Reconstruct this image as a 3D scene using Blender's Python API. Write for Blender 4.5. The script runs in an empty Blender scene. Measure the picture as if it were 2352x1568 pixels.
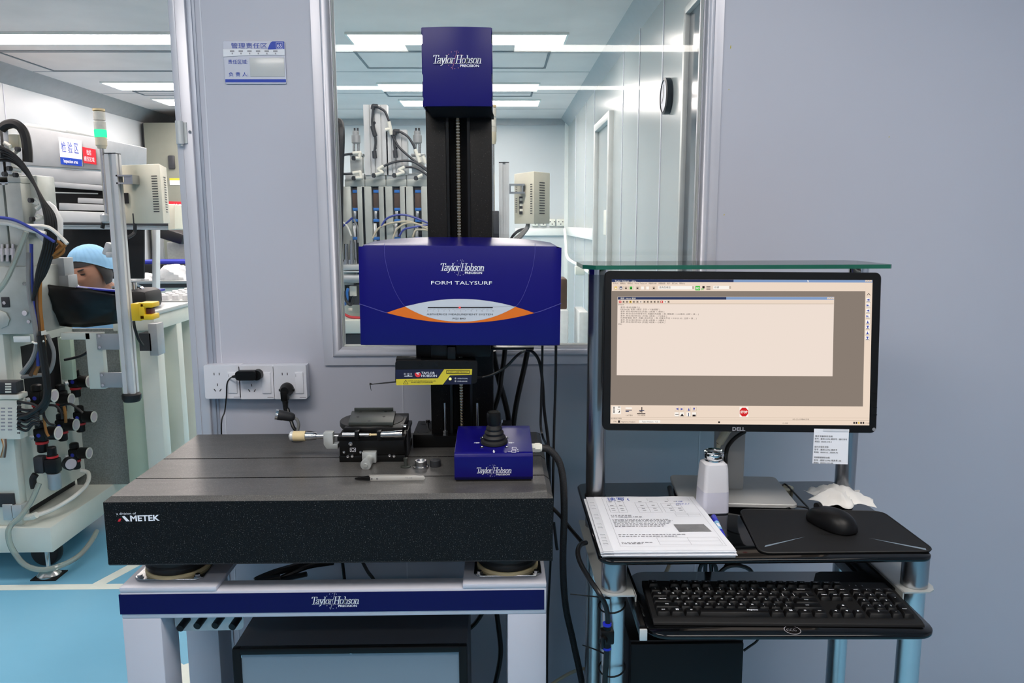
import bpy, bmesh, math, random
from mathutils import Vector, Matrix, Euler
random.seed(7)
SC = bpy.context.scene
COL = SC.collection
PI = math.pi

# ------------------------------------------------------------------ camera
CAM_H = 1.40
F_PX = 1780.0
PITCH, YAW, ROLL = math.atan(275 / 1780.0), math.radians(1.0), 0.003
cam_d = bpy.data.cameras.new('camera')
cam_d.sensor_fit = 'HORIZONTAL'
cam_d.sensor_width = 36.0
cam_d.lens = F_PX / 2352.0 * 36.0
cam_d.clip_start = 0.02
cam_d.clip_end = 60
cam = bpy.data.objects.new('camera', cam_d)
COL.objects.link(cam)
cam.matrix_world = (Matrix.Translation((0, 0, CAM_H)) @ Matrix.Rotation(-YAW, 4, 'Z')
                    @ Matrix.Rotation(PI / 2 - PITCH, 4, 'X') @ Matrix.Rotation(-ROLL, 4, 'Z'))
SC.camera = cam

# ------------------------------------------------------------------ world, exposure
w = bpy.data.worlds.new('world')
SC.world = w
w.use_nodes = True
w.node_tree.nodes['Background'].inputs[0].default_value = (0.80, 0.88, 1.0, 1)
w.node_tree.nodes['Background'].inputs[1].default_value = 0.35
SC.view_settings.view_transform = 'Standard'
SC.view_settings.look = 'None'
SC.view_settings.exposure = 0.0
SC.view_settings.gamma = 1.0
SC.view_settings.use_curve_mapping = False
LAMP_NEAR = 11.6     # radiance of the ceiling panels of the measuring room
LAMP_FAR = 24.0      # and of the production room
SC.cycles.max_bounces = 8
SC.cycles.transparent_max_bounces = 12
SC.cycles.diffuse_bounces = 4
SC.cycles.glossy_bounces = 4
SC.cycles.sample_clamp_indirect = 6.0
SC.cycles.caustics_reflective = False
SC.cycles.caustics_refractive = False

# ------------------------------------------------------------------ pixel helpers (rays of the camera above, on the 2352x1568 frame)
def ray(px, py):
    u, v = (px - 1176) / F_PX, (py - 784) / F_PX
    c, s = math.cos(ROLL), math.sin(ROLL)
    u, v = u * c - v * s, u * s + v * c
    sp, cp = math.sin(PITCH), math.cos(PITCH)
    x, y, z = u, cp - v * sp, -sp - v * cp
    cy, sy = math.cos(YAW), math.sin(YAW)
    return Vector((x * cy + y * sy, -x * sy + y * cy, z))
CO = Vector((0, 0, CAM_H))
def PY(px, py, y):
    r = ray(px, py); return CO + r * (y / r.y)
def PZ(px, py, z):
    r = ray(px, py); return CO + r * ((z - CAM_H) / r.z)
def PX(px, py, x):
    r = ray(px, py); return CO + r * (x / r.x)

# ------------------------------------------------------------------ materials
def lin(c):
    return tuple(((x / 255.0) / 12.92 if x <= 10 else (((x / 255.0) + 0.055) / 1.055) ** 2.4) for x in c)
MATS = {}
def mat(name, rgb, rough=0.5, metal=0.0, spec=0.5, var=0.0, scale=20.0, bump=0.0, emit=None, estr=0.0, coat=0.0, trans=0.0, stretch=None):
    m = bpy.data.materials.new(name)
    m.use_nodes = True
    nt = m.node_tree
    b = nt.nodes['Principled BSDF']
    c = lin(rgb) + (1,)
    b.inputs['Base Color'].default_value = c
    b.inputs['Roughness'].default_value = rough
    b.inputs['Metallic'].default_value = metal
    b.inputs['Specular IOR Level'].default_value = spec
    b.inputs['Coat Weight'].default_value = coat
    if trans: b.inputs['Transmission Weight'].default_value = trans
    if emit is not None:
        b.inputs['Emission Color'].default_value = lin(emit) + (1,)
        b.inputs['Emission Strength'].default_value = estr
    if var or bump:
        tc = nt.nodes.new('ShaderNodeTexCoord')
        src = tc.outputs['Object']
        if stretch:
            mp = nt.nodes.new('ShaderNodeMapping')
            mp.inputs['Scale'].default_value = stretch
            nt.links.new(src, mp.inputs[0]); src = mp.outputs[0]
        n = nt.nodes.new('ShaderNodeTexNoise')
        n.inputs['Scale'].default_value = scale
        n.inputs['Detail'].default_value = 5
        nt.links.new(src, n.inputs['Vector'])
        if var:
            r = nt.nodes.new('ShaderNodeValToRGB')
            r.color_ramp.elements[0].position = 0.3
            r.color_ramp.elements[1].position = 0.7
            r.color_ramp.elements[0].color = tuple(x * (1 - var) for x in c[:3]) + (1,)
            r.color_ramp.elements[1].color = tuple(min(1, x * (1 + var)) for x in c[:3]) + (1,)
            nt.links.new(n.outputs['Fac'], r.inputs[0])
            nt.links.new(r.outputs[0], b.inputs['Base Color'])
        if bump:
            bp = nt.nodes.new('ShaderNodeBump')
            bp.inputs['Strength'].default_value = bump
            bp.inputs['Distance'].default_value = 0.002
            nt.links.new(n.outputs['Fac'], bp.inputs['Height'])
            nt.links.new(bp.outputs[0], b.inputs['Normal'])
    MATS[name] = m
    return m
def emitter(name, rgb, strength):
    m = bpy.data.materials.new(name)
    m.use_nodes = True
    nt = m.node_tree
    nt.nodes.clear()
    e = nt.nodes.new('ShaderNodeEmission')
    e.inputs[0].default_value = lin(rgb) + (1,)
    e.inputs[1].default_value = strength
    o = nt.nodes.new('ShaderNodeOutputMaterial')
    nt.links.new(e.outputs[0], o.inputs[0])
    MATS[name] = m
    return m
def glass(name, rgb, ior=1.5, rough=0.0, boost=1.0, haze=None, hz=0.0):
    m = bpy.data.materials.new(name)
    m.use_nodes = True
    nt = m.node_tree
    nt.nodes.clear()
    t = nt.nodes.new('ShaderNodeBsdfTransparent')
    t.inputs[0].default_value = lin(rgb) + (1,)
    g = nt.nodes.new('ShaderNodeBsdfGlossy')
    g.inputs['Roughness'].default_value = rough
    f = nt.nodes.new('ShaderNodeFresnel')
    f.inputs[0].default_value = ior
    mx = nt.nodes.new('ShaderNodeMixShader')
    fac = f.outputs[0]
    if boost != 1.0:
        k = nt.nodes.new('ShaderNodeMath'); k.operation = 'MULTIPLY'; k.use_clamp = True
        k.inputs[1].default_value = boost
        nt.links.new(fac, k.inputs[0]); fac = k.outputs[0]
    nt.links.new(fac, mx.inputs[0])
    base = t.outputs[0]
    if haze:
        d = nt.nodes.new('ShaderNodeBsdfDiffuse'); d.inputs[0].default_value = lin(haze) + (1,)
        m2 = nt.nodes.new('ShaderNodeMixShader'); m2.inputs[0].default_value = hz
        nt.links.new(base, m2.inputs[1]); nt.links.new(d.outputs[0], m2.inputs[2]); base = m2.outputs[0]
    nt.links.new(base, mx.inputs[1]); nt.links.new(g.outputs[0], mx.inputs[2])
    o = nt.nodes.new('ShaderNodeOutputMaterial')
    nt.links.new(mx.outputs[0], o.inputs[0])
    MATS[name] = m
    return m
def granite(name, dark, light, speck, rough, cover=0.62, scale=900, smear=0.0, spec=0.5):
    m = bpy.data.materials.new(name)
    m.use_nodes = True
    nt = m.node_tree
    b = nt.nodes['Principled BSDF']
    b.inputs['Roughness'].default_value = rough
    b.inputs['Specular IOR Level'].default_value = spec
    tc = nt.nodes.new('ShaderNodeTexCoord')
    n = nt.nodes.new('ShaderNodeTexNoise'); n.inputs['Scale'].default_value = scale; n.inputs['Detail'].default_value = 2
    nt.links.new(tc.outputs['Object'], n.inputs['Vector'])
    r = nt.nodes.new('ShaderNodeValToRGB')
    e = r.color_ramp.elements
    e[0].position = 0.42; e[0].color = lin(dark) + (1,)
    e[1].position = cover; e[1].color = lin(light) + (1,)
    k = e.new(min(cover + 0.08, 0.98)); k.color = lin(speck) + (1,)
    nt.links.new(n.outputs['Fac'], r.inputs[0])
    out = r.outputs[0]
    if smear:
        n2 = nt.nodes.new('ShaderNodeTexNoise'); n2.inputs['Scale'].default_value = 9; n2.inputs['Detail'].default_value = 6
        n2.inputs['Distortion'].default_value = 1.2
        mp = nt.nodes.new('ShaderNodeMapping'); mp.inputs['Scale'].default_value = (1, 3.5, 1)
        nt.links.new(tc.outputs['Object'], mp.inputs[0]); nt.links.new(mp.outputs[0], n2.inputs['Vector'])
        r2 = nt.nodes.new('ShaderNodeValToRGB')
        r2.color_ramp.elements[0].position = 0.35; r2.color_ramp.elements[0].color = (1 - smear,) * 3 + (1,)
        r2.color_ramp.elements[1].position = 0.7; r2.color_ramp.elements[1].color = (1 + smear,) * 3 + (1,)
        mx = nt.nodes.new('ShaderNodeMix'); mx.data_type = 'RGBA'; mx.blend_type = 'MULTIPLY'; mx.inputs[0].default_value = 1
        nt.links.new(n2.outputs['Fac'], r2.inputs[0])
        nt.links.new(out, mx.inputs[6]); nt.links.new(r2.outputs[0], mx.inputs[7])
        out = mx.outputs[2]
    nt.links.new(out, b.inputs['Base Color'])
    MATS[name] = m
    return m

mat('wall_paint', (194, 196, 208), 0.42, var=0.025, scale=1.5)
mat('wall_seam', (214, 216, 226), 0.4, var=0.02)
mat('alu_frame', (212, 212, 220), 0.38, metal=0.35, var=0.03, scale=8)
mat('alu_frame_dark', (172, 178, 192), 0.4, metal=0.3, var=0.03, scale=8)
mat('alu', (208, 211, 211), 0.35, metal=0.25, var=0.04, scale=15)
mat('alu_matt', (198, 202, 200), 0.45, metal=0.5, var=0.05, scale=15)
mat('steel', (200, 200, 200), 0.22, metal=1.0, var=0.03)
mat('chrome', (225, 225, 225), 0.08, metal=1.0, var=0.01)
mat('tube_satin', (222, 224, 226), 0.3, metal=0.95, var=0.03)
mat('tube_dark', (172, 174, 178), 0.26, metal=0.95, var=0.03)
mat('seal_white', (232, 236, 232), 0.5, var=0.02)
mat('panel_dimmed', (170, 178, 178), 0.22, var=0.015, scale=1.2, spec=0.28)  # panel_back paint darkened to tone down the lamp light on the right wall
mat('cove_grey', (166, 172, 174), 0.5, var=0.03)
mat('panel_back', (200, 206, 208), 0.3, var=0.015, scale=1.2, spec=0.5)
mat('panel_ceiling', (226, 218, 214), 0.5, var=0.06, scale=3, spec=0.3)
mat('ceiling_line', (108, 118, 124), 0.6, var=0.05)
mat('dark_line', (40, 42, 46), 0.6, var=0.05)
mat('floor_blue', (122, 186, 216), 0.22, var=0.05, scale=2.0)
mat('floor_grey', (150, 158, 164), 0.35, var=0.05, scale=2.0)
mat('tape_white', (226, 234, 224), 0.5, var=0.03)
mat('ceiling_white', (225, 226, 230), 0.6, var=0.02)
emitter('lamp_near', (255, 246, 238), LAMP_NEAR)
emitter('lamp_far', (255, 241, 236), LAMP_FAR)
glass('window_glass', (252, 254, 253), 1.5)
glass('shelf_glass', (196, 226, 212), 1.5, haze=(90, 130, 115), hz=0.10)
mat('glass_edge', (30, 96, 78), 0.12, var=0.05, coat=0.3)
mat('black_glass', (8, 9, 11), 0.06, spec=0.5, var=0.02)
mat('black_plastic', (10, 10, 11), 0.42, var=0.06, scale=60, spec=0.3)
mat('black_satin', (8, 8, 9), 0.3, var=0.05, scale=60, spec=0.4)
mat('black_matt', (20, 20, 21), 0.62, var=0.08, scale=80, spec=0.3)
mat('black_rubber', (14, 14, 15), 0.55, var=0.08, scale=40)
mat('black_anod', (12, 12, 12), 0.4, metal=0.1, var=0.06, scale=40, spec=0.3)
mat('grey_anod', (74, 78, 74), 0.38, metal=0.4, var=0.05, scale=60)
mat('cable_black', (12, 12, 13), 0.4, var=0.05)
mat('cable_grey', (128, 130, 130), 0.5, var=0.05)
mat('cable_beige', (190, 182, 158), 0.5, var=0.05)
mat('cable_white', (222, 222, 214), 0.5, var=0.03)
mat('braid', (30, 30, 32), 0.6, var=0.85, scale=520, bump=.4)
mat('blue_paint', (18, 14, 104), 0.29, var=0.03, scale=6, spec=0.28)
mat('blue_panel', (18, 16, 98), 0.34, var=0.03, scale=6, spec=0.25)
mat('blue_band', (9, 7, 78), 0.35, var=0.03, scale=6, spec=0.25)
mat('blue_edge', (76, 74, 150), 0.35, var=0.03)
mat('orange', (222, 112, 20), 0.4, var=0.02)
mat('badge_silver', (196, 202, 212), 0.4, var=0.02)
mat('print_white', (240, 242, 250), 0.5, var=0.01)
mat('print_black', (14, 14, 18), 0.5, var=0.02)
mat('print_grey', (150, 150, 156), 0.5, var=0.02)
mat('print_blue', (12, 62, 176), 0.45, var=0.02)
mat('print_red', (206, 36, 50), 0.45, var=0.02)
mat('print_pink', (226, 150, 170), 0.45, var=0.02)
mat('print_yellow', (206, 190, 50), 0.45, var=0.02)
mat('print_navy', (18, 20, 52), 0.4, var=0.02)
mat('screw_steel', (204, 192, 172), 0.2, metal=1.0, var=0.06)
mat('tweezer_steel', (214, 212, 206), 0.45, metal=0.4, var=0.03)
mat('dial_face', (176, 168, 172), 0.4, var=0.03)
mat('stand_paint', (200, 202, 214), 0.38, var=0.02, scale=5)
mat('cabinet_dark', (76, 78, 84), 0.42, var=0.04, scale=5)
mat('cabinet_panel', (124, 140, 154), 0.38, var=0.03, scale=5)
mat('socket_white', (226, 228, 236), 0.3, var=0.01)
mat('socket_rocker', (234, 236, 244), 0.28, var=0.01)
mat('sign_plastic', (205, 208, 222), 0.25, var=0.02)
mat('sign_pocket', (206, 208, 208), 0.22, var=0.02)
mat('paper', (236, 238, 244), 0.5, var=0.015, scale=6)
mat('paper_grey', (120, 120, 122), 0.5, var=0.25, scale=30)
mat('sleeve', (222, 224, 230), 0.18, var=0.02)
mat('tissue', (240, 238, 234), 0.8, var=0.02)
mat('bottle_white', (232, 232, 238), 0.3, var=0.01, trans=0.15)
mat('bottle_fluid', (206, 206, 220), 0.3, var=0.01)
mat('pen_blue', (34, 42, 190), 0.25, var=0.02)
mat('mon_stand', (176, 176, 174), 0.4, metal=0.1, var=0.03)
mat('beige_plastic', (206, 200, 176), 0.5, var=0.03)
mat('tape_cream', (224, 204, 158), 0.6, var=0.05, scale=60)
mat('valve_plate', (206, 212, 214), 0.5, var=0.12, scale=30)
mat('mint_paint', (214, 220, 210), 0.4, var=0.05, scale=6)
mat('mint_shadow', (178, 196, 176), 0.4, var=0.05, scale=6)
mat('mach_steel', (176, 182, 176), 0.4, metal=0.25, var=0.22, scale=7)
mat('mach_grey', (168, 172, 174), 0.4, metal=0.3, var=0.04)
mat('mach_dark', (44, 46, 50), 0.5, var=0.1)
mat('mesh_grey', (118, 124, 122), 0.5, var=0.25, scale=160)
mat('cream_box', (236, 232, 210), 0.42, var=0.02)
mat('cabinet_olive', (122, 125, 114), 0.45, var=0.03)
mat('fitting_white', (228, 228, 216), 0.35, var=0.03)
mat('blue_tape', (40, 116, 200), 0.45, var=0.03)
mat('brown', (84, 64, 50), 0.55, var=0.12, scale=20)
mat('amber_tube', (150, 100, 40), 0.4, var=0.05)
mat('blue_tube', (48, 64, 150), 0.4, var=0.03)
glass('clear_tube', (226, 234, 226), 1.45, rough=.05, haze=(214, 222, 212), hz=0.35)
mat('red_plastic', (190, 40, 44), 0.4, var=0.03)
mat('dark_red', (92, 30, 26), 0.45, var=0.03)
mat('yellow_plastic', (236, 196, 30), 0.4, var=0.03)
mat('blue_tray', (40, 50, 168), 0.4, var=0.05)
mat('skin', (168, 124, 102), 0.55, var=0.04, scale=12)
mat('hair', (26, 22, 22), 0.5, var=0.15, scale=60)
mat('cap_blue', (140, 190, 226), 0.8, var=0.05, scale=30)
mat('lips', (140, 86, 78), 0.5, var=0.03)
mat('bag_white', (230, 232, 232), 0.3, var=0.05, scale=40)
mat('signal_clear', (206, 206, 196), 0.2, var=0.08, scale=60)
emitter('led_green', (40, 255, 120), 3.0)
emitter('led_yellow', (250, 250, 120), 2.5)
emitter('led_red', (255, 60, 60), 2.0)
emitter('scr_face', (236, 216, 198), 1.0)
emitter('scr_paper', (238, 222, 210), 1.0)
emitter('scr_grey', (136, 124, 114), 1.0)
emitter('scr_white', (250, 244, 236), 1.0)
emitter('scr_navy', (44, 56, 92), 1.0)
emitter('scr_sky', (130, 156, 196), 1.0)
emitter('scr_ink', (46, 40, 40), 1.0)
emitter('scr_red', (208, 40, 44), 1.0)
emitter('scr_green', (70, 190, 70), 1.0)
emitter('scr_blue', (70, 80, 170), 1.0)
emitter('scr_gold', (226, 190, 90), 1.0)
emitter('scr_shade', (196, 178, 160), 1.0)
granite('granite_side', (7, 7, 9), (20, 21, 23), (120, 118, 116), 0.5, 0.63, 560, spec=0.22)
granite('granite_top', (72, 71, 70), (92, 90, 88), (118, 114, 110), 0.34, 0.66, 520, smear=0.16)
granite('granite_column', (9, 8, 9), (18, 17, 17), (90, 86, 84), 0.5, 0.70, 520, spec=0.25)

# ------------------------------------------------------------------ object helpers
ROOT = {}
def tag(o, label=None, cat=None, group=None, kind=None):
    if label: o['label'] = label
    if cat: o['category'] = cat
    if group: o['group'] = group
    if kind: o['kind'] = kind
    return o
def thing(name, label, cat, loc, group=None, rot=(0, 0, 0)):
    o = bpy.data.objects.new(name, None)
    o.empty_display_size = 0.05
    COL.objects.link(o)
    o.location = loc
    o.rotation_euler = rot
    ROOT[o.name] = Matrix.Translation(Vector(loc)) @ Euler(rot).to_matrix().to_4x4()
    return tag(o, label, cat, group)
def hull2(pts):
    pts = sorted(set((round(x, 6), round(y, 6)) for x, y in pts))
    if len(pts) < 3: return pts
    def half(ps):
        out = []
        for p in ps:
            while len(out) >= 2 and (out[-1][0] - out[-2][0]) * (p[1] - out[-2][1]) - (out[-1][1] - out[-2][1]) * (p[0] - out[-2][0]) <= 0:
                out.pop()
            out.append(p)
        return out
    a, b = half(pts), half(pts[::-1])
    return a[:-1] + b[:-1]
def smooth_path(pts, k=6):
    pts = [Vector(p) for p in pts]
    if len(pts) < 3: return pts
    out = []
    n = len(pts)
    for i in range(n - 1):
        p0, p1, p2, p3 = pts[max(i - 1, 0)], pts[i], pts[i + 1], pts[min(i + 2, n - 1)]
        for j in range(k):
            t = j / k
            out.append(0.5 * ((2 * p1) + (p2 - p0) * t + (2 * p0 - 5 * p1 + 4 * p2 - p3) * t * t + (3 * p1 - p0 - 3 * p2 + p3) * t ** 3))
    out.append(pts[-1])
    return out
_tcache = {}
def text_geo(body, bold, shear):
    key = (body, bold, shear)
    if key not in _tcache:
        c = bpy.data.curves.new('lettering', 'FONT')
        c.body = body; c.size = 1.0; c.resolution_u = 2; c.offset = bold; c.shear = shear
        o = bpy.data.objects.new('lettering', c)
        COL.objects.link(o)
        dg = bpy.context.evaluated_depsgraph_get()
        ev = o.evaluated_get(dg)
        me = ev.to_mesh()
        _tcache[key] = ([v.co.copy() for v in me.vertices], [list(p.vertices) for p in me.polygons])
        ev.to_mesh_clear()
        bpy.data.objects.remove(o)
        bpy.data.curves.remove(c)
    return _tcache[key]
class MB:
    """collects shapes (world coordinates, or through xf) for ONE mesh object"""
    def __init__(s, xf=None):
        s.bm = bmesh.new(); s.xf = xf or Matrix()
    def _add(s, vs, fs, m=0, bev=0, seg=2, bevel_edges=None):
        t = bmesh.new()
        tv = [t.verts.new(Vector(v)) for v in vs]
        for f in fs:
            try: t.faces.new([tv[i] for i in f])
            except ValueError: pass
        if bev > 0:
            bmesh.ops.recalc_face_normals(t, faces=t.faces[:])
            es = t.edges[:] if bevel_edges is None else [e for e in t.edges if bevel_edges(e)]
            bmesh.ops.bevel(t, geom=es, offset=bev, segments=seg, profile=0.5, affect='EDGES', clamp_overlap=True)
        mp = {}
        for v in t.verts: mp[v.index if False else v] = s.bm.verts.new(s.xf @ v.co)
        for f in t.faces:
            try:
                nf = s.bm.faces.new([mp[v] for v in f.verts]); nf.material_index = m
            except ValueError: pass
        t.free()
        return s
    def box(s, a, b, bev=0, seg=2, m=0):
        x0, x1 = sorted((a[0], b[0])); y0, y1 = sorted((a[1], b[1])); z0, z1 = sorted((a[2], b[2]))
        vs = [(x0, y0, z0), (x1, y0, z0), (x1, y1, z0), (x0, y1, z0), (x0, y0, z1), (x1, y0, z1), (x1, y1, z1), (x0, y1, z1)]
        fs = [(3, 2, 1, 0), (4, 5, 6, 7), (0, 1, 5, 4), (1, 2, 6, 5), (2, 3, 7, 6), (3, 0, 4, 7)]
        return s._add(vs, fs, m, bev, seg)
    def obox(s, c, size, rot=(0, 0, 0), bev=0, seg=2, m=0):
        old = s.xf
        s.xf = old @ Matrix.Translation(Vector(c)) @ Euler(rot).to_matrix().to_4x4()
        h = [k / 2 for k in size]
        s.box((-h[0], -h[1], -h[2]), (h[0], h[1], h[2]), bev, seg, m)
        s.xf = old
        return s
    def cyl(s, p, q, r, r2=None, n=20, m=0, caps=True):
        p, q = Vector(p), Vector(q)
        r2 = r if r2 is None else r2
        d = (q - p).normalized()
        a = d.orthogonal().normalized(); b = d.cross(a)
        vs, fs = [], []
        for i in range(n):
            t = 2 * PI * i / n
            e = a * math.cos(t) + b * math.sin(t)
            vs += [p + e * r, q + e * r2]
        for i in range(n):
            j = (i + 1) % n
            fs.append((2 * i, 2 * j, 2 * j + 1, 2 * i + 1))
        if caps:
            fs.append(tuple(2 * i for i in range(n))[::-1]); fs.append(tuple(2 * i + 1 for i in range(n)))
        return s._add(vs, fs, m)
    def tube(s, pts, r, n=8, m=0, k=6, caps=True):
        pts = smooth_path(pts, k)
        rs = r if isinstance(r, (list, tuple)) else None
        vs, fs = [], []
        a = None
        for i, p in enumerate(pts):
            d = (pts[min(i + 1, len(pts) - 1)] - pts[max(i - 1, 0)])
            d = d.normalized() if d.length > 1e-9 else Vector((0, 0, 1))
            a = d.orthogonal().normalized() if a is None else (a - d * a.dot(d)).normalized()
            b = d.cross(a)
            rr = r if rs is None else rs[0] + (rs[1] - rs[0]) * i / (len(pts) - 1)
            for j in range(n):
                t = 2 * PI * j / n
                vs.append(p + (a * math.cos(t) + b * math.sin(t)) * rr)
        for i in range(len(pts) - 1):
            for j in range(n):
                k2 = (j + 1) % n
                fs.append((i * n + j, i * n + k2, (i + 1) * n + k2, (i + 1) * n + j))
        if caps:
            fs.append(tuple(range(n))[::-1]); fs.append(tuple((len(pts) - 1) * n + j for j in range(n)))
        return s._add(vs, fs, m)
    def lathe(s, base, prof, axis=(0, 0, 1), n=24, m=0):
        base, ax = Vector(base), Vector(axis).normalized()
        a = ax.orthogonal().normalized(); b = ax.cross(a)
        vs, fs = [], []
        for r, h in prof:
            for j in range(n):
                t = 2 * PI * j / n
                vs.append(base + ax * h + (a * math.cos(t) + b * math.sin(t)) * max(r, 1e-5))
        for i in range(len(prof) - 1):
            for j in range(n):
                k = (j + 1) % n
                fs.append((i * n + j, i * n + k, (i + 1) * n + k, (i + 1) * n + j))
        fs.append(tuple(range(n))[::-1]); fs.append(tuple((len(prof) - 1) * n + j for j in range(n)))
        return s._add(vs, fs, m)
    def prism(s, pts, d, bev=0, seg=2, m=0):
        """3-D polygon pushed along d"""
        pts = [Vector(p) for p in pts]; d = Vector(d); n = len(pts)
        vs = pts + [p + d for p in pts]
        fs = [tuple(range(n))[::-1], tuple(range(n, 2 * n))] + [(i, (i + 1) % n, n + (i + 1) % n, n + i) for i in range(n)]
        return s._add(vs, fs, m, bev, seg)
    def rrect(s, a, b, rad, z0, z1, m=0, bev=0, k=6):
        """rounded rectangle plate lying in XY"""
        x0, x1 = sorted((a[0], b[0])); y0, y1 = sorted((a[1], b[1]))
        pts = []
        for cx, cy, t0 in ((x1 - rad, y1 - rad, 0), (x0 + rad, y1 - rad, 90), (x0 + rad, y0 + rad, 180), (x1 - rad, y0 + rad, 270)):
            for i in range(k + 1):
                t = math.radians(t0 + 90 * i / k)
                pts.append((cx + rad * math.cos(t), cy + rad * math.sin(t), z0))
        return s.prism(pts, (0, 0, z1 - z0), bev, 1, m)
    def rplate(s, a, b, rad, y0, y1, m=0, bev=0, k=6):
        """rounded rectangle plate standing in XZ; a, b = (x, z)"""
        x0, x1 = sorted((a[0], b[0])); z0, z1 = sorted((a[1], b[1]))
        pts = []
        for cx, cz, t0 in ((x1 - rad, z1 - rad, 0), (x0 + rad, z1 - rad, 90), (x0 + rad, z0 + rad, 180), (x1 - rad, z0 + rad, 270)):
            for i in range(k + 1):
                t = math.radians(t0 + 90 * i / k)
                pts.append((cx + rad * math.cos(t), y0, cz + rad * math.sin(t)))
        return s.prism(pts, (0, y1 - y0, 0), bev, 1, m)
    def poly(s, pts, m=0):
        return s._add(pts, [tuple(range(len(pts)))], m)
    def grid(s, rows, m=0, closed=False):
        """rows of points -> quads"""
        n = len(rows[0]); vs = [p for r in rows for p in r]; fs = []
        for i in range(len(rows) - 1):
            for j in range(n if closed else n - 1):
                k = (j + 1) % n
                fs.append((i * n + j, i * n + k, (i + 1) * n + k, (i + 1) * n + j))
        return s._add(vs, fs, m)
    def ball(s, c, r, n=16, m=0, sq=(1, 1, 1)):
        c = Vector(c); rows = []
        for i in range(n // 2 + 1):
            t = PI * i / (n // 2)
            rows.append([c + Vector((max(math.sin(t), 1e-4) * math.cos(2 * PI * j / n) * r * sq[0], max(math.sin(t), 1e-4) * math.sin(2 * PI * j / n) * r * sq[1], math.cos(t) * r * sq[2])) for j in range(n)])
        return s.grid(rows, m, closed=True)
    def text(s, body, pos, right, up, h, m=0, align='L', width=None, shear=0.0, bold=0.0, cjk=False):
        vs, fs = text_geo(body, 0.0 if cjk else bold, shear)
        if not vs: return s
        size = h / (0.86 if cjk else 0.71)
        x0 = min(v.x for v in vs); x1 = max(v.x for v in vs)
        kx = size if width is None else width / max(x1 - x0, 1e-6)
        off = {'L': 0, 'C': (x1 - x0) / 2, 'R': (x1 - x0)}[align]
        pos, right, up = Vector(pos), Vector(right), Vector(up)
        dy = 0.06 if cjk else 0.0
        return s._add([pos + right * (v.x - x0 - off) * kx + up * (v.y + dy) * size for v in vs], fs, m)
    def obj(s, name, mats, parent=None, smooth=True, angle=35, origin=None, recalc=True):
        if isinstance(mats, str): mats = [mats]
        me = bpy.data.meshes.new(name)
        if parent is not None:
            M = ROOT[parent.name].inverted()
        else:
            if origin is None:
                zs = [v.co for v in s.bm.verts]
                lo = Vector((min(v.x for v in zs), min(v.y for v in zs), min(v.z for v in zs)))
                hi = Vector((max(v.x for v in zs), max(v.y for v in zs), max(v.z for v in zs)))
                origin = Vector(((lo.x + hi.x) / 2, (lo.y + hi.y) / 2, lo.z))
            M = Matrix.Translation(-Vector(origin))
        bmesh.ops.transform(s.bm, matrix=M, verts=s.bm.verts[:])
        if recalc: bmesh.ops.recalc_face_normals(s.bm, faces=s.bm.faces[:])
        s.bm.to_mesh(me); s.bm.free()
        for x in mats: me.materials.append(MATS[x])
        if smooth:
            for p in me.polygons: p.use_smooth = True
            me.set_sharp_from_angle(angle=math.radians(angle))
        o = bpy.data.objects.new(name, me)
        COL.objects.link(o)
        if parent is not None:
            o.parent = parent
            ROOT[o.name] = ROOT[parent.name]
        else:
            o.location = origin
            ROOT[o.name] = Matrix.Translation(Vector(origin))
        return o
    def top(s, name, label, cat, mats, group=None, kind=None, **k):
        return tag(s.obj(name, mats, **k), label, cat, group, kind)
    def struct(s, name, mats, **k):
        return tag(s.obj(name, mats, **k), kind='structure')
X_, Y_, Z_ = Vector((1, 0, 0)), Vector((0, 1, 0)), Vector((0, 0, 1))

# the two-word maker's mark in slanted serif letters, with the ring of dots and the slash
GL = {
 'T': (.62, [[(0, 1), (.62, 1)], [(.31, 1), (.31, 0)], [(.17, 0), (.45, 0)], [(.0, 1), (.0, .82)], [(.62, 1), (.62, .82)]]),
 'a': (.52, [[(.08, .53), (.2, .65), (.36, .62), (.41, .5), (.41, .08), (.5, .0)], [(.41, .38), (.2, .34), (.06, .2), (.1, .04), (.24, .0), (.41, .14)]]),
 'y': (.5, [[(.06, .64), (.24, .05)], [(.44, .64), (.2, -.18), (.06, -.26)], [(-.03, .64), (.16, .64)], [(.35, .64), (.52, .64)]]),
 'l': (.25, [[(.11, 1), (.11, 0)], [(0, 0), (.22, 0)], [(0, 1), (.11, 1)]]),
 'o': (.5, [[(.24 + .2 * math.cos(t * PI / 6), .32 + .32 * math.sin(t * PI / 6)) for t in range(13)]]),
 'r': (.38, [[(.11, .64), (.11, 0)], [(.11, .42), (.2, .58), (.36, .6)], [(0, 0), (.22, 0)], [(0, .64), (.11, .64)]]),
 'H': (.76, [[(.13, 1), (.13, 0)], [(.61, 1), (.61, 0)], [(.13, .52), (.61, .52)], [(0, 0), (.26, 0)], [(.48, 0), (.74, 0)], [(0, 1), (.26, 1)], [(.48, 1), (.74, 1)]]),
 'b': (.52, [[(.11, 1), (.11, .03)], [(.27 + .18 * math.cos(t * PI / 6), .32 + .32 * math.sin(t * PI / 6)) for t in range(13)], [(0, 1), (.11, 1)]]),
 's': (.4, [[(.34, .53), (.2, .65), (.07, .53), (.12, .4), (.28, .27), (.33, .12), (.18, 0), (.03, .1)]]),
 'n': (.54, [[(.11, .64), (.11, 0)], [(.11, .44), (.24, .62), (.38, .58), (.42, .44), (.42, 0)], [(0, 0), (.22, 0)], [(.31, 0), (.53, 0)], [(0, .64), (.11, .64)]]),
}
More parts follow.
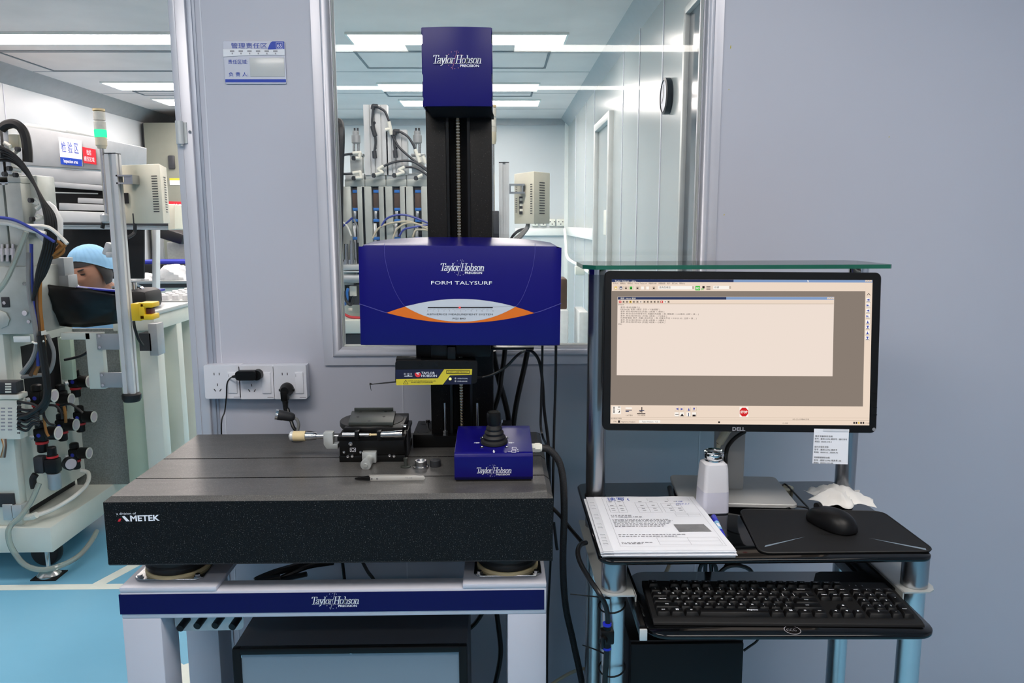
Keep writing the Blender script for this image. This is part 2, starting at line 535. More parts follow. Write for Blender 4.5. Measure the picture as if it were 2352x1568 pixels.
def maker_mark(mb, c, right, up, width, m=0, m_slash=0, m_dot=0):
    c, right, up = Vector(c), Vector(right), Vector(up)
    nrm = right.cross(up)
    k = width / 6.02
    def P(x, y, e=0): return c + right * ((x - 2.95 + 0.2 * (y - .5)) * k) + up * ((y - .4) * k) + nrm * e
    x = 0.0
    for word, gap in (('Taylor', 0.2), ('Hobson', 0)):
        for ch in word:
            adv, strokes = GL[ch]
            for st in strokes:
                for (ax, ay), (bx, by) in zip(st[:-1], st[1:]):
                    pts = [(px + dx, py + dy) for px, py in ((ax, ay), (bx, by)) for dx in (-.058, .058) for dy in (-.026, .026)]
                    mb.poly([P(x + px, py) for px, py in hull2(pts)], m)
            x += adv - (.1 if ch == 'T' else 0)
        x += gap
    mb.text('PRECISION', P(3.55, -.42), right, up, .3 * k, m, width=2.38 * k, bold=0.02)
    for j in range(14):
        t = 2 * PI * j / 14 + .2
        px, py = 2.72 + 1.0 * math.cos(t), .42 + 1.05 * math.sin(t)
        mb.poly([c + right * ((px - 2.95 + a) * k) + up * ((py - .4 + b) * k) for a, b in ((-.05, -.035), (.05, -.035), (0, .06))], m_dot)
    for j in range(9):
        t = 2 * PI * j / 9 + .5
        px, py = 2.72 + .58 * math.cos(t), .42 + .62 * math.sin(t)
        mb.poly([c + right * ((px - 2.95 + a) * k) + up * ((py - .4 + b) * k) for a, b in ((-.025, -.02), (.025, -.02), (0, .03))], m_dot)
    a0, a1 = (2.36, -.72), (3.02, 1.56)
    mb.poly([c + right * ((px - 2.95) * k) + up * ((py - .4) * k) for px, py in ((a0[0] - .015, a0[1]), (a0[0] + .015, a0[1]), (a1[0] + .015, a1[1]), (a1[0] - .015, a1[1]))], m_slash)

# ================================================================== ceiling lamps of both rooms (they light the scene)
YW, WT = 1.90, 0.05          # front face and thickness of the partition wall
ZC = 2.40
def lamp(x0, x1, y0, y1, label, m, group):
    t = thing('ceiling_light', label, 'lamp', ((x0 + x1) / 2, (y0 + y1) / 2, ZC), group)
    f = MB()
    f.box((x0 - .012, y0 - .012, ZC - .012), (x0, y1 + .012, ZC)); f.box((x1, y0 - .012, ZC - .012), (x1 + .012, y1 + .012, ZC))
    f.box((x0, y0 - .012, ZC - .012), (x1, y0, ZC)); f.box((x0, y1, ZC - .012), (x1, y1 + .012, ZC))
    f.obj('frame', 'seal_white', t)
    MB().box((x0, y0, ZC - .010), (x1, y1, ZC - .003)).obj('diffuser', m, t)
G1, G2 = 'ceiling lamps of the measuring room', 'ceiling lamps of the production room'
lamp(.10, 1.28, -.92, -.74, 'lamp of the measuring room mirrored as the long white strip right of the column', 'lamp_near', G1)
lamp(-1.70, -.52, -.92, -.74, 'ceiling lamp of the measuring room mirrored in the upper left corner of the window pane', 'lamp_near', G1)
lamp(.02, 1.20, -2.26, -2.08, 'rear ceiling lamp of the measuring room mirrored thin beside the wall clock', 'lamp_near', G1)
lamp(-1.22, -.04, -2.26, -2.08, 'rear ceiling lamp of the measuring room mirrored thin at the left window frame', 'lamp_near', G1)
lamp(.25, 1.43, .28, .80, 'ceiling lamp above the computer cart, out of view', 'lamp_near', G1)
lamp(-1.35, -.17, .28, .80, 'ceiling lamp above the granite plate, out of view', 'lamp_near', G1)
lamp(-.80, .374, 4.355, 4.59, 'nearest and longest ceiling lamp seen through the window, behind the blue column head', 'lamp_far', G2)
lamp(-.868, .302, 5.87, 6.17, 'middle ceiling lamp seen through the window, behind the blue column head', 'lamp_far', G2)
lamp(-.805, .35, 6.64, 6.95, 'farthest ceiling lamp seen through the window, behind the blue column head', 'lamp_far', G2)
lamp(-2.98, -1.70, 4.355, 4.59, 'nearest ceiling lamp seen through the open doorway, running out of the photo', 'lamp_far', G2)
lamp(-2.83, -1.66, 5.82, 6.11, 'middle ceiling lamp seen through the open doorway', 'lamp_far', G2)
lamp(-2.80, -1.63, 6.57, 6.90, 'farthest ceiling lamp seen through the open doorway', 'lamp_far', G2)
lamp(-2.95, -1.78, 2.75, 2.98, 'ceiling lamp over the press seen through the doorway, above the frame', 'lamp_far', G2)
lamp(-.80, .374, 2.45, 2.68, 'ceiling lamp over the press seen through the window, above the frame', 'lamp_far', G2)

# ================================================================== room shell
BX0, BX1, BY1 = -3.22, 0.70, 7.88
MB().box((-3.4, -3.3, -.05), (2.7, 8.0, 0)).struct('floor', 'floor_blue')
MB().box((-3.4, -3.3, ZC), (2.7, YW + .02, ZC + .05)).struct('ceiling', 'ceiling_white')
c = MB().box((-3.4, YW + .02, ZC), (1.0, 8.0, ZC + .05))
c.struct('ceiling_far', 'panel_ceiling')
# partition wall with doorway and window
wb = MB()
DX0, DX1, DZ = -1.95, -.752, 2.16
WX0, WX1, WZ0, WZ1 = -.425, .523, 1.056, 2.30
for a, b in (((-3.3, 0), (DX0, ZC)), ((DX0, DZ), (DX1, ZC)), ((DX1, 0), (WX0, ZC)), ((WX0, 0), (WX1, WZ0)), ((WX0, WZ1), (WX1, ZC)), ((WX1, 0), (2.6, ZC))):
    wb.box((a[0], YW, a[1]), (b[0], YW + WT, b[1]))
wb.struct('wall_front', 'wall_paint')
MB().box((2.6, -3.2, 0), (2.65, YW, ZC)).struct('wall_right', 'wall_paint')
MB().box((-3.35, -3.2, 0), (-3.3, YW, ZC)).struct('wall_left', 'wall_paint')
MB().box((-3.3, -3.25, 0), (2.6, -3.2, ZC)).struct('wall_rear', 'wall_paint')
for i, (x, z0, z1) in enumerate(((-.685, 0, ZC), (-.2404, 0, WZ0), (.509, 0, WZ0))):
    MB().box((x - .0016, YW - .0012, z0), (x + .0016, YW + .001, z1)).struct('trim_%d' % (i + 1), 'wall_seam')
# door frame (the leaf is swung out of sight)
d = thing('door_1', None, None, (DX1, YW, 0)); d['kind'] = 'structure'
f = MB()
f.box((DX1 - .002, YW - .014, 0), (DX1 + .036, YW + WT + .01, DZ + .036), bev=.002)
f.box((DX0 - .036, YW - .014, 0), (DX0 + .002, YW + WT + .01, DZ + .036), bev=.002)
f.box((DX0 + .002, YW - .014, DZ - .002), (DX1 - .002, YW + WT + .01, DZ + .036), bev=.002)
f.box((DX1 + .010, YW - .016, 0), (DX1 + .013, YW - .012, DZ))
f.obj('door_frame', 'alu_frame', d)
f = MB()
f.box((DX1 + .036, YW - .007, 0), (DX1 + .048, YW + .001, DZ + .05), bev=.001)
f.box((DX1 + .048, YW - .003, 0), (DX1 + .054, YW + .001, DZ + .05))
f.obj('door_frame_edge', 'alu_frame_dark', d)
h = MB()
h.cyl((-.742, YW - .024, 1.582), (-.742, YW - .024, 1.634), .0085, n=20)
h.box((-.742, YW - .018, 1.584), (-.728, YW - .014, 1.632))
h.cyl((-.739, YW - .024, 1.577), (-.739, YW - .024, 1.583), .0035, n=10)
h.obj('hinge', 'alu', d)
s = MB(); sp = PY(437, 303, YW - .014)
s.cyl(sp, sp + Vector((0, -.003, 0)), .0034, n=16); s.cyl(sp, sp + Vector((0, -.0034, 0)), .0016, n=6)
s.obj('screw', 'steel', d)

# window
wn = thing('window_1', None, None, (.05, YW, 1.05)); wn['kind'] = 'structure'
prof = [(0, 0.001), (0, -.006), (.021, -.008), (.022, -.0075), (.023, -.012), (.0255, -.0145), (.030, -.0148), (.036, -.0115), (.040, -.006), (.0425, -.001), (.0425, .004), (.0445, .004), (.0445, .046)]
fx0, fx1, fz0, fz1 = -.431, .531, 1.050, 2.31
rows = [[(fx0 + a, YW + y, fz0 + a), (fx1 - a, YW + y, fz0 + a), (fx1 - a, YW + y, fz1 - a), (fx0 + a, YW + y, fz1 - a)] for a, y in prof]
f = MB().grid(rows, closed=True)
f.obj('window_frame', 'alu_frame', wn, angle=50)
a = .0425
rows = [[(fx0 + q, YW + y, fz0 + q), (fx1 - q, YW + y, fz0 + q), (fx1 - q, YW + y, fz1 - q), (fx0 + q, YW + y, fz1 - q)] for q, y in ((a, .012), (a + .004, .010), (a + .006, .022))]
MB().grid(rows, closed=True).obj('seal', 'seal_white', wn)
MB().box((fx0 + a, YW + .022, fz0 + a), (fx1 - a, YW + .028, fz1 - a)).obj('window_pane', 'window_glass', wn, smooth=False)

# scrapes of old paint on the wall by the cart
for px, py, l in ((1678, 112, .008), (1674, 207, .003), (1663, 495, .004), (2042, 316, .003)):
    p = PY(px, py, YW - .0006)
    MB().poly([p + Vector((-.0012, 0, 0)), p + Vector((.0012, 0, .001)), p + Vector((.001, 0, l)), p + Vector((-.0005, 0, l * .9))]).struct('trim_%d' % (10 + int(px) % 7 + len(COL.objects) % 50), 'print_yellow')

# ================================================================== sign on the wall
P = lambda px, py: PY(px, py, YW - .004)
x0, x1, z0, z1 = -.6365, -.4935, 1.7205, 1.8165
t = thing('wall_sign', 'blue and grey responsibility sign on the wall between doorway and window', 'sign', (-.565, YW, z0))
MB().rplate((x0, z0), (x1, z1), .004, YW - .004, YW, bev=.0006).obj('plate', 'sign_plastic', t)
b = MB(); e = YW - .0046
b.box((x0 + .001, e, z0 + .0035), (x1 - .001, YW - .003, z0 + .0105))
pts = [(x1 - .001, e, z1 - .001), (x1 - .028, e, z1 - .001)]
for i in range(9):
    q = i / 8; pts.append((x1 - .028 - .012 * q, e, z1 - .001 - .018 * (q ** 1.8)))
pts.append((x1 - .001, e, z1 - .019))
b.poly(pts)
b.text('管理责任区', (x0 + .019, e - .0002, z1 - .0165), X_, Z_, .0115, width=.083, bold=.02, cjk=True)
b.text('责任区域:', (x0 + .010, e - .0002, z1 - .0515), X_, Z_, .0095, width=.045, bold=.015, cjk=True)
b.text('负 责 人:', (x0 + .010, e - .0002, z1 - .0790), X_, Z_, .0090, width=.045, bold=.015, cjk=True)
b.obj('blue_print', 'print_blue', t, smooth=False)
b = MB()
b.text('6S', (x1 - .0175, e - .0003, z1 - .0145), X_, Z_, .0085, width=.011)
for q in ((-.020, -.017, .0006, .013), (-.0047, -.017, .0006, .013)):
    b.box((x1 + q[0], e - .0003, z1 + q[1]), (x1 + q[0] + q[2], e, z1 + q[1] + q[3]))
for zz in (-.017, -.0043): b.box((x1 - .020, e - .0003, z1 + zz), (x1 - .0041, e, z1 + zz + .0006))
b.obj('emblem', 'print_white', t, smooth=False)
MB().box((x0 + .060, e - .0006, z0 + .016), (x1 - .003, YW - .003, z1 - .037), bev=.0008).obj('pocket', 'sign_pocket', t)
b = MB()
b.poly([(x0, e - .0006, z1 - .0355), (x0 + .04, e - .001, z1 - .033), (x0 + .10, e - .001, z1 - .031), (x1 - .001, e - .0006, z1 - .0315), (x1 - .001, e - .0006, z1 - .018), (x0 + .10, e - .001, z1 - .0195), (x0 + .06, e - .001, z1 - .018), (x0, e - .0006, z1 - .0185)])
for i in range(6):
    b.box((x0 + .016 + i * .020, e - .0014, z1 - .0245), (x0 + .026 + i * .020, e - .0012, z1 - .0215), m=1)
    b.box((x0 + .020 + i * .020, e - .0014, z1 - .030), (x0 + .0225 + i * .020, e - .0012, z1 - .0265), m=1)
b.obj('paper_strip', ['paper', 'print_grey'], t, smooth=False)

# ================================================================== mains sockets on the wall
SY = YW - .036
def socket(px0, px1, py0, py1, label, deep):
    a, b2 = PY(px0, py1, SY), PY(px1, py0, SY)
    x0, x1, z0, z1 = a.x, b2.x, a.z, b2.z
    t = thing('wall_socket', label, 'socket', ((x0 + x1) / 2, YW, z0), 'mains sockets on the wall')
    m = MB().rplate((x0 + .0006, z0), (x1 - .0006, z1), .005, SY, SY + .010, bev=.002)
    m.box((x0 + .0015, SY + .009, z0 + .001), (x1 - .0015, YW, z1 - .001), bev=.002)
    m.obj('plate', 'socket_white', t)
    w_ = x1 - x0
    r = MB()
    r.prism([(x0 + w_ * .66, SY + .001, z0 + .015), (x0 + w_ * .90, SY + .001, z0 + .015), (x0 + w_ * .90, SY + .001, z1 - .017), (x0 + w_ * .66, SY + .001, z1 - .017)], (0, -.004, 0), bev=.001)
    r.obj('rocker_switch', 'socket_rocker', t)
    k = MB(); e = SY - .0003
    cx, zt, zb = x0 + w_ * .36, z1 - .022, z0 + .030
    for s_ in (-1, 1):
        k.box((cx + s_ * .0062 - .0009, e, zt - .003), (cx + s_ * .0062 + .0009, SY + .001, zt + .003))
        k.obox((cx + s_ * .0068, e + .0005, zb - .008), (.0019, .0016, .0072), (0, s_ * math.radians(33), 0))
    k.box((cx - .0009, e, zb + .002), (cx + .0009, SY + .001, zb + .0085))
    k.obj('slots', 'print_black', t, smooth=False)
    k = MB()
    k.box((x0 + w_ * .685, SY - .0034, z1 - .029), (x0 + w_ * .695, SY - .003, z1 - .022))
    k.box((x1 - .019, SY - .0002, z0 + .0035), (x1 - .004, SY, z0 + .0052))
    k.obj('marks', 'print_grey', t, smooth=False)
    return x0, x1, z0, z1, cx, zt, zb
s1 = socket(471, 550.5, 838, 916, 'white wall socket nearest the doorway, with nothing plugged in', 0)
s2 = socket(550.5, 628.5, 839, 917, 'white wall socket in the middle with the black charger plugged in', 0)
s3 = socket(629, 703, 838, 917, 'white wall socket on the right with the round black plug', 0)
# charger with its thin lead
t = thing('charger', 'black plug-in charger lying across the middle wall socket', 'charger', (s2[4], SY, s2[6]))
m = MB()
a, b2 = PY(541, 863, SY - .028), PY(588, 864, SY - .030)
m.rplate((a.x - .001, a.z - .0115), (b2.x, b2.z + .0125), .008, SY - .030, SY - .010, bev=.003)
m.cyl((b2.x - .003, SY - .020, b2.z), (b2.x - .003, SY - .0008, b2.z), .0125, n=24)
m.obj('body', 'black_plastic', t)
m = MB(); q = PY(541, 864, SY - .022)
m.cyl(q, q + Vector((-.008, 0, -.001)), .004, .0026, n=12)
m.obj('strain_relief', 'black_rubber', t)
m = MB()
pts = [PY(*p, YW - .04) for p in ((533, 866), (526, 871), (521, 884), (520, 910), (516, 945), (514, 993))]
pts[-1] = Vector((pts[-1].x, 1.845, .90)); pts.append(Vector((pts[-1].x, 1.85, .70))); pts[0] = q + Vector((-.007, 0, -.001))
m.tube(pts, .0017, n=8)
m.obj('lead', 'cable_black', t)
# round plug with thick cable
t = thing('power_plug', 'round black mains plug with thick cable in the right-hand wall socket', 'plug', (s3[4], SY, s3[6]))
m = MB(); q = PY(660, 893, SY)
m.lathe((q.x, SY - .0008, q.z), [(.0165, 0), (.0165, .006), (.015, .012), (.012, .020), (.010, .026)], axis=(0, -1, 0), n=28)
m.obox((q.x - .002, SY - .017, q.z - .012), (.018, .022, .028), (math.radians(8), 0, 0), bev=.005)
m.box((q.x - .0185, SY - .010, q.z - .004), (q.x + .0185, SY - .002, q.z + .002), bev=.001)
m.obj('body', 'black_plastic', t)
m = MB()
for i in range(6):
    z = q.z - .026 - i * .0035
    m.cyl((q.x - .001, SY - .020, z), (q.x - .001, SY - .020, z - .0024), .0072 - i * .0003, n=14)
m.cyl((q.x - .001, SY - .020, q.z - .022), (q.x - .0005, SY - .020, q.z - .050), .0062, .005, n=14)
m.obj('strain_relief', 'black_rubber', t)
m = MB()
pts = [(q.x - .0005, SY - .020, q.z - .048)] + [tuple(PY(*p, y)) for p, y in (((661, 940), 1.845), ((668, 965), 1.83), ((684, 992), 1.82))] + [(-.43, 1.85, .86), (-.40, 1.85, .60), (-.38, 1.84, .35)]
m.tube(pts, .0043, n=10)
m.obj('cable', 'cable_black', t)

# ================================================================== steel stand with its isolators
ZS, SYF, SYB = .724, 1.38, 1.735
t = thing('machine_stand', 'light grey steel stand with a dark blue band carrying the granite plate', 'stand', (-.31, 1.55, 0))
SXL, SXR = -.7155, .0885
for (x0, x1) in ((SXL, SXL + .0735), (SXR - .0745, SXR)):
    for (y0, y1) in ((SYF, SYF + .075), (1.655, SYB)):
        MB().box((x0, y0 + (.0008 if y0 < 1.5 else 0), 0.012), (x1, y1, .6615), bev=.003).obj('leg', 'stand_paint', t)
        MB().cyl(((x0 + x1) / 2, (y0 + y1) / 2, 0), ((x0 + x1) / 2, (y0 + y1) / 2, .014), .03).obj('foot', 'black_rubber', t)
MB().box((SXL, SYF, .660), (SXR, SYF + .045, .7155), bev=.004).obj('beam', 'stand_paint', t)
MB().box((SXL + .07, SYB - .05, .660), (SXR - .07, SYB, .7155), bev=.004).obj('beam', 'stand_paint', t)
for x0, x1 in ((SXL, SXL + .06), (SXR - .06, SXR)):
    MB().box((x0, SYF + .075, .665), (x1, 1.655, .7155), bev=.004).obj('beam', 'stand_paint', t)
bd = MB().box((PY(275, 1390, SYF).x, SYF - .0012, .6705), (PY(1250, 1370, SYF).x, SYF + .001, .7100)).obj('blue_band', 'blue_band', t, smooth=False)
m = MB(); c = PY(769, 1380, SYF - .0016)
maker_mark(m, c, X_, Z_, .0885)
m.obj('maker_mark', 'print_white', bd, smooth=False)
iso = []
for (x0, x1, cx) in ((SXL, PY(497, 1345, SYF).x, PZ(404, 1312, ZS).x), (PY(1062, 1335, SYF).x, SXR, PZ(1166, 1310, ZS).x)):
    for (y0, y1, cy) in ((SYF - .001, 1.53, 1.462), (1.60, SYB, 1.67)):
        p = MB().box((x0, y0, .7135), (x1, y1, ZS), bev=.003).obj('corner_plate', 'stand_paint', t)
        mp = MB().rrect((cx - .066, cy - .058), (cx + .066, cy + .058), .012, ZS, ZS + .004, bev=.001, k=1).obj('mount_plate', 'steel', t)
        for sx in (-1, 1):
            for sy in (-1, 1):
                MB().lathe((cx + sx * .055, cy + sy * .048, ZS + .0038), [(.0075, 0), (.0075, .002), (.005, .002), (.005, .006)], n=6).obj('bolt', 'steel', mp)
        MB().lathe((cx, cy, ZS + .004), [(.061, 0), (.061, .004), (.059, .006)], n=40).obj('clamp_ring', 'tape_cream', t)
        MB().lathe((cx, cy, ZS + .009), [(.056, 0), (.059, .004), (.0605, .012), (.058, .017), (.060, .022), (.059, .032), (.057, .0405)], n=40).obj('air_isolator', 'black_rubber', t)
# valve bracket under the beam
p0, p1 = PY(404, 1447, 1.435), PY(560, 1418, 1.435)
vb = MB().rplate((p0.x, p0.z), (p1.x, .662), .012, 1.432, 1.436, bev=.0008).obj('valve_bracket', 'valve_plate', t)
for px, py in ((419, 1434), (458, 1429), (499, 1428), (538, 1431)):
    q = PY(px, py, 1.418)
    MB().cyl((q.x, 1.405, q.z - .001), (q.x + .004, 1.433, q.z + .004), .0072, n=14).obj('valve_knob', 'black_plastic', vb)

# ================================================================== granite plate
GZ, GB, GY0, GY1, GX0, GX1 = .905, .7735, 1.364, 1.797, -.7225, .0985
t = thing('granite_plate', 'thick black granite surface plate with two grooves along the top', 'granite plate', (-.31, 1.58, GB))
m = MB()
# cross-section in YZ with two slots, bevelled front edge
gs = [1.4725, 1.600]
pr = [(GY0, GB + .004), (GY0, GZ - .008), (GY0 + .010, GZ)]
for g in gs: pr += [(g - .0022, GZ), (g - .0022, GZ - .012), (g + .0022, GZ - .012), (g + .0022, GZ)]
pr += [(GY1 - .006, GZ), (GY1, GZ - .006), (GY1, GB), (GY0 + .004, GB)]
n = len(pr)
ch = .010
rows = []
for x, inset in ((GX0, 1), (GX0 + ch, 0), (GX1 - ch, 0), (GX1, 1)):
    rows.append([(x, y, (z - .008 * inset if z > GZ - .001 else z)) for y, z in pr])
vs = [p for r in rows for p in r]; fs = []
for i in range(3):
    for j in range(n):
        k = (j + 1) % n
        fs.append((i * n + j, (i + 1) * n + j, (i + 1) * n + k, i * n + k))
fs.append(tuple(range(n))); fs.append(tuple(3 * n + j for j in range(n))[::-1])
m._add(vs, fs)
m.bm.normal_update()
bmesh.ops.recalc_face_normals(m.bm, faces=m.bm.faces[:])
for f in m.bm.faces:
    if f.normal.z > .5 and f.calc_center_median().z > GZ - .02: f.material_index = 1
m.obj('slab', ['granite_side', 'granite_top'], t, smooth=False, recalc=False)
m = MB(); e = GY0 - .0004
q = PY(270, 1197, e)
m.text('METEK', PY(299.5, 1196.5, e), X_ + Z_ * .015, Z_, .0108, width=.0535, bold=.03)
A = [PY(*p, e) for p in ((280, 1186), (285.5, 1184), (298, 1196.5), (290, 1197))]
m.poly(A)
m.text('a division of', PY(267.5, 1182, e), X_ + Z_ * .015, Z_, .0043, width=.0355)
m.poly([PY(*p, e) for p in ((270, 1197.5), (273.5, 1191), (279, 1190.5), (276, 1197.3))], 1)
m.obj('lettering', ['print_white', 'print_red'], t, smooth=False)

# ================================================================== the profilometer: base, column, lead screw, head, pick-up
CY0 = 1.667
t = thing('profilometer', 'tall black measuring column with blue cap and wide blue traverse head on the granite plate', 'measuring machine', (-.08, 1.72, GZ))
cx0, cx1 = -.1495, -.0125
m = MB().box((cx0 - .042, CY0, GZ), (cx1 + .042, 1.790, GZ + .030), bev=.002)
m.obj('base_plate', 'black_anod', t)
m = MB()
for sx in (cx0 - .022, cx1 + .022):
    for y in (1.69, 1.765):
        m.lathe((sx, y, GZ + .0298), [(.0125, 0), (.0125, .0008), (.009, .0009)], n=24)
m.obj('bolt_holes', 'dark_line', t)
m = MB()
for sx in (cx0 - .014, cx1 + .016):
    m.cyl((sx, 1.727, GZ + .0295), (sx, 1.727, GZ + .041), .0032, n=12); m.cyl((sx, 1.727, GZ + .041), (sx, 1.727, GZ + .048), .0052, n=6)
m.obj('bolt', 'steel', t)
# column: two granite cheeks with the channel of the lead screw between
CT = 1.70
chx0, chx1 = PY(1025, 400, CY0).x, PY(1080, 400, CY0).x
MB().box((cx0, CY0, GZ + .0295), (chx0, 1.788, CT), bev=.002).obj('column', 'granite_column', t)
MB().box((chx1, CY0, GZ + .0295), (cx1, 1.788, CT), bev=.002).obj('column', 'granite_column', t)
MB().box((chx0 - .002, CY0 + .045, GZ + .0295), (chx1 + .002, 1.786, CT)).obj('column_back', 'black_matt', t)
for xx in (chx0, chx1 - .006):
    MB().box((xx, CY0 + .004, GZ + .0295), (xx + .006, CY0 + .046, CT)).obj('guide_strip', 'black_satin', t)
m = MB()
sx, sy = PY(1053, 400, CY0 + .012).x, CY0 + .012
R0, tp = .0066, .0062
z = GZ + .032; prof = []
while z < 1.64:
    prof += [(R0 * .72, z), (R0, z + tp * .3), (R0, z + tp * .7), (R0 * .72, z + tp)]
    z += tp
m.lathe((sx, sy, 0), prof, n=18)
m.obj('lead_screw', 'screw_steel', t)
for px in (1022, 1096):
    q = PY(px, 1000, CY0 - .01)
    m = MB(); x = q.x + .0004
    z1 = PY(px, 925, CY0 - .01).z
    m.cyl((x, CY0 - .008, GZ + .03), (x, CY0 - .008, z1), .0031, n=14)
    m.obj('stop_rod', 'steel', t)
    m = MB().cyl((x, CY0 - .008, GZ + .030), (x, CY0 - .008, GZ + .036), .0062, n=6).cyl((x, CY0 - .008, GZ + .037), (x, CY0 - .008, GZ + .042), .0058, n=6)
    m.obj('lock_nut', 'steel', t)
m = MB().box((cx0 + .004, CY0 - .016, GZ + .0295), (cx1 - .004, CY0 + .001, GZ + .031)); m.obj('base_lip', 'black_anod', t)
# blue cap on top
HY = 1.60
hx0, hx1 = PY(968.5, 62, HY).x, PY(1128, 62, HY).x
hz0, hz1 = PY(1050, 243, HY).z, PY(1050, 61, HY).z
cap = MB().box((hx0 + .003, HY + .006, hz0), (hx1 - .003, 1.80, hz1 - .001), bev=.004).obj('cap', 'black_satin', t)
m = MB()
rows = []
N = 14
for i in range(N + 1):
    u = i / N
    x = hx0 + (hx1 - hx0) * u
    y = HY + .007 * (2 * u - 1) ** 2
    rows.append([(x, y + .006, hz0 - .0005), (x, y + .0004, hz0), (x, y, hz0 + .003), (x, y, hz1 - .003), (x, y + .0008, hz1), (x, y + .008, hz1)])
m.grid(rows)
m.obj('cap_fascia', 'blue_panel', t)
m = MB()
for zz0, zz1, o in ((hz1 - .012, hz1, .0015), (hz1 - .088, hz1 - .030, .0008), (hz1 - .132, hz1 - .102, .0012), (hz0, hz0 + .012, .0008)):
    for x, s_ in ((hx0, -1), (hx1, 1)):
        m.box((x - .002, HY + .008, zz0), (x + .002, 1.72, zz1), bev=.0012)
m.obj('cap_side_ribs', 'blue_panel', t)
m = MB().prism([(hx0 + .004, HY + .006, hz0 + .001), (hx0 + .012, HY + .03, hz0 - .014), (hx0 + .012, 1.70, hz0 - .014), (hx0 + .004, 1.79, hz0 + .001)], (hx1 - hx0 - .008, 0, 0))
m.obj('cap_underside', 'black_matt', t)
m = MB(); maker_mark(m, PY(1049, 138, HY - .0006), X_, Z_, .0945, 0, 1, 2)
m.obj('maker_mark', ['print_white', 'print_pink', 'print_pink'], t, smooth=False)

# carriage and traverse head
HP = Matrix.Translation((-.0733, 1.4995, 1.2576)) @ Euler((0, math.radians(.59), math.radians(1.0))).to_matrix().to_4x4()
W2, H2, DP = .195, .0975, .150
m = MB(HP)
NX = 40
def crown(u): return .0115 * (1 - (u * u) ** 1.6)
rows = []
for i in range(NX + 1):
    u = -1 + 2 * i / NX
    e = max(0, abs(u) - .965) / .035
    k = crown(u)
    x = u * W2 - (.0 if abs(u) < .99 else 0)
    r = []
    for y, z in ((DP, -H2), (.006, -H2), (.0015, -H2 + .0015), (0, -H2 + .005), (0, 0), (0, H2 - .003), (.0008, H2 - .0008), (.004, H2 + .0002), (.05, H2 + .0006 + k * .36), (.10, H2 + .001 + k * .72), (DP - .004, H2 + .0015 + k), (DP, H2 - .002 + k)):
        zz = z - (e * e * .010 if z > H2 - .001 else 0)
        r.append((x, y + e * e * .003 * (1 if y < .01 else 0), zz))
    rows.append(r)
m.grid(rows)
m.poly([p for p in rows[0]]); m.poly([p for p in rows[-1]][::-1])
cov = m.obj('head_cover', 'blue_paint', t, angle=28)
# decorative seams on the front and the lens-shaped fascia
def FR(px, py, e=.0004):           # a photo point on the front face of the head, raised by e
    o = HP @ Vector((0, -e, 0)); nrm = HP.to_3x3() @ Vector((0, 1, 0)); r = ray(px, py)
    return CO + r * ((o - CO).dot(nrm) / r.dot(nrm))
C4 = lambda x, y: (800 + x / 4.1269, 520 + y / 4.1263)
def ribbon(mb, pts, wd, m=0):
    pts = smooth_path(pts, 6); rt = HP.to_3x3() @ X_; up = HP.to_3x3() @ Z_
    for a, b in zip(pts[:-1], pts[1:]):
        d = (b - a).normalized(); nn = up * d.dot(rt) - rt * d.dot(up)
        mb.poly([a - nn * wd, b - nn * wd, b + nn * wd, a + nn * wd], m)
m = MB()
ribbon(m, [FR(*C4(*p)) for p in ((344, 160), (343, 260), (368, 400), (420, 560), (480, 680), (532, 752))], .00035)
ribbon(m, [FR(*C4(*p)) for p in ((1770, 160), (1768, 260), (1742, 420), (1690, 580), (1640, 690), (1592, 757))], .00035)
ribbon(m, [FR(*C4(*p)) for p in ((102, 732), (200, 764), (300, 798), (366, 818))], .0007)
ribbon(m, [FR(*C4(*p)) for p in ((2018, 728), (1920, 766), (1830, 800), (1760, 820))], .0007)
m.obj('seams', 'blue_edge', cov, smooth=False)
m = MB()
def arc(p0, pm, p1, n=24):
    out = []
    for i in range(n + 1):
        s_ = i / n
        c = 2 * pm[1] - .5 * (p0[1] + p1[1])
        out.append((p0[0] + (p1[0] - p0[0]) * s_, (1 - s_) ** 2 * p0[1] + 2 * s_ * (1 - s_) * c + s_ ** 2 * p1[1]))
    return out
upa = arc((362, 818), (1058, 686), (1762, 820)); loa = arc((362, 818), (1062, 914), (1762, 820))
fa = MB(); fa.poly([FR(*C4(*p), .0006) for p in upa] + [FR(*C4(*p), .0006) for p in loa[::-1]])
fas = fa.obj('fascia', 'orange', t, smooth=False)
m = MB()
iu = [p for p in upa if 540 <= p[0] <= 1588]
il = []
for i in range(25):
    s_ = i / 24; x = 536 + (1590 - 536) * s_; q = (2 * s_ - 1)
    il.append((x, 902 - 145 * abs(q) ** 2.2))
m.poly([FR(*C4(536, 757), .0009)] + [FR(*C4(p[0], p[1]), .0009) for p in iu] + [FR(*C4(*p), .0009) for p in il[::-1]])
dial = m.obj('scale_panel', 'badge_silver', fas, smooth=False)
m = MB()
ribbon(m, [FR(*C4(753, 768), .0012), FR(*C4(1370, 768), .0012)], .0009)
rt, up = HP.to_3x3() @ X_, HP.to_3x3() @ Z_
for i in range(13):
    m.text(str(i), FR(*C4(753 + i * 51.4, 804), .0012), rt, up, .0022, align='C')
    for j in range(4):
        if i < 12: m.poly([FR(*C4(753 + i * 51.4 + j * 12.8 + a, 781 + b), .0012) for a, b in ((0, 0), (2, 0), (2, 5), (0, 5))])
m.text('ASPHERICS MEASUREMENT SYSTEM', FR(*C4(742, 839), .0012), rt, up, .0034, width=.1285)
m.text('PGI 840', FR(*C4(990, 880), .0012), rt, up, .0034, width=.025)
m.obj('scale_print', 'print_black', dial, smooth=False)
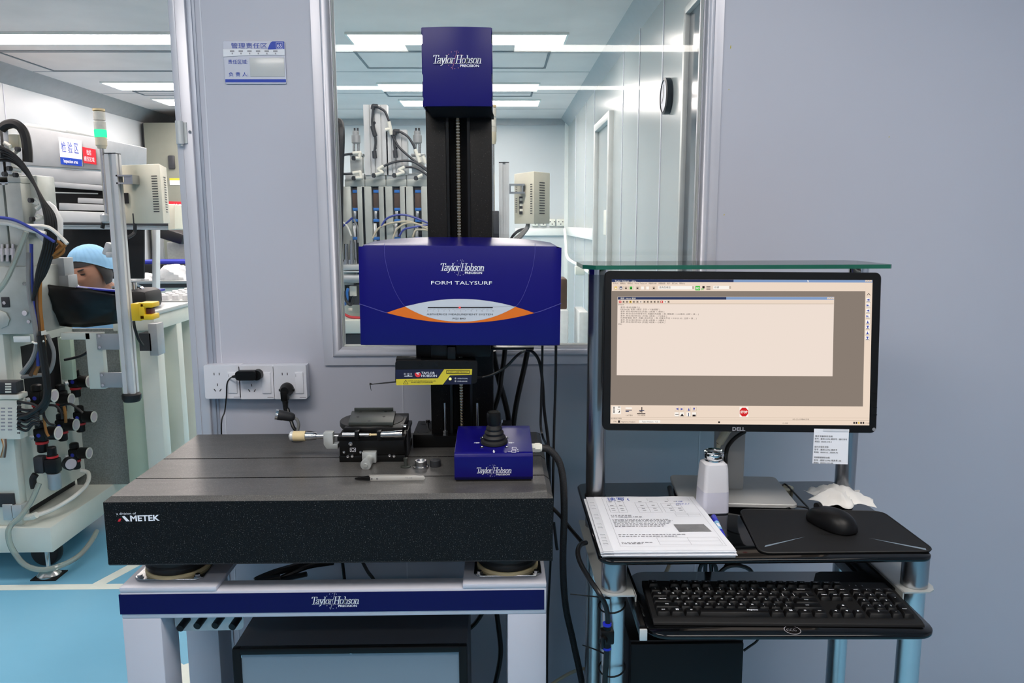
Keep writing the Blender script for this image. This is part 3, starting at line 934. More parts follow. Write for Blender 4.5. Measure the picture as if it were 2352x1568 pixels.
m = MB(); q = FR(*C4(1056, 768), .0016); m.ball(q, .0018, n=10); m.obj('pointer_light', 'led_red', dial)
m = MB(); maker_mark(m, FR(*C4(1077, 392), .0006), rt, up, .0835)
m.text('FORM TALYSURF', FR(*C4(785, 549), .0006), rt, up, .0069, width=.1175)
m.obj('lettering', 'print_white', cov, smooth=False)

# slide behind the head down to the pick-up
gz = PY(1000, 797, 1.5).z
m = MB()
m.box((PY(962, 810, 1.60).x, 1.545, gz - .028), (PY(1127, 810, 1.62).x, 1.66, gz + .004), bev=.002)
m.obj('slide', 'black_anod', t)
m = MB().box((PY(990, 810, 1.54).x, 1.535, gz - .03), (PY(1028, 810, 1.54).x, 1.546, gz + .002), bev=.001)
m.box((PY(1028, 830, 1.53).x, 1.525, gz - .034), (PY(1047, 830, 1.53).x, 1.546, gz - .004), bev=.001)
m.obj('pickup_clamp', 'black_satin', t)
# pick-up body (gauge)
GP = Matrix.Translation((-.1235, 1.515, 1.1075)) @ Euler((0, math.radians(1.6), math.radians(5))).to_matrix().to_4x4()
m = MB(GP)
m.rplate((-.0815, -.0258), (.0815, .0212), .007, 0, .040, bev=.002)
m.rplate((-.0805, .018), (-.031, .0232), .002, .004, .038)
gb = m.obj('pickup_body', 'black_plastic', t)
def GR(px, py, e=.0004):
    o = GP @ Vector((0, -e, 0)); nrm = GP.to_3x3() @ Y_; r = ray(px, py)
    return CO + r * ((o - CO).dot(nrm) / r.dot(nrm))
rt2, up2 = GP.to_3x3() @ X_, GP.to_3x3() @ Z_
m = MB()
C5 = lambda x, y: (740 + x / 3.9196, 800 + y / 3.92)
m.poly([GR(*C5(*p)) for p in ((657, 191), (1350, 186), (1340, 322), (668, 331))], 0)
m.poly([GR(*C5(*p), .0006) for p in ((1098, 187), (1350, 186), (1347, 237), (1150, 242), (1086, 325), (668, 331), (664, 277), (1042, 268))], 1)
lab = m.obj('label_plate', ['print_navy', 'print_yellow'], gb, smooth=False)
m = MB()
m.text('TAYLOR', GR(*C5(893, 230), .0008), rt2, up2, .0046, width=.0265, bold=.01)
m.text('HOBSON', GR(*C5(893, 256), .0008), rt2, up2, .0046, width=.0305, bold=.01)
m.text('OPERATIONAL', GR(*C5(1218, 275), .0008), rt2, up2, .0022, width=.0205)
m.text('OVER-RANGE', GR(*C5(1218, 300), .0008), rt2, up2, .0022, width=.0195)
for i in range(6): m.poly([GR(*C5(738 + i * 13 + a, 222 + b), .0008) for a, b in ((0, 0), (3, 0), (3, 16), (0, 16))])
m.poly([GR(*C5(*p), .0008) for p in ((740, 246), (765, 246), (775, 240), (786, 246), (812, 246), (812, 252), (740, 252))])
m.obj('white_print', 'print_white', lab, smooth=False)
m = MB()
for (xa, ya, xb, yb) in ((1118, 196, 1328, 201), (1118, 223, 1328, 228), (1118, 196, 1123, 228), (1323, 196, 1328, 228)):
    m.poly([GR(*C5(*p), .0008) for p in ((xa, ya), (xb, ya), (xb, yb), (xa, yb))])
m.text('CLASS 1 LASER PRODUCT', GR(*C5(1131, 217), .0008), rt2, up2, .0025, width=.041, bold=.015)
m.text('CAUTION - CLASS 3B LASER RADIATION WHEN OPEN', GR(*C5(772, 296), .0008), rt2, up2, .0019, width=.0550)
m.text('AVOID DIRECT EYE EXPOSURE', GR(*C5(800, 311), .0008), rt2, up2, .0026, width=.0430, bold=.015)
for a, b in (((730, 320), (752, 283)), ((752, 283), (774, 320)), ((774, 320), (730, 320))):
    ribbon(m, [GR(*C5(*a), .0008), GR(*C5(*b), .0008)], .0004)
m.poly([GR(*C5(*p), .0008) for p in ((750, 296), (754, 296), (753, 309), (751, 309))]); m.poly([GR(*C5(*p), .0008) for p in ((750, 312), (754, 312), (754, 315), (750, 315))])
m.obj('black_print', 'print_black', lab, smooth=False)
m = MB(); q = GR(*C5(862, 231), .0006); m.cyl(q, GR(*C5(862, 231), .0008), .0061, n=24); m.obj('red_emblem', 'print_red', lab)
m = MB(); m.poly([GR(*C5(*p), .0011) for p in ((845, 218), (878, 214), (879, 219), (866, 222), (868, 250), (862, 254), (858, 226), (846, 226))]); m.obj('emblem_mark', 'print_white', lab, smooth=False)
m = MB(); m.ball(GR(*C5(1152, 274), .0008), .0027, n=12); m.obj('status_light', 'led_yellow', gb)
m = MB()
for p in ((1200, 269), (1200, 294)): m.cyl(GR(*C5(*p), .0004), GR(*C5(*p), .0010), .0018, n=12)
m.obj('indicator', 'print_grey', gb)
m = MB()
for p in ((883, 150), (1022, 149), (1295, 127)): m.lathe(GR(*C5(*p), 0), [(.0042, 0), (.0042, .0008), (.0022, .0008), (.0020, .0002)], axis=(0, -1, 0), n=16)
m.obj('screw', 'black_satin', gb)
m = MB(); a, b = GR(904, 876.5, -.015), GR(850, 882.5, -.015)
m.tube([a + Vector((.006, 0, 0)), b], [.0016, .0009], n=8); m.cyl(b + Vector((-.001, 0, .0015)), b + Vector((.003, 0, .0005)), .0019, n=8)
m.tube([b, GR(852.5, 897, -.015)], [.0009, .0004], n=8)
m.obj('stylus_arm', 'black_satin', t)

# ================================================================== joystick box
JL, JR = PZ(1044, 1107, GZ).x, PZ(1224, 1106, GZ).x
t = thing('joystick_box', 'blue joystick control box standing on the granite plate', 'control box', ((JL + JR) / 2, 1.51, GZ))
pr = [(1.439, GZ + .003), (1.4345, GZ + .010), (1.434, GZ + .050), (1.4365, GZ + .0555), (1.4415, GZ + .058), (1.568, GZ + .0695), (1.588, GZ + .0700), (1.5915, GZ + .0675), (1.597, GZ + .05), (1.597, GZ + .003)]
MB().prism([(JL, y, z) for y, z in pr], (JR - JL, 0, 0), bev=.001, seg=2).obj('housing', 'blue_paint', t, angle=50)
MB().box((JL + .003, 1.439, GZ), (JR - .003, 1.594, GZ + .0032)).obj('bottom_plate', 'black_satin', t)
def JT(px, py, e=0.0003):    # a photo point on the sloping top
    a, b = Vector((0, 1.4415, GZ + .058)), Vector((0, 1.568, GZ + .0695))
    d = (b - a).normalized(); nrm = Vector((0, -d.z, d.y)); r = ray(px, py)
    return CO + r * ((a + nrm * e - CO).dot(nrm) / r.dot(nrm))
jd = Vector((0, .1265, .0115)).normalized(); jn = Vector((0, -jd.z, jd.y))
c = JT(1135, 1016, 0)
prof = [(.026, 0), (.0272, .002), (.0262, .006), (.0215, .009), (.0225, .012), (.0225, .014), (.0180, .018), (.0190, .021), (.0190, .023), (.0150, .027), (.0160, .030), (.0155, .032), (.0125, .036), (.0115, .040)]
bt = MB().lathe(c, prof, axis=jn, n=36).obj('rubber_boot', 'black_rubber', t)
MB().lathe(c + jn * .036, [(.0115, 0), (.0118, .001), (.0135, .008), (.0138, .024), (.0126, .0275), (.0095, .0285), (.0085, .0278)], axis=(jn + Vector((-.02, 0, 0))).normalized(), n=32).obj('joystick_knob', 'black_plastic', t)
C6 = lambda x, y: (740 + x / 3.9196, 800 + y / 3.92)
for p in ((1441, 805), (1662, 803), (1438, 890), (1662, 889)):
    q = JT(*C6(*p), 0)
    MB().lathe(q, [(.0040, 0), (.0040, .0008), (.0022, .0012), (.0016, .0004)], axis=jn, n=16).obj('screw', 'steel', t)
m = MB()
def JP(pts): m.poly([JT(*C6(*p)) for p in pts])
for s_, cx in ((-1, 1393), (1, 1702)):
    for a, b, cc, d_ in ((-26, -2, -8, 2), (-8, -4, 8, 4), (8, -2, 26, 2)): JP([(cx + a, 849 + b), (cx + cc, 849 + b), (cx + cc, 849 + d_), (cx + a, 849 + d_)])
    JP([(cx - s_ * 12, 843), (cx - s_ * 26, 849), (cx - s_ * 12, 855)])
JP([(1540, 914), (1550, 914), (1550, 928), (1558, 928), (1546, 942), (1534, 928), (1540, 928)])
for r_ in ((1642, 931, 1660, 934), (1672, 928, 1700, 931), (1705, 915, 1745, 918), (1705, 915, 1709, 936), (1742, 912, 1746, 936), (1705, 933, 1746, 936), (1708, 888, 1748, 891), (1708, 888, 1712, 908), (1744, 888, 1748, 908), (1712, 905, 1748, 908), (1758, 905, 1764, 914), (1760, 922, 1766, 932)):
    JP([(r_[0], r_[1]), (r_[2], r_[1]), (r_[2], r_[3]), (r_[0], r_[3])])
m.obj('white_symbols', 'print_white', t, smooth=False)
m = MB(); maker_mark(m, PY(1134, 1081, 1.4339), X_, Z_ + Y_ * -.01, .0665); m.obj('maker_mark', 'print_white', t, smooth=False)
gl = MB(); q = PY(1224, 1028, 1.50); q.x = JR
gl.cyl(q, q + X_ * .008, .0098, n=6); gl.cyl(q + X_ * .007, q + X_ * .017, .0098, n=8); gl.cyl(q + X_ * .016, q + X_ * .021, .0092, .0075, n=16)
gl.obj('cable_gland', 'fitting_white', t)
m = MB()
pts = [q + X_ * .019] + [PY(*p, y) for p, y in (((1262, 1033), 1.50), ((1283, 1058), 1.50), ((1293, 1100), 1.50), ((1296, 1180), 1.51), ((1293, 1290), 1.53), ((1299, 1390), 1.55), ((1317, 1475), 1.57), ((1340, 1590), 1.60))] + [(.20, 1.62, .2)]
m.tube(pts, .0072, n=12); m.obj('braided_lead', 'braid', t)

# ================================================================== micrometer stage
t = thing('micrometer_stage', 'black tilting specimen stage with silver micrometers on the granite plate', 'stage', (-.26, 1.63, GZ))
bx0, bx1, by0 = PZ(779, 1062, GZ).x, PZ(930, 1062, GZ).x, 1.566
zz = lambda y, Y: PY(850, y, Y).z
MB().box((bx0, by0, GZ), (bx1, 1.70, zz(1046, by0)), bev=.0012).obj('base_block', 'black_anod', t)
MB().box((bx0 + .001, by0 + .001, zz(1045, by0)), (bx1 - .002, 1.70, zz(1012, by0)), bev=.0012).obj('cross_slide', 'black_anod', t)
MB().box((bx0 - .003, by0 + .002, zz(1013, by0)), (bx1 + .001, 1.70, zz(1003, by0)), bev=.001).obj('cross_slide', 'black_anod', t)
MB().box((bx0 + .010, by0 + .010, zz(1003, by0) - .001), (bx1 - .006, 1.70, zz(985, by0)), bev=.001).obj('tilt_block', 'black_anod', t)
dc = PY(855, 962, 1.645)
r_ = .0685
MB().lathe((dc.x, dc.y - .003, dc.z - .014), [(r_ - .004, 0), (r_ - .001, .003), (r_, .005), (r_, .0125), (r_ - .001, .014)], n=56).obj('rotary_disc', 'black_anod', t)
hz = PY(850, 969.5, 1.592)
A = [PZ(800, 969.5, hz.z), PZ(903, 969.5, hz.z), PZ(909, 943, hz.z), PZ(808, 943, hz.z)]
tp = MB().prism([(p.x, p.y, dc.z - .002) for p in A], (0, 0, hz.z - dc.z + .002), bev=.0015).obj('top_plate', 'grey_anod', t)
MB().box((A[3].x + .006, A[3].y - .002, hz.z - .002), (A[2].x - .006, A[3].y + .003, hz.z + .0065), bev=.0006).obj('back_fence', 'grey_anod', t)
m = MB()
for p in ((828, 946), (886, 945), (822, 957), (882, 956.5), (848, 966.5)):
    q = PZ(*p, hz.z); m.lathe((q.x, q.y, hz.z - .001), [(.0032, 0), (.0032, .0014)], n=14)
m.obj('threaded_holes', 'dark_line', tp)
# front micrometer screw lying across
yq = by0 - .006
m = MB()
L = lambda px, py=998: PY(px, py, yq)
m.cyl(L(787), L(815), .0052, n=20); m.cyl(L(826), L(848), .0036, n=16)
m.obj('spring_plunger', 'steel', t)
m = MB(); m.obox((L(820).x, yq + .004, L(820).z - .001), (.0085, .018, .018), bev=.001); m.obox((L(871).x, yq + .004, L(871).z - .001), (.0085, .018, .018), bev=.001)
m.obj('screw_holder', 'black_satin', t)
m = MB(); m.ball(L(850), .003, n=10); m.cyl(L(850), L(866), .0022, n=10); m.obj('brass_tip', 'tape_cream', t)
m = MB(); m.lathe(L(875), [(.0058, 0), (.0066, .004), (.0070, .016), (.0070, .026), (.0080, .030), (.0080, .043), (.0074, .0445)], axis=(1, 0, 0.03), n=28)
m.obj('micrometer_head', 'steel', t)
# long micrometer sticking out to the left
ym = 1.60
L = lambda px, py=1001: PY(px, py, ym)
ax = (L(667, 1001.5) - L(748, 1001)).normalized()
m = MB().lathe(L(752, 1001), [(.0062, 0), (.0062, .022), (.0078, .024), (.0088, .034), (.0092, .045), (.0092, .048)], axis=ax, n=28); m.obj('micrometer_sleeve', 'steel', t)
m = MB().lathe(L(702, 1001), [(.0110, 0), (.0110, .002), (.0110, .0255)], axis=ax, n=28); m.obj('tape_wrap', 'tape_cream', t)
m = MB().lathe(L(676, 1001.4), [(.0102, 0), (.0102, .007), (.0090, .0085), (.0050, .009), (.0045, .011)], axis=ax, n=28); m.obj('thimble', 'alu', t)
b0, b1 = L(746, 1028), L(766, 991)
m = MB(); m.prism([(b0.x, ym - .010, b1.z), (b1.x, ym - .010, b1.z), (b1.x, ym - .010, b0.z + .010), (b1.x + .010, ym - .010, b0.z + .010), (b1.x + .010, ym - .010, b0.z), (b0.x + .006, ym - .010, b0.z), (b0.x, ym - .010, b0.z + .010)], (0, .020, 0), bev=.001)
m.obj('micrometer_bracket', 'alu_matt', t)
m = MB().cyl(L(766, 1001), L(780, 1001), .0022, n=12); m.obj('spindle', 'steel', t)
# micrometer pointing at the viewer
q0, q1 = PY(851, 1050, 1.560), PY(841, 1066, 1.522)
m = MB().box((PY(832, 1050, 1.556).x, 1.553, PY(850, 1062, 1.556).z), (PY(864, 1050, 1.556).x, 1.568, PY(850, 1038, 1.556).z), bev=.001); m.obj('micrometer_bracket', 'alu_matt', t)
m = MB().lathe(q0, [(.0082, 0), (.0084, .024), (.0105, .026), (.0112, .040), (.0106, .043), (.0045, .0435), (.0042, .0455)], axis=(q1 - q0).normalized(), n=28); m.obj('micrometer_head', 'alu_matt', t)
for px, py, rr in ((805, 1019, .0042), (790, 1038, .0026), (828, 1038, .0026), (799, 1048, .0030), (809, 1047, .0030), (895, 1046, .0030), (905, 1047, .0030)):
    q = PY(px, py, by0)
    MB().lathe(q + Y_ * .001, [(rr, 0), (rr, .002), (rr * .6, .0021), (rr * .5, .0012)], axis=(0, -1, 0), n=16).obj('cap_screw', 'steel', t)
m = MB(); a, b = C6(250, 894), C6(302, 930)
for (xa, ya, xb, yb) in ((250, 894, 302, 897), (250, 927, 302, 930), (250, 894, 253, 930), (299, 894, 302, 930)): m.poly([PY(*C6(*p), by0 + .0004) for p in ((xa, ya), (xb, ya), (xb, yb), (xa, yb))])
for s_, x in ((1, 256), (-1, 296)):
    m.poly([PY(*C6(*p), by0 + .0004) for p in ((x, 912), (x + s_ * 14, 900), (x + s_ * 18, 900), (x + s_ * 5, 912))]); m.poly([PY(*C6(*p), by0 + .0004) for p in ((x, 912), (x + s_ * 5, 912), (x + s_ * 18, 924), (x + s_ * 14, 924))])
m.obj('emblem', 'print_white', t, smooth=False)
m = MB(); q = PY(918, 981, 1.60); m.cyl(q, q + Vector((.016, -.004, .001)), .0058, n=18); m.obj('clamp_knob', 'steel', t)
m = MB(); m.box((bx1 - .001, 1.60, GZ + .002), (bx1 + .003, 1.64, zz(1000, by0)), bev=.0008); m.obj('side_bracket', 'mach_dark', t)

# small fixtures standing beside the stage
def fixture(label, px, py, prof, mt, hole=None):
    q = PZ(px, py, GZ)
    m = MB().lathe((q.x, q.y, GZ), prof, n=32)
    return m.top('specimen_mount', label, 'specimen mount', mt)
fixture('small dark post on a flat disc beside the black stage', 932, 1072, [(.0105, 0), (.0105, .0022), (.0040, .0024), (.0040, .014), (.0046, .0142), (.0046, .019), (.0030, .0195)], 'grey_anod')
fixture('shiny steel ring with a flange, middle one of the small pieces by the tweezers', 967, 1073, [(.0160, 0), (.0160, .0035), (.0122, .004), (.0122, .014), (.0112, .0152), (.0075, .0152), (.0050, .009)], 'steel')
fixture('plain dull grey cylinder between the flanged ring and the blue control box', 1000, 1070, [(.0113, 0), (.0113, .013), (.0105, .0138), (.0050, .0138), (.0045, .0150)], 'mach_dark')

# tweezers
t = thing('tweezers', 'steel tweezers with black tips lying on the front of the granite plate', 'tweezers', PZ(900, 1100, GZ))
a, b, c = PZ(815, 1104, GZ), PZ(848, 1104, GZ), PZ(976, 1103, GZ)
m = MB(); m.prism([b, c + Vector((-.003, 0, 0)), c + Vector((0, 0, .003)), c + Vector((0, 0, .007)), c + Vector((-.003, 0, .0095)), b + Vector((0, 0, .0085))], (0, .0012, 0), bev=.0003); m.obj('arm', 'tweezer_steel', t)
m = MB(); pts = [b + Vector((-.002, .008, 0)), b + Vector((.035, .009, 0)), b + Vector((.075, .006, 0)), c + Vector((-.012, .0013, 0))]; pts = smooth_path(pts, 5)
for p, q in zip(pts[:-1], pts[1:]): m.prism([p, q, q + Z_ * .0090, p + Z_ * .0090], (0, .0010, 0))
m.obj('arm', 'tweezer_steel', t)
m = MB(); m.prism([a + Z_ * .003, b + Vector((.002, -.0004, .0004)), b + Vector((.002, -.0004, .008)), a + Z_ * .005], (0, .0016, 0)); m.obj('black_tip', 'black_plastic', t)
m = MB(); m.prism([a + Vector((0, .003, .003)), b + Vector((.0, .0078, .0004)), b + Vector((.0, .0078, .008)), a + Vector((0, .003, .005))], (0, .0016, 0)); m.obj('black_tip', 'black_plastic', t)
m = MB()
for d_ in (.005, .0155): m.cyl(b + Vector((d_, 0, .0044)), b + Vector((d_, -.0008, .0044)), .0019, n=14)
m.text('TD-248', b + Vector((.070, -.0003, .004)), X_, Z_, .0030, 1)
m.obj('rivets', ['chrome', 'print_grey'], t)

# little work lamp on a bent neck
t = thing('work_lamp', 'small grey torch-like lamp on a bent neck behind the micrometer', 'lamp', (-.455, 1.735, GZ))
yl = 1.73
a, b = PY(632, 951, yl - .01), PY(674, 958, yl)
ax = (b - a).normalized()
m = MB().lathe(a, [(.0092, .004), (.0118, .0045), (.0118, .016), (.0112, .018), (.0104, .034), (.0088, .040), (.0060, .0435)], axis=ax, n=28); m.obj('lamp_head', 'mach_dark', t)
m = MB().lathe(a, [(.0100, 0), (.0118, .0006), (.0120, .006), (.0102, .006), (.0062, .0058)], axis=ax, n=28); m.obj('bezel', 'chrome', t)
m = MB().lathe(a, [(.0098, .0012), (.0098, .0030)], axis=ax, n=24); m.obj('lens', 'signal_clear', t)
m = MB(); m.tube([b - ax * .003, PY(681, 962, yl), PY(686, 974, yl), PY(684, 988, yl), (PY(684, 996, yl).x, yl, GZ + .004)], .0035, n=10); m.obj('bent_neck', 'cable_grey', t)
m = MB().lathe((PY(684, 996, yl).x, yl, GZ), [(.014, 0), (.014, .003), (.010, .0045)], n=24); m.obj('base', 'mach_dark', t)

# ================================================================== electronics cabinet under the stand
yc = 1.43
A, B = PY(533, 1498, yc), PY(1072, 1478, yc)
zc = (A.z + B.z) / 2
t = thing('electronics_cabinet', 'grey electronics cabinet with pale front panel on the floor under the stand', 'cabinet', ((A.x + B.x) / 2, 1.52, 0), rot=(0, 0, 0))
MB().box((A.x, yc + .012, .03), (B.x, 1.640, zc), bev=.003).obj('case', 'cabinet_dark', t)
m = MB()
m.box((A.x - .001, yc, .03), (A.x + .016, yc + .014, zc + .001), bev=.003); m.box((B.x - .016, yc, .03), (B.x + .001, yc + .014, zc + .001), bev=.003)
m.box((A.x + .014, yc, zc - .013), (B.x - .014, yc + .014, zc + .001), bev=.003); m.box((A.x + .014, yc, .03), (B.x - .014, yc + .014, .05), bev=.003)
m.obj('front_frame', 'black_plastic', t)
MB().box((A.x + .015, yc + .005, .049), (B.x - .015, yc + .014, zc - .012)).obj('front_panel', 'cabinet_panel', t)
for px, py in ((552, 1507), (806, 1497), (1052, 1489)):
    q = PY(px, py, yc + .005); MB().lathe(q, [(.0042, 0), (.0040, .0012), (.0016, .0014), (.0014, .0006)], axis=(0, -1, 0), n=14).obj('screw', 'steel', t)
for x in (A.x + .04, B.x - .04):
    for y in (1.47, 1.60): MB().cyl((x, y, 0), (x, y, .031), .016).obj('foot', 'black_rubber', t)

# ================================================================== loose cables behind and beside the instrument
def cable(label, pts, r, mt='cable_black', group=None, name='cable'):
    m = MB(); m.tube(pts, r, n=8)
    return m.top(name, label, 'cable', mt, group)
PTS = lambda y, *ps: [PY(*p, y) for p in ps]
z795 = Vector((0, 0, .02))
cable('thin black cable hanging from the right end of the blue head, rightmost of all', PTS(1.60, (1277, 792), (1276, 876), (1273, 978), (1270, 1119)) + [PY(1268, 1200, 1.66), PY(1264, 1300, 1.70), PY(1259, 1400, 1.70), PY(1257, 1470, 1.70), PY(1256, 1600, 1.70)], .0028)
cable('thin black cable hanging straight beside the looping one, right of the column', PTS(1.615, (1246, 792), (1245, 851), (1243, 927), (1242, 975), (1247, 1004)) + [PY(1256, 1040, 1.82), PY(1258, 1200, 1.83)], .0026)
cable('black cable curving over from the bracket under the head and down past the control box', PTS(1.63, (1207, 804), (1224, 808), (1239, 831), (1246, 876), (1250, 940), (1258, 1004), (1261, 1050)) + [PY(1262, 1110, 1.80), PY(1258, 1240, 1.82)], .0034)
cable('black pick-up cable sagging from the yellow-labelled pick-up to the bracket under the head', [PY(1091, 866, 1.535)] + PTS(1.56, (1106, 866), (1130, 860), (1161, 843), (1189, 815)) + [PY(1206, 805, 1.62)], .0028)
cable('thick black cable leaning left behind the column foot', PTS(1.80, (1160, 797), (1157, 830), (1151, 866), (1147, 900), (1133, 946), (1118, 990)), .0058)
cable('thick black cable crossing to the right behind the column foot', PTS(1.815, (1133, 806), (1143, 861), (1157, 912), (1166, 950), (1170, 985), (1171, 1010)), .0066)
cable('thick black cable leaning right from the bracket down behind the blue box', PTS(1.80, (1212, 803), (1204, 845), (1196, 880), (1185, 933), (1178, 985)), .0064)
m = MB().box((PY(1126, 800, 1.66).x, 1.655, PY(1126, 803, 1.66).z), (PY(1226, 800, 1.66).x, 1.70, PY(1126, 797, 1.66).z), bev=.001)
m.obj('cable_bracket', 'black_satin', bpy.data.objects['profilometer'])
cable('flat black cable bundle sloping under the granite plate, left of centre', [PY(720, 1290, 1.74), PY(660, 1306, 1.70), PY(622, 1318, 1.68), PY(588, 1334, 1.66), (-.50, 1.67, .60)], .0085)
cable('second black cable bundle sloping under the granite plate, just right of the flat one', [PY(765, 1292, 1.755), PY(712, 1300, 1.72), PY(672, 1315, 1.70), PY(642, 1330, 1.69), (-.445, 1.69, .60)], .0060)
cable('short black cable dropping behind the blue band, right of the maker name', [PY(830, 1285, 1.72), PY(838, 1300, 1.72), PY(846, 1314, 1.72), PY(856, 1327, 1.72), PY(870, 1350, 1.72)], .0042)
cable('black cable leaving the electronics cabinet up to the right, behind the stand leg', [PY(1112, 1400, 1.66), PY(1100, 1420, 1.66), PY(1086, 1437, 1.66), PY(1066, 1452, 1.66)], .0050)
cable('thick black cable hanging between the cabinet and the right stand leg', PTS(1.66, (1139, 1395), (1145, 1440), (1150, 1490), (1146, 1530), (1135, 1580)), .0056)
cable('beige cable running low along the floor side between stand and cart', [PY(1262, 1575, 1.70), PY(1290, 1556, 1.70), PY(1320, 1541, 1.70), PY(1345, 1535, 1.70), PY(1380, 1532, 1.70)], .0040, 'cable_beige')
m = thing('waste_sheet', 'crumpled scrap of white sheet lying on the blue floor behind the stand', 'sheet', (-1.0, 2.22, 0))
rows = [[(-1.07 + .19 * i / 10, 2.02 + (.295 + .006 * math.sin(i * 1.7)) * j / 8, .0095 + .004 * math.sin(i * 2.1 + j * 1.3) + .003 * math.sin(i * 1.1 - j * 2.3)) for i in range(11)] for j in range(9)]
o = MB().grid(rows).obj('sheet', 'tape_white', m)

# ================================================================== computer cart
SZ = .822                      # top of the black glass shelf
SX0, SX1, SYf, SYb = .172, .7585, 1.258, 1.662
t = thing('computer_cart', 'glass and steel tube computer cart against the wall', 'cart', (.465, 1.45, 0))
MB().rrect((SX0, SYf), (SX1, SYb), .025, SZ - .008, SZ, bev=.0015).obj('black_glass_shelf', 'black_glass', t, angle=50)
TZ = 1.316
gy0, gy1 = 1.495, 1.665
gx0, gx1 = PY(1342, 604, gy0).x, PY(2051, 602, gy0).x
g = MB().prism([(gx0 + .022, gy0, TZ - .008), (gx1 - .004, gy0, TZ - .008), (gx1, gy0 + .004, TZ - .008), (gx1, gy1 - .02, TZ - .008), (gx1 - .02, gy1, TZ - .008), (gx0 + .02, gy1, TZ - .008), (gx0, gy1 - .02, TZ - .008), (gx0, gy0 + .03, TZ - .008)], (0, 0, .008))
g.bm.normal_update(); bmesh.ops.recalc_face_normals(g.bm, faces=g.bm.faces[:])
for f in g.bm.faces:
    if abs(f.normal.z) < .5: f.material_index = 1
g.obj('top_glass_shelf', ['shelf_glass', 'glass_edge'], t, smooth=False)
PYc = 1.575
pxl, pxr = .2035, PY(1942, 1080, PYc).x
for x in (pxl, pxr):
    p = MB().cyl((x, PYc, SZ), (x, PYc, TZ - .022), .0205, n=32).obj('post', 'tube_dark', t)
    MB().lathe((x, PYc, SZ), [(.0225, 0), (.0225, .004), (.021, .006)], n=32).obj('post_ring', 'black_satin', p)
    MB().lathe((x, PYc, TZ - .024), [(.0200, 0), (.0200, .0155), (.0185, .016)], n=32).obj('post_cap', 'chrome', p)
LY = 1.29
lxl, lxr = PY(1407, 1500, LY).x, PY(2086, 1500, LY).x
BZ = PY(1400, 1352, LY).z          # bracket plates of the keyboard runners
legs = ((lxl, LY), (lxr, LY), (pxl + .002, PYc), (PY(1922, 1500, PYc).x, PYc))
for i, (x, y) in enumerate(legs):
    l = MB().cyl((x, y, 0), (x, y, BZ), .0200, n=32).obj('leg', 'tube_satin', t)
    MB().cyl((x, y, BZ + .003), (x, y, SZ - .008), .0225, n=32).obj('collar', 'tube_dark', l)
    if y < 1.4:
        MB().lathe((x, y, SZ - .0005), [(.011, 0), (.0105, .002), (.006, .0028)], n=24).obj('cap', 'chrome', l)
for s_, x in ((-1, lxl), (1, lxr)):
    m = MB()
    xo, xi = x + s_ * .030, x - s_ * .034
    pts = [(xi, LY - .030), (x + s_ * .012, LY - .030), (xo - s_ * .006, LY - .022), (xo, LY - .008), (xo, PYc + .03), (xi, PYc + .03)]
    m.prism([(a, b, BZ) for a, b in pts], (0, 0, .0025))
    m.box((xi - .0012, LY - .030, BZ - .042), (xi + .0012, PYc + .03, BZ + .0025))
    m.obj('runner_bracket', 'alu_matt', t)
# tray
KYW = math.radians(-2.4)
TRZ = .737
ta = PZ(1486, 1458, TRZ); tb = PZ(2135, 1448, TRZ)
XT = Matrix.Translation((.4765, 1.157, 0)) @ Matrix.Rotation(math.radians(-1.2), 4, 'Z')
txw = .2375
tray = MB(XT).rrect((-txw, 0.002), (txw, .235), .035, TRZ - .008, TRZ, bev=.0015).obj('keyboard_tray', 'black_glass', t, angle=50)
m = MB(XT)
m.cyl((.002, .018, TRZ + .0003), (.002, .018, TRZ + .0005), .0135, n=28)
m.obj('maker_sticker', 'print_grey', tray)
m = MB(XT)
for r0, nn in ((.0122, 28),): m.cyl((.002, .018, TRZ + .0006), (.002, .018, TRZ + .0007), r0, n=nn)
m.obj('sticker_ground', 'black_satin', tray)
m = MB(XT); m.text('CCC', (-.0080, .0140, TRZ + .0009), X_, Y_, .0075, width=.016); m.obj('sticker_print', 'print_grey', tray, smooth=False)
for s_ in (-1, 1):
    xr = lxl + .0385 if s_ < 0 else lxr - .0385
    m = MB()
    m.box((xr - .003, LY - .005, BZ - .034), (xr + .003, PYc + .02, BZ - .002), bev=.0008)
    m.obj('fixed_runner', 'black_satin', t)
    m = MB(XT)
    xx = s_ * (txw + .006) if s_ < 0 else txw - .030
    zo = 0 if s_ < 0 else -.018
    m.box((xx - .0045, .018 if s_ < 0 else .10, TRZ - .014 + zo), (xx + .0045, .34, TRZ + .009 + zo), bev=.001)
    m.box((xx - .006, .012 if s_ < 0 else .09, TRZ - .012 + zo), (xx + .006, .02 if s_ < 0 else .10, TRZ + .006 + zo), bev=.001)
    ru = m.obj('sliding_runner', 'black_satin', t)
    if s_ < 0: MB(XT).box((xx - .0062, .008, TRZ - .013), (xx + .0062, .0125, TRZ + .0065), bev=.001).obj('runner_tip', 'alu', ru)
MB().rrect((lxl - .01, LY), (lxr + .01, PYc), .02, .200, .208, bev=.001).obj('bottom_shelf', 'black_glass', t, angle=50)

# computer tower under the tray
q0, q1 = PY(1400, 1474, 1.36), PY(1711, 1474, 1.36)
t = thing('computer_tower', 'black computer tower standing on the lowest shelf of the cart', 'computer', ((.245 + q1.x) / 2, 1.46, .208))
MB().box((.245, 1.366, .208), (q1.x, 1.55, q0.z), bev=.004).obj('case', 'black_satin', t)
MB().box((.247, 1.358, .212), (q1.x - .002, 1.368, q0.z - .004), bev=.003).obj('front_panel', 'black_plastic', t)

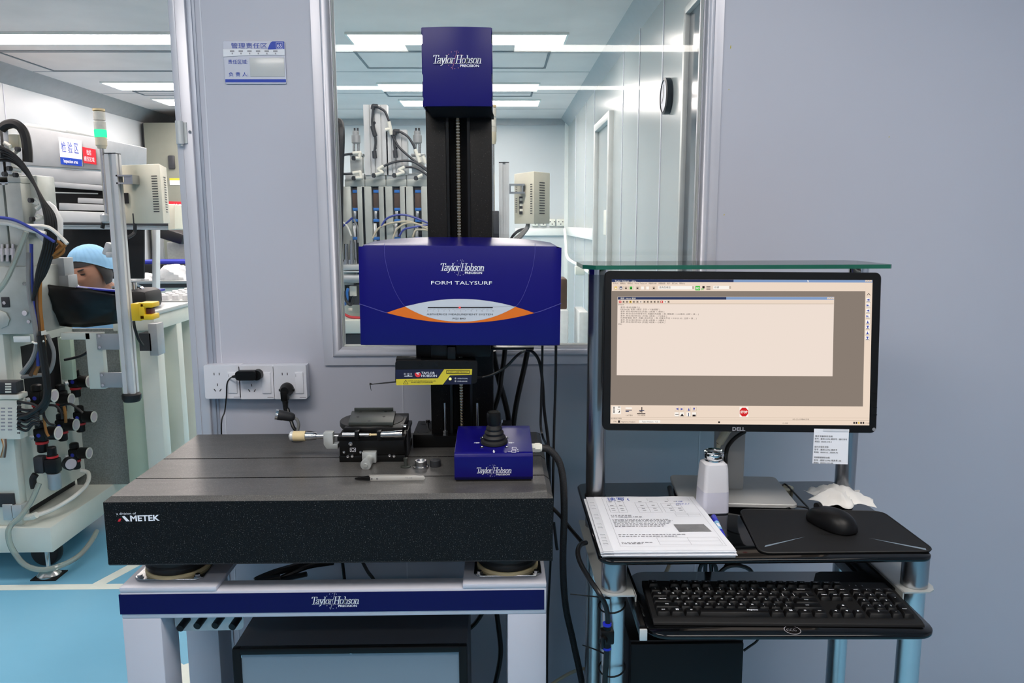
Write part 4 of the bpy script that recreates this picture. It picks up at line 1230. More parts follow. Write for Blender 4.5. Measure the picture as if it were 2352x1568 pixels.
# ================================================================== monitor
MP = Matrix.Translation((.4682, 1.4692, 1.1496)) @ Euler((math.radians(-5.68), math.radians(.5), math.radians(-2.03))).to_matrix().to_4x4()
MW, MH = .265, .155
t = thing('monitor', 'black wide-screen monitor on a grey pedestal, running measuring software', 'monitor', (.47, 1.59, SZ))
m = MB(MP).rplate((-MW, -MH), (MW, MH), .011, .0, .016, bev=.0025)
bz = m.obj('bezel', 'black_plastic', t)
MB(MP).rplate((-MW + .0035, -MH - .0012), (MW - .0015, MH - .004), .011, .012, .024, bev=.002).obj('shell', 'alu_matt', t)
MB(MP).rplate((-.20, -.11), (.20, .12), .02, .020, .050, bev=.006).obj('housing', 'black_plastic', t)
rtm, upm = MP.to_3x3() @ X_, MP.to_3x3() @ Z_
def MF(px, py, e=.0004):
    o = MP @ Vector((0, -e, 0)); nrm = MP.to_3x3() @ Y_; r = ray(px, py)
    return CO + r * ((o - CO).dot(nrm) / r.dot(nrm))
SM = ['scr_face', 'scr_paper', 'scr_grey', 'scr_white', 'scr_navy', 'scr_sky', 'scr_ink', 'scr_red', 'scr_green', 'scr_blue', 'scr_gold', 'scr_shade']
FACE, PAPER, GREY, WHITE, NAVY, SKY, INK, RED, GREEN, BLUE, GOLD, SHADE = range(12)
m = MB()
K = 780 / 2352.0
Q = lambda x, y: (1320 + x * K, 560 + y * K)
def q4(pts, mi, e): m.poly([MF(*Q(*p), e) for p in pts], mi)
def qr(x0, y0, x1, y1, mi, e): q4(((x0, y0), (x1, y0 + (x1 - x0) * .003), (x1, y1 + (x1 - x0) * .003), (x0, y1)), mi, e)
def qt(s_, x, y, h, mi=INK, w_=None, e=.0014, cjk=False, b=0.0): m.text(s_, MF(*Q(x, y), e), rtm, upm, h * K * .000840, mi, width=None if w_ is None else w_ * K * .000840, cjk=cjk, bold=b)
q4(((257, 244), (2063, 250), (2040, 1256), (247, 1243)), FACE, .0004)
q4(((257, 244), (1100, 247), (1100, 265), (257, 264)), NAVY, .0007)
q4(((1100, 247), (2063, 250), (2062, 268), (1100, 265)), SKY, .0007)
q4(((254, 325), (2013, 327), (1996, 1125), (249, 1116)), GREY, .0007)
q4(((297, 365), (1797, 366), (1786, 916), (291, 909)), PAPER, .0009)
q4(((299, 367), (1050, 367), (1050, 386), (299, 386)), NAVY, .0011)
q4(((1050, 367), (1795, 367), (1795, 387), (1050, 386)), SKY, .0011)
q4(((299, 388), (1795, 389), (1794, 413), (299, 412)), FACE, .0011)
q4(((299, 413), (1794, 414), (1794, 417), (299, 416)), SHADE, .0012)
qt('Taylor Hobson - µltra -', 277, 262, 12, WHITE, 155)
x = 263
for s_, w_ in (('文件(F)', 38), ('编辑(E)', 38), ('查看(V)', 38), ('Form Talysurf', 82), ('测量和分析', 56), ('多重绘图', 46), ('用户', 22), ('窗口(W)', 38), ('帮助(H)', 38)):
    qt(s_, x, 279, 11, INK, w_, cjk=True); x += w_ + 13
qt('程序 - Ahmin 程序', 318, 383, 11, WHITE, 104, .0015, cjk=True)
for i, c_ in enumerate((GOLD, NAVY, SHADE, GREEN, SHADE, WHITE, WHITE, SHADE)):
    xx = 270 + i * 35 + (10 if i > 3 else 0) + (8 if i > 6 else 0)
    qr(xx, 290, xx + 32, 320, SHADE, .0009); qr(xx + 1, 291, xx + 30, 318, FACE, .0010); qr(xx + 6, 295, xx + 24, 315, c_, .0012); qr(xx + 10, 303, xx + 20, 311, INK if c_ in (SHADE, GREEN) else WHITE, .0013)
qr(580, 291, 830, 314, WHITE, .0010); qt('直角型模型', 586, 308, 14, INK, 78, cjk=True); qr(814, 293, 828, 312, SHADE, .0012)
qr(836, 291, 868, 322, GREEN, .0010); qt('GO', 840, 313, 14, WHITE, 24, b=.03); qr(872, 291, 904, 322, FACE, .0010); qt('GO', 874, 320, 13, GREEN, 20, b=.03); qr(884, 292, 900, 308, INK, .0012)
for i in range(3): qr(912, 294 + i * 10, 940, 298 + i * 10, INK, .0012)
qr(960, 290, 1084, 313, WHITE, .0010); qt('右键', 967, 307, 13, INK, 32, cjk=True); qr(1070, 292, 1083, 311, SHADE, .0012)
for i, c_ in enumerate((RED, SHADE, SHADE, GOLD, INK, SHADE, PAPER, INK, SHADE, SHADE, INK, INK, RED, WHITE, SHADE)):
    xx = 306 + i * 24; qr(xx, 393, xx + 17, 409, SHADE if c_ == INK else c_, .0013); qr(xx + 5, 397, xx + 11, 405, INK if c_ != RED else WHITE, .0014)
lines = [('START', 302, 426, 38), ('套件: 移动:接触力 }', 318, 444, 134), ('MESSAGE{ 背景 = 确定, 文字 = "Y轴调整" }', 318, 458, 272), ('套件: 移动:相对移动Z {负值} / Z距离 = 2毫米 }', 318, 473, 302), ('套件: 移动:自动寻找零点Y{ 测量前先接触 = 假, 接触度 = 0.02毫米, 立即 = 真 ... }', 318, 488, 540), ('套件: 移动:相对移动X {负值} X距离 = 17.2毫米 }', 318, 503, 320), ('轮廓管理器: 脚步: 测量{ 自动命名 = 假, 测量文件名 = 010121.03 , 立即 = 真 ... }', 318, 517, 525), ('套件: 移动:相对移动Z {正值} Z距离 = 15毫米 }', 318, 532, 312), ('套件: 移动:相对移动X {负值} X距离 = 15毫米 }', 318, 546, 308), ('END', 301, 560, 26)]
for s_, a, b, w_ in lines: qt(s_, a, b, 11, INK, w_, .0013, cjk=True, b=.01)
for a, b in ((2012, 250), (1748, 371)):
    for i in range(3): qr(a + i * 16, b, a + i * 16 + 14, b + 12, FACE, .0014); qr(a + 3 + i * 16, b + 7, a + i * 16 + 11, b + 9, INK, .0015)
qr(262, 1124, 320, 1178, WHITE, .0009)
for i in range(5): qr(268, 1128 + i * 9, 276, 1135 + i * 9, INK, .0011)
q4(((300, 1168), (314, 1150), (312, 1168)), INK, .0011); qr(300, 1128, 316, 1132, INK, .0011); qr(296, 1144, 314, 1148, SHADE, .0011)
qr(352, 1132, 396, 1142, WHITE, .0009); qr(352, 1148, 396, 1153, NAVY, .0011); qr(352, 1156, 376, 1162, NAVY, .0011)
qt('-1.6477毫米', 352, 1191, 10, INK, 50, cjk=True); qt('151.40毫米', 438, 1191, 10, INK, 52, cjk=True)
qr(462, 1130, 468, 1168, INK, .0010); qr(446, 1150, 482, 1156, NAVY, .0011); qr(432, 1172, 490, 1178, INK, .0011); q4(((440, 1164), (460, 1156), (458, 1164)), INK, .0012)
for i, (a, b) in enumerate(((692, 1128), (727, 1128), (774, 1128), (812, 1128), (692, 1166), (727, 1166), (774, 1166), (812, 1166))):
    qr(a, b, a + 31, b + 30, SHADE, .0009); qr(a, b, a + 29, b + 28, WHITE if i > 3 else FACE, .0010)
q4(((699, 1142), (718, 1135), (718, 1150)), BLUE, .0012); q4(((753, 1143), (734, 1136), (734, 1151)), BLUE, .0012); q4(((790, 1133), (797, 1155), (784, 1155)), BLUE, .0012); q4(((820, 1134), (834, 1134), (826, 1156)), BLUE, .0012)
qr(697, 1179, 720, 1183, INK, .0012); q4(((730, 1192), (744, 1174), (757, 1192)), INK, .0012); qr(786, 1170, 791, 1194, NAVY, .0012); qr(816, 1182, 838, 1194, INK, .0012)
oc = [(1172 + 31 * math.cos(PI / 8 + i * PI / 4), 1164 + 33 * math.sin(PI / 8 + i * PI / 4)) for i in range(8)]
qr(1142, 1129, 1202, 1198, WHITE, .0009); q4(oc, RED, .0011); qt('STOP', 1148, 1172, 17, WHITE, 48, .0014, b=.04)
qr(250, 1199, 2040, 1201, SHADE, .0009); qr(250, 1216, 2040, 1218, SHADE, .0009)
qt('如长捷指令帮助', 251, 1212, 9, INK, 74, cjk=True); qt('开始', 268, 1234, 10, INK, 22, cjk=True); qt('Aspherics Analysis', 322, 1235, 10, INK, 98); qr(446, 1220, 592, 1238, WHITE, .0010); qt('Taylor Hobson - V.2', 466, 1235, 10, INK, 108)
qr(300, 1222, 314, 1238, INK, .0011); qr(994, 1228, 1006, 1240, INK, .0011); qt('[X]: [Y] (Z)毫米/正常', 1510, 1218, 9, INK, 112, cjk=True); qt('CH 当前', 1440, 1246, 10, INK, 36, cjk=True)
for i in range(5): qr(1930 + i * 16, 1232, 1941 + i * 16, 1246, INK if i != 2 else GOLD, .0011)
qt('17:00', 2016, 1245, 9, INK, 24)
yy = 340
qr(2020, 336, 2050, 366, FACE, .0009); q4(((2022, 356), (2036, 340), (2050, 356)), INK, .0011); q4(((2026, 356), (2036, 346), (2046, 356)), FACE, .0012)
for i in range(8):
    y0 = 374 + i * 37.6; xo = -i * .8
    qr(2019 + xo, y0, 2050 + xo, y0 + 32, SHADE, .0009); qr(2019 + xo, y0, 2048 + xo, y0 + 29, WHITE, .0010)
    tri = [((2021, 14), (2042, 4), (2042, 20)), ((2043, 14), (2022, 6), (2022, 20))][i % 2] if i < 4 else [((2032, 4), (2040, 24), (2026, 24)), ((2024, 4), (2042, 4), (2034, 26))][i % 2]
    q4([(a + xo, y0 + b) for a, b in tri], BLUE, .0012); qr(2021 + xo, y0 + 23, 2044 + xo, y0 + 26, NAVY, .0012)
q4(((1612, 249), (1612, 262), (1616, 259), (1620, 266), (1622, 264), (1618, 258), (1623, 258)), WHITE, .0016)
m.obj('screen', SM, t, smooth=False, recalc=False)
m = MB(); m.text('DELL', MF(*Q(1092, 1293), .0006), rtm, upm, .0072, width=.0248, bold=.03); m.obj('maker_badge', 'print_grey', bz, smooth=False)
for y in (1032, 1080, 1132, 1183):
    a = MF(*Q(2080, y), 0); MB(MP).box((MP.inverted() @ a + Vector((-.0035, -.0012, -.0007))), (MP.inverted() @ a + Vector((.0035, .001, .0007)))).obj('button', 'black_satin', bz)
a = MF(*Q(2072, 1283), 0); MB().lathe(a, [(.0032, 0), (.0032, .0006), (.0022, .0007), (.0020, .0003)], axis=(0, -1, 0), n=18).obj('power_button', 'print_grey', bz)
# pedestal
B0, B1, B2, B3 = PZ(1562, 1164, SZ), PZ(1812, 1166, SZ), PZ(1785, 1104, SZ), PZ(1549, 1099, SZ)
cxm = (B0.x + B1.x + B2.x + B3.x) / 4
XB = Matrix.Translation((cxm, (B0.y + B2.y) / 2, SZ)) @ Matrix.Rotation(math.radians(-5), 4, 'Z')
MB(XB).rrect((-.1175, -.088), (.1175, .088), .012, .0012, .010, bev=.0025).obj('pedestal', 'mon_stand', t)
MB(XB).rrect((-.11, -.08), (.11, .08), .01, 0, .0014).obj('pedestal_pad', 'black_rubber', t)
n0 = PY(1684, 1110, 1.605); nx0, nx1 = PY(1645, 1050, 1.60).x, PY(1706, 1050, 1.60).x
MB().box((nx0, 1.585, SZ + .008), (nx1, 1.625, 1.20), bev=.004).obj('neck', 'mon_stand', t)
m = MB(); m.box((nx0 + .005, 1.54, 1.07), (nx1 - .005, 1.60, 1.20), bev=.004); m.obj('tilt_hinge', 'black_plastic', t)
m = MB(); m.tube([PY(1672, 985, 1.56), PY(1661, 1003, 1.57), PY(1653, 1016, 1.575)], .0085, n=14); m.tube([PY(1652, 1017, 1.575), PY(1648, 1032, 1.58)], [.006, .0035], n=12)
m.obj('video_plug', 'beige_plastic', t)
m = MB(); m.tube([PY(1648, 1028, 1.58), PY(1644, 1060, 1.583), PY(1640, 1120, 1.64), (.47, 1.70, .80)], .0035, n=8); m.obj('video_lead', 'cable_beige', t)
m = MB(); m.tube([PY(1712, 990, 1.565), PY(1690, 1004, 1.572), PY(1674, 1022, 1.58), PY(1668, 1040, 1.582), PY(1666, 1070, 1.583), PY(1664, 1120, 1.66)], .0042, n=10); m.obj('power_lead', 'cable_black', t)
# note taped under the bezel
t = thing('taped_note', 'white typed note hanging taped from the lower right of the monitor', 'note', PY(1908, 1066, 1.43))
NP = [MF(*p, .0010) for p in ((1870, 984), (1950, 986))]
lo = [MF(1866, 1064, .004), MF(1947, 1066, .004)]
MB().prism([NP[0], NP[1], lo[1], lo[0]], (0, .0003, 0)).obj('paper', 'paper', t, smooth=False)
m = MB(); rn = (NP[1] - NP[0]).normalized(); un = (NP[0] - lo[0]).normalized()
NL = [('镜片测量保存流程:', 1872, 1003, 42, 1), ('型号 - 面别 (U/N) 模具号 - 镜片序号', 1871, 1009, 76, 0), ('例如:  050X-VX-1', 1871, 1015.5, 40, 0), ('设计式保存流程:', 1870, 1027.5, 34, 0), ('型号 - 面别 (U/N) 模具号', 1870, 1034, 54, 0), ('例如:  050X-U , 050X-N', 1869, 1040, 56, 0), ('转换数据保存流程:', 1869, 1052, 38, 1), ('型号 - 面别 (U/N) 模具号 -00', 1869, 1058.5, 64, 0), ('例如:  050X-VX-00', 1868, 1064.5, 46, 0)]
for s_, px, py, w_, b in NL:
    p = NP[0] + (lo[0] - NP[0]) * ((py - 984) / 80.5) + rn * ((px - 1870 + (py - 984) * .05) * .00084)
    m.text(s_, p + Vector((0, -.0006, 0)), rn, un, .0033, width=w_ * .00082, cjk=True, bold=.02 * b + .008)
m.obj('typing', 'print_black', t, smooth=False)
m = MB(); cpt = [MF(*p, .0009) for p in ((1890, 984), (1950, 985), (1950, 991), (1890, 990))]; m.poly([p + Vector((0, -.0012, 0)) for p in cpt]); m.obj('sticky_tape', 'sleeve', t, smooth=False)

# ================================================================== keyboard
KP = Matrix.Translation((.4793, 1.2541, TRZ)) @ Euler((0, 0, KYW)).to_matrix().to_4x4()
t = thing('keyboard', 'black full-size keyboard with white legends on the pull-out tray', 'keyboard', (.4793, 1.2541, TRZ))
KW, KD = .2225, .0655
m = MB(KP)
m.prism([(-KW, -KD - .004, .001), (-KW, -KD - .002, .0060), (-KW, -KD + .008, .0085), (-KW, KD, .0145), (-KW, KD + .003, .012), (-KW, KD + .003, .001)], (2 * KW, 0, 0), bev=.0012)
m.obj('case', 'black_matt', t)
sl = math.atan2(.006, 2 * KD - .008)
KS = KP @ Matrix.Translation((0, -KD + .008, .0085)) @ Matrix.Rotation(sl, 4, 'X')
U = .0190
UY = .0176
def key(ux, uy, leg='', w_=1.0, hgt=1.0, sub=None):
    x0 = -KW + .0085 + ux * U; y0 = .0040 + uy * UY
    x1, y1 = x0 + w_ * U - .0012, y0 + hgt * UY - .0012
    i = .0022
    m = MB(KS)
    z = .0072
    vs = [(x0, y0, 0.0002), (x1, y0, 0.0002), (x1, y1, 0.0002), (x0, y1, 0.0002), (x0 + i, y0 + i * .9, z), (x1 - i, y0 + i * .9, z), (x1 - i, y1 - i * .5, z), (x0 + i, y1 - i * .5, z)]
    m._add(vs, [(4, 5, 6, 7), (0, 1, 5, 4), (1, 2, 6, 5), (2, 3, 7, 6), (3, 0, 4, 7)], 0, .0007, 1)
    if leg:
        long_ = len(leg) > 1
        hh = .0024 if long_ else .0034
        if leg in ('WIN', 'MENU'):
            cx, cy = (x0 + x1) / 2, (y0 + y1) / 2 + .002
            if leg == 'WIN':
                for a in (-1, 1):
                    for b in (-1, 1): m.box((cx + a * .0003, cy + b * .0003, z), (cx + a * .0024, cy + b * .0020, z + .0002), m=1)
            else:
                for b in (-1, 0, 1): m.box((cx - .0018, cy + b * .0014 - .0003, z), (cx + .0018, cy + b * .0014 + .0003, z + .0002), m=1)
        else:
            m.text(leg, ((x0 + x1) / 2, (y0 + y1) / 2 + (.0005 if not sub else -.0035), z + .0001), X_, Y_, hh, 1, align='C', bold=.015)
            if sub: m.text(sub, ((x0 + x1) / 2, (y0 + y1) / 2 + .0012, z + .0001), X_, Y_, .0028, 1, align='C', bold=.015)
    m.obj('key', ['black_plastic', 'print_white'], t, angle=50)
G = .55
key(0, 5.35, 'Esc')
for i in range(12): key(2 + i + (i // 4) * .5, 5.35, 'F%d' % (i + 1))
for i, (a, b) in enumerate(zip('`1234567890-=', '~!@#$%^&*()_+')): key(i, 4, a, sub=b)
key(13, 4, 'Backspace', 2.0)
key(0, 3, 'Tab', 1.5)
for i, a in enumerate('QWERTYUIOP'): key(1.5 + i, 3, a)
key(11.5, 3, '[', sub='{'); key(12.5, 3, ']', sub='}'); key(13.5, 3, '\\', 1.5, sub='|')
key(0, 2, 'CapsLock', 1.75)
for i, a in enumerate('ASDFGHJKL'): key(1.75 + i, 2, a)
key(10.75, 2, ';', sub=':'); key(11.75, 2, "'", sub='"'); key(12.75, 2, 'Enter', 2.25)
key(0, 1, 'Shift', 2.25)
for i, a in enumerate('ZXCVBNM'): key(2.25 + i, 1, a)
key(9.25, 1, ',', sub='<'); key(10.25, 1, '.', sub='>'); key(11.25, 1, '/', sub='?'); key(12.25, 1, 'Shift', 2.75)
key(0, 0, 'Ctrl', 1.25); key(1.25, 0, 'WIN', 1.25); key(2.5, 0, 'Alt', 1.25); key(3.75, 0, '', 6.25)
key(10, 0, 'Alt', 1.25); key(11.25, 0, 'WIN', 1.25); key(12.5, 0, 'MENU', 1.25); key(13.75, 0, 'Ctrl', 1.25)
for i, a in enumerate(('PrtSc', 'Scroll', 'Pause')): key(15.3 + i, 5.35, a)
for i, a in enumerate(('Insert', 'Home', 'PgUp')): key(15.3 + i, 4, a)
for i, a in enumerate(('Delete', 'End', 'PgDn')): key(15.3 + i, 3, a)
key(16.3, 1, '▲'); key(15.3, 0, '◄'); key(16.3, 0, '▼'); key(17.3, 0, '►')
for i, a in enumerate(('Num', '/', '*', '-')): key(18.55 + i, 4, a)
for i, a in enumerate('789'): key(18.55 + i, 3, a)
key(21.55, 2, '+', 1, 2)
for i, a in enumerate('456'): key(18.55 + i, 2, a)
for i, a in enumerate('123'): key(18.55 + i, 1, a)
key(21.55, 0, 'Enter', 1, 2); key(18.55, 0, '0', 2); key(20.55, 0, '.')
m = MB(KS); m.text('rapoo', (-KW + .0085 + 8.0 * U, .0040 + .009, .0074), X_, Y_, .0042, width=.0185, bold=.03)
m.obj('maker_print', 'print_white', t, smooth=False)
m = MB(KS)
for i in range(3): m.box((-KW + .0085 + (19.0 + i * .6) * U, .1085, .0002), (-KW + .0085 + (19.0 + i * .6) * U + .0012, .1125, .0006))
m.obj('indicator', 'print_grey', t)

# ================================================================== things on the shelf
# mouse pad and mouse
zpad = SZ + .004
A = [PZ(1746, 1268, zpad), PZ(2149, 1264, zpad), PZ(2026, 1173, zpad), PZ(1698, 1168, zpad)]
t = thing('mouse_pad', 'black mouse pad with two thin blue streaks on the front right of the shelf', 'mouse pad', (A[0] + A[1] + A[2] + A[3]) / 4 * 1.0)
t.location.z = SZ; ROOT[t.name] = Matrix.Translation(t.location)
def roundpoly(pts, rad, k=5):
    out = []; n = len(pts)
    for i in range(n):
        p, a, b = Vector(pts[i]), Vector(pts[i - 1]), Vector(pts[(i + 1) % n])
        u, v = (a - p).normalized(), (b - p).normalized()
        s0, s1 = p + u * rad, p + v * rad
        for j in range(k + 1):
            q = j / k; out.append((1 - q) ** 2 * s0 + 2 * q * (1 - q) * p + q * q * s1)
    return out
rp = roundpoly(A, .022)
MB().prism([(p.x, p.y, SZ) for p in rp], (0, 0, .0035)).obj('cloth', 'black_matt', t)
m = MB(); m.tube([(p.x, p.y, zpad - .0012) for p in rp] + [(rp[0].x, rp[0].y, zpad - .0012)], .0016, n=6, k=1); m.obj('stitched_edge', 'black_rubber', t)
for tri in (((1758, 1252), (1756, 1256), (1850, 1232)), ((2126, 1259), (2128, 1263), (1995, 1235))):
    m = MB(); m.poly([(p.x, p.y, SZ + .0037) for p in (PZ(*q, SZ + .0037) for q in tri)]); m.obj('blue_streak', 'cabinet_panel', t, smooth=False)
m = MB(); q = PZ(1885, 1228, SZ + .0037); m.text('MACHENIKE', (q.x, q.y, SZ + .0038), (Vector((1, -.045, 0))), (Vector((.05, 1, 0))), .0045, width=.058); m.obj('faint_print', 'black_anod', t, smooth=False)
# mouse
a, b = PZ(1895, 1222, zpad), PZ(1915, 1178, zpad)
t = thing('mouse', 'black computer mouse on the mouse pad', 'mouse', (a.x + .004, 1.393, SZ + .0035))
XM = Matrix.Translation((PZ(1908, 1206, zpad).x, PZ(1908, 1206, zpad).y, SZ + .0036)) @ Matrix.Rotation(math.radians(22), 4, 'Z')
rows = []
for i in range(15):
    th = PI * i / 28
    rr, hh = math.cos(th), math.sin(th)
    row = []
    for j in range(28):
        t_ = 2 * PI * j / 28
        cx_, sx_ = math.cos(t_), math.sin(t_)
        px_ = .0305 * rr ** .7 * math.copysign(abs(cx_) ** .8, cx_) * (1 - .08 * sx_)
        py_ = .0540 * rr ** .8 * math.copysign(abs(sx_) ** .85, sx_)
        row.append((px_, py_, .003 + .033 * hh * (1 - .25 * (py_ / .054 * .5 + .2))))
    rows.append(row)
m = MB(XM); m.grid(rows, closed=True); m.poly([p for p in rows[0]][::-1]); m.poly(rows[-1]); m.obj('shell', 'black_plastic', t)
m = MB(XM); m.cyl((-.004, .034, .026), (.004, .034, .026), .008, n=18); m.obj('wheel', 'black_rubber', t)
m = MB(XM); m.rrect((-.026, -.048), (.026, .048), .02, -.0001, .004); m.obj('sole', 'black_satin', t)
q = XM @ Vector((0, .052, .008))
m = MB(); m.tube([q, PZ(1857, 1166, SZ + .004), PZ(1838, 1146, SZ + .003), PZ(1818, 1125, SZ + .003), PZ(1802, 1111, SZ + .006), PZ(1790, 1122, SZ + .003), PZ(1786, 1113, SZ + .003)], .0019, n=8); m.obj('lead', 'cable_black', t)
cable('thin black loop of mouse lead beside the pad near the pedestal', [PZ(1806, 1168, SZ + .003), PZ(1826, 1163, SZ + .003), PZ(1846, 1164, SZ + .003), PZ(1862, 1170, SZ + .0035)], .0019)
# round beige grommet behind the pedestal
q = PZ(1803, 1121, SZ); MB().lathe((q.x, q.y, SZ), [(.018, 0), (.018, .003), (.012, .0035), (.012, .0015)], n=28).top('desk_grommet', 'round beige cable grommet on the shelf behind the pedestal', 'grommet', 'beige_plastic')
# black plug lying left of the pedestal
m = MB(); m.tube([PZ(1538, 1120, SZ + .006), PZ(1543, 1140, SZ + .006), PZ(1548, 1163, SZ + .006)], .0055, n=10); m.top('cable_end', 'black cable end lying at the left edge of the grey pedestal', 'cable', 'cable_black')
# tissue
t0 = PZ(1925, 1150, SZ)
rnd = random.Random(4)
rows = []
NI, NJ = 24, 16
for j in range(NJ + 1):
    v = 2 * j / NJ - 1; row = []
    for i in range(NI + 1):
        u = 2 * i / NI - 1
        ang = math.atan2(v, u)
        edge = 1 - .16 * math.sin(5 * ang + .6) - .08 * math.sin(9 * ang)
        x = .055 * u * edge; y = .050 * v * edge
        rr = min(1, math.hypot(u, v))
        z = .0015 + max(0, (1 - rr ** 1.6)) * .024 + .007 * abs(math.sin(5 * u + 3 * v + 1)) * (1 - .5 * rr) + .005 * abs(math.sin(7 * u - 4 * v)) * (1 - .6 * rr) + .004 * rr * abs(math.sin(4 * ang))
        row.append((t0.x + x, t0.y + y, SZ + z))
    rows.append(row)
rows2 = [[(p[0], p[1], p[2] - .0009) for p in r] for r in rows]
m = MB(); m.grid(rows); m.obj
tis = m.top('tissue', 'crumpled white tissue on the shelf behind the mouse', 'tissue', 'tissue', angle=25)
sm = tis.modifiers.new('thickness', 'SOLIDIFY'); sm.thickness = .0005
# bottle
q = PZ(1643, 1181, SZ)
t = thing('dispenser_bottle', 'white square solvent bottle with a steel pump lid beside the papers', 'bottle', (q.x, q.y + .024, SZ))
by = q.y + .026
XBt = Matrix.Translation((q.x, by, SZ)) @ Matrix.Rotation(math.radians(4), 4, 'Z')
bh = PY(1643, 1062, by - .015).z - SZ
def sq(mb, prof, m=0, n=8):
    rows = []
    for hw, rad, z in prof:
        row = []
        for cx_, cy_, t0_ in ((hw - rad, hw - rad, 0), (-hw + rad, hw - rad, 90), (-hw + rad, -hw + rad, 180), (hw - rad, -hw + rad, 270)):
            for i in range(n + 1):
                a_ = math.radians(t0_ + 90 * i / n); row.append((cx_ + rad * math.cos(a_), cy_ + rad * math.sin(a_), z))
        rows.append(row)
    mb.grid(rows, m, closed=True); mb.poly(rows[0][::-1], m); mb.poly(rows[-1], m)
m = MB(XBt); sq(m, [(.0255, .008, 0), (.0270, .008, .002), (.0262, .008, .045)]); m.obj('filled_part', 'bottle_fluid', t)
m = MB(XBt); sq(m, [(.0262, .008, .0449), (.0238, .008, bh - .012), (.0225, .009, bh - .004), (.0180, .012, bh)]); m.obj('bottle_body', 'bottle_white', t)
m = MB(XBt); m.lathe((0, 0, bh - .001), [(.0165, 0), (.0175, .001), (.0175, .0035), (.0160, .004), (.0185, .006), (.0200, .010), (.0200, .015), (.0185, .0165), (.0190, .0175), (.0200, .019), (.0200, .021), (.0170, .0222), (.0150, .0205), (.006, .0195)], n=36); m.obj('pump_lid', 'chrome', t)
# pen
a, b = PZ(1639, 1186, SZ + .0055), PZ(1662, 1236, SZ + .0055)
t = thing('marker_pen', 'blue marker pen lying beside the stack of papers', 'pen', (PZ(1650, 1212, SZ).x, PZ(1650, 1212, SZ).y, SZ))
d = (b - a).normalized(); L_ = (b - a).length
m = MB().lathe(a, [(.0045, 0), (.0055, .002), (.0055, L_ * .30), (.0052, L_ * .31)], axis=d, n=18); m.obj('cap', 'pen_blue', t)
m = MB().lathe(a + d * (L_ * .30), [(.0052, 0), (.0052, L_ * .40)], axis=d, n=18); m.obj('barrel', 'cap_blue', t)
m = MB().lathe(a + d * (L_ * .69), [(.0054, 0), (.0054, L_ * .26), (.004, L_ * .31)], axis=d, n=18); m.obj('grip_end', 'pen_blue', t)
m = MB(); e = a + d * (L_ * .5) + Vector((0, -.001, .0048)); m.box(e + Vector((-.003, -.008, 0)), e + Vector((.002, .008, .0006))); m.obj('pen_print', 'print_white', t)
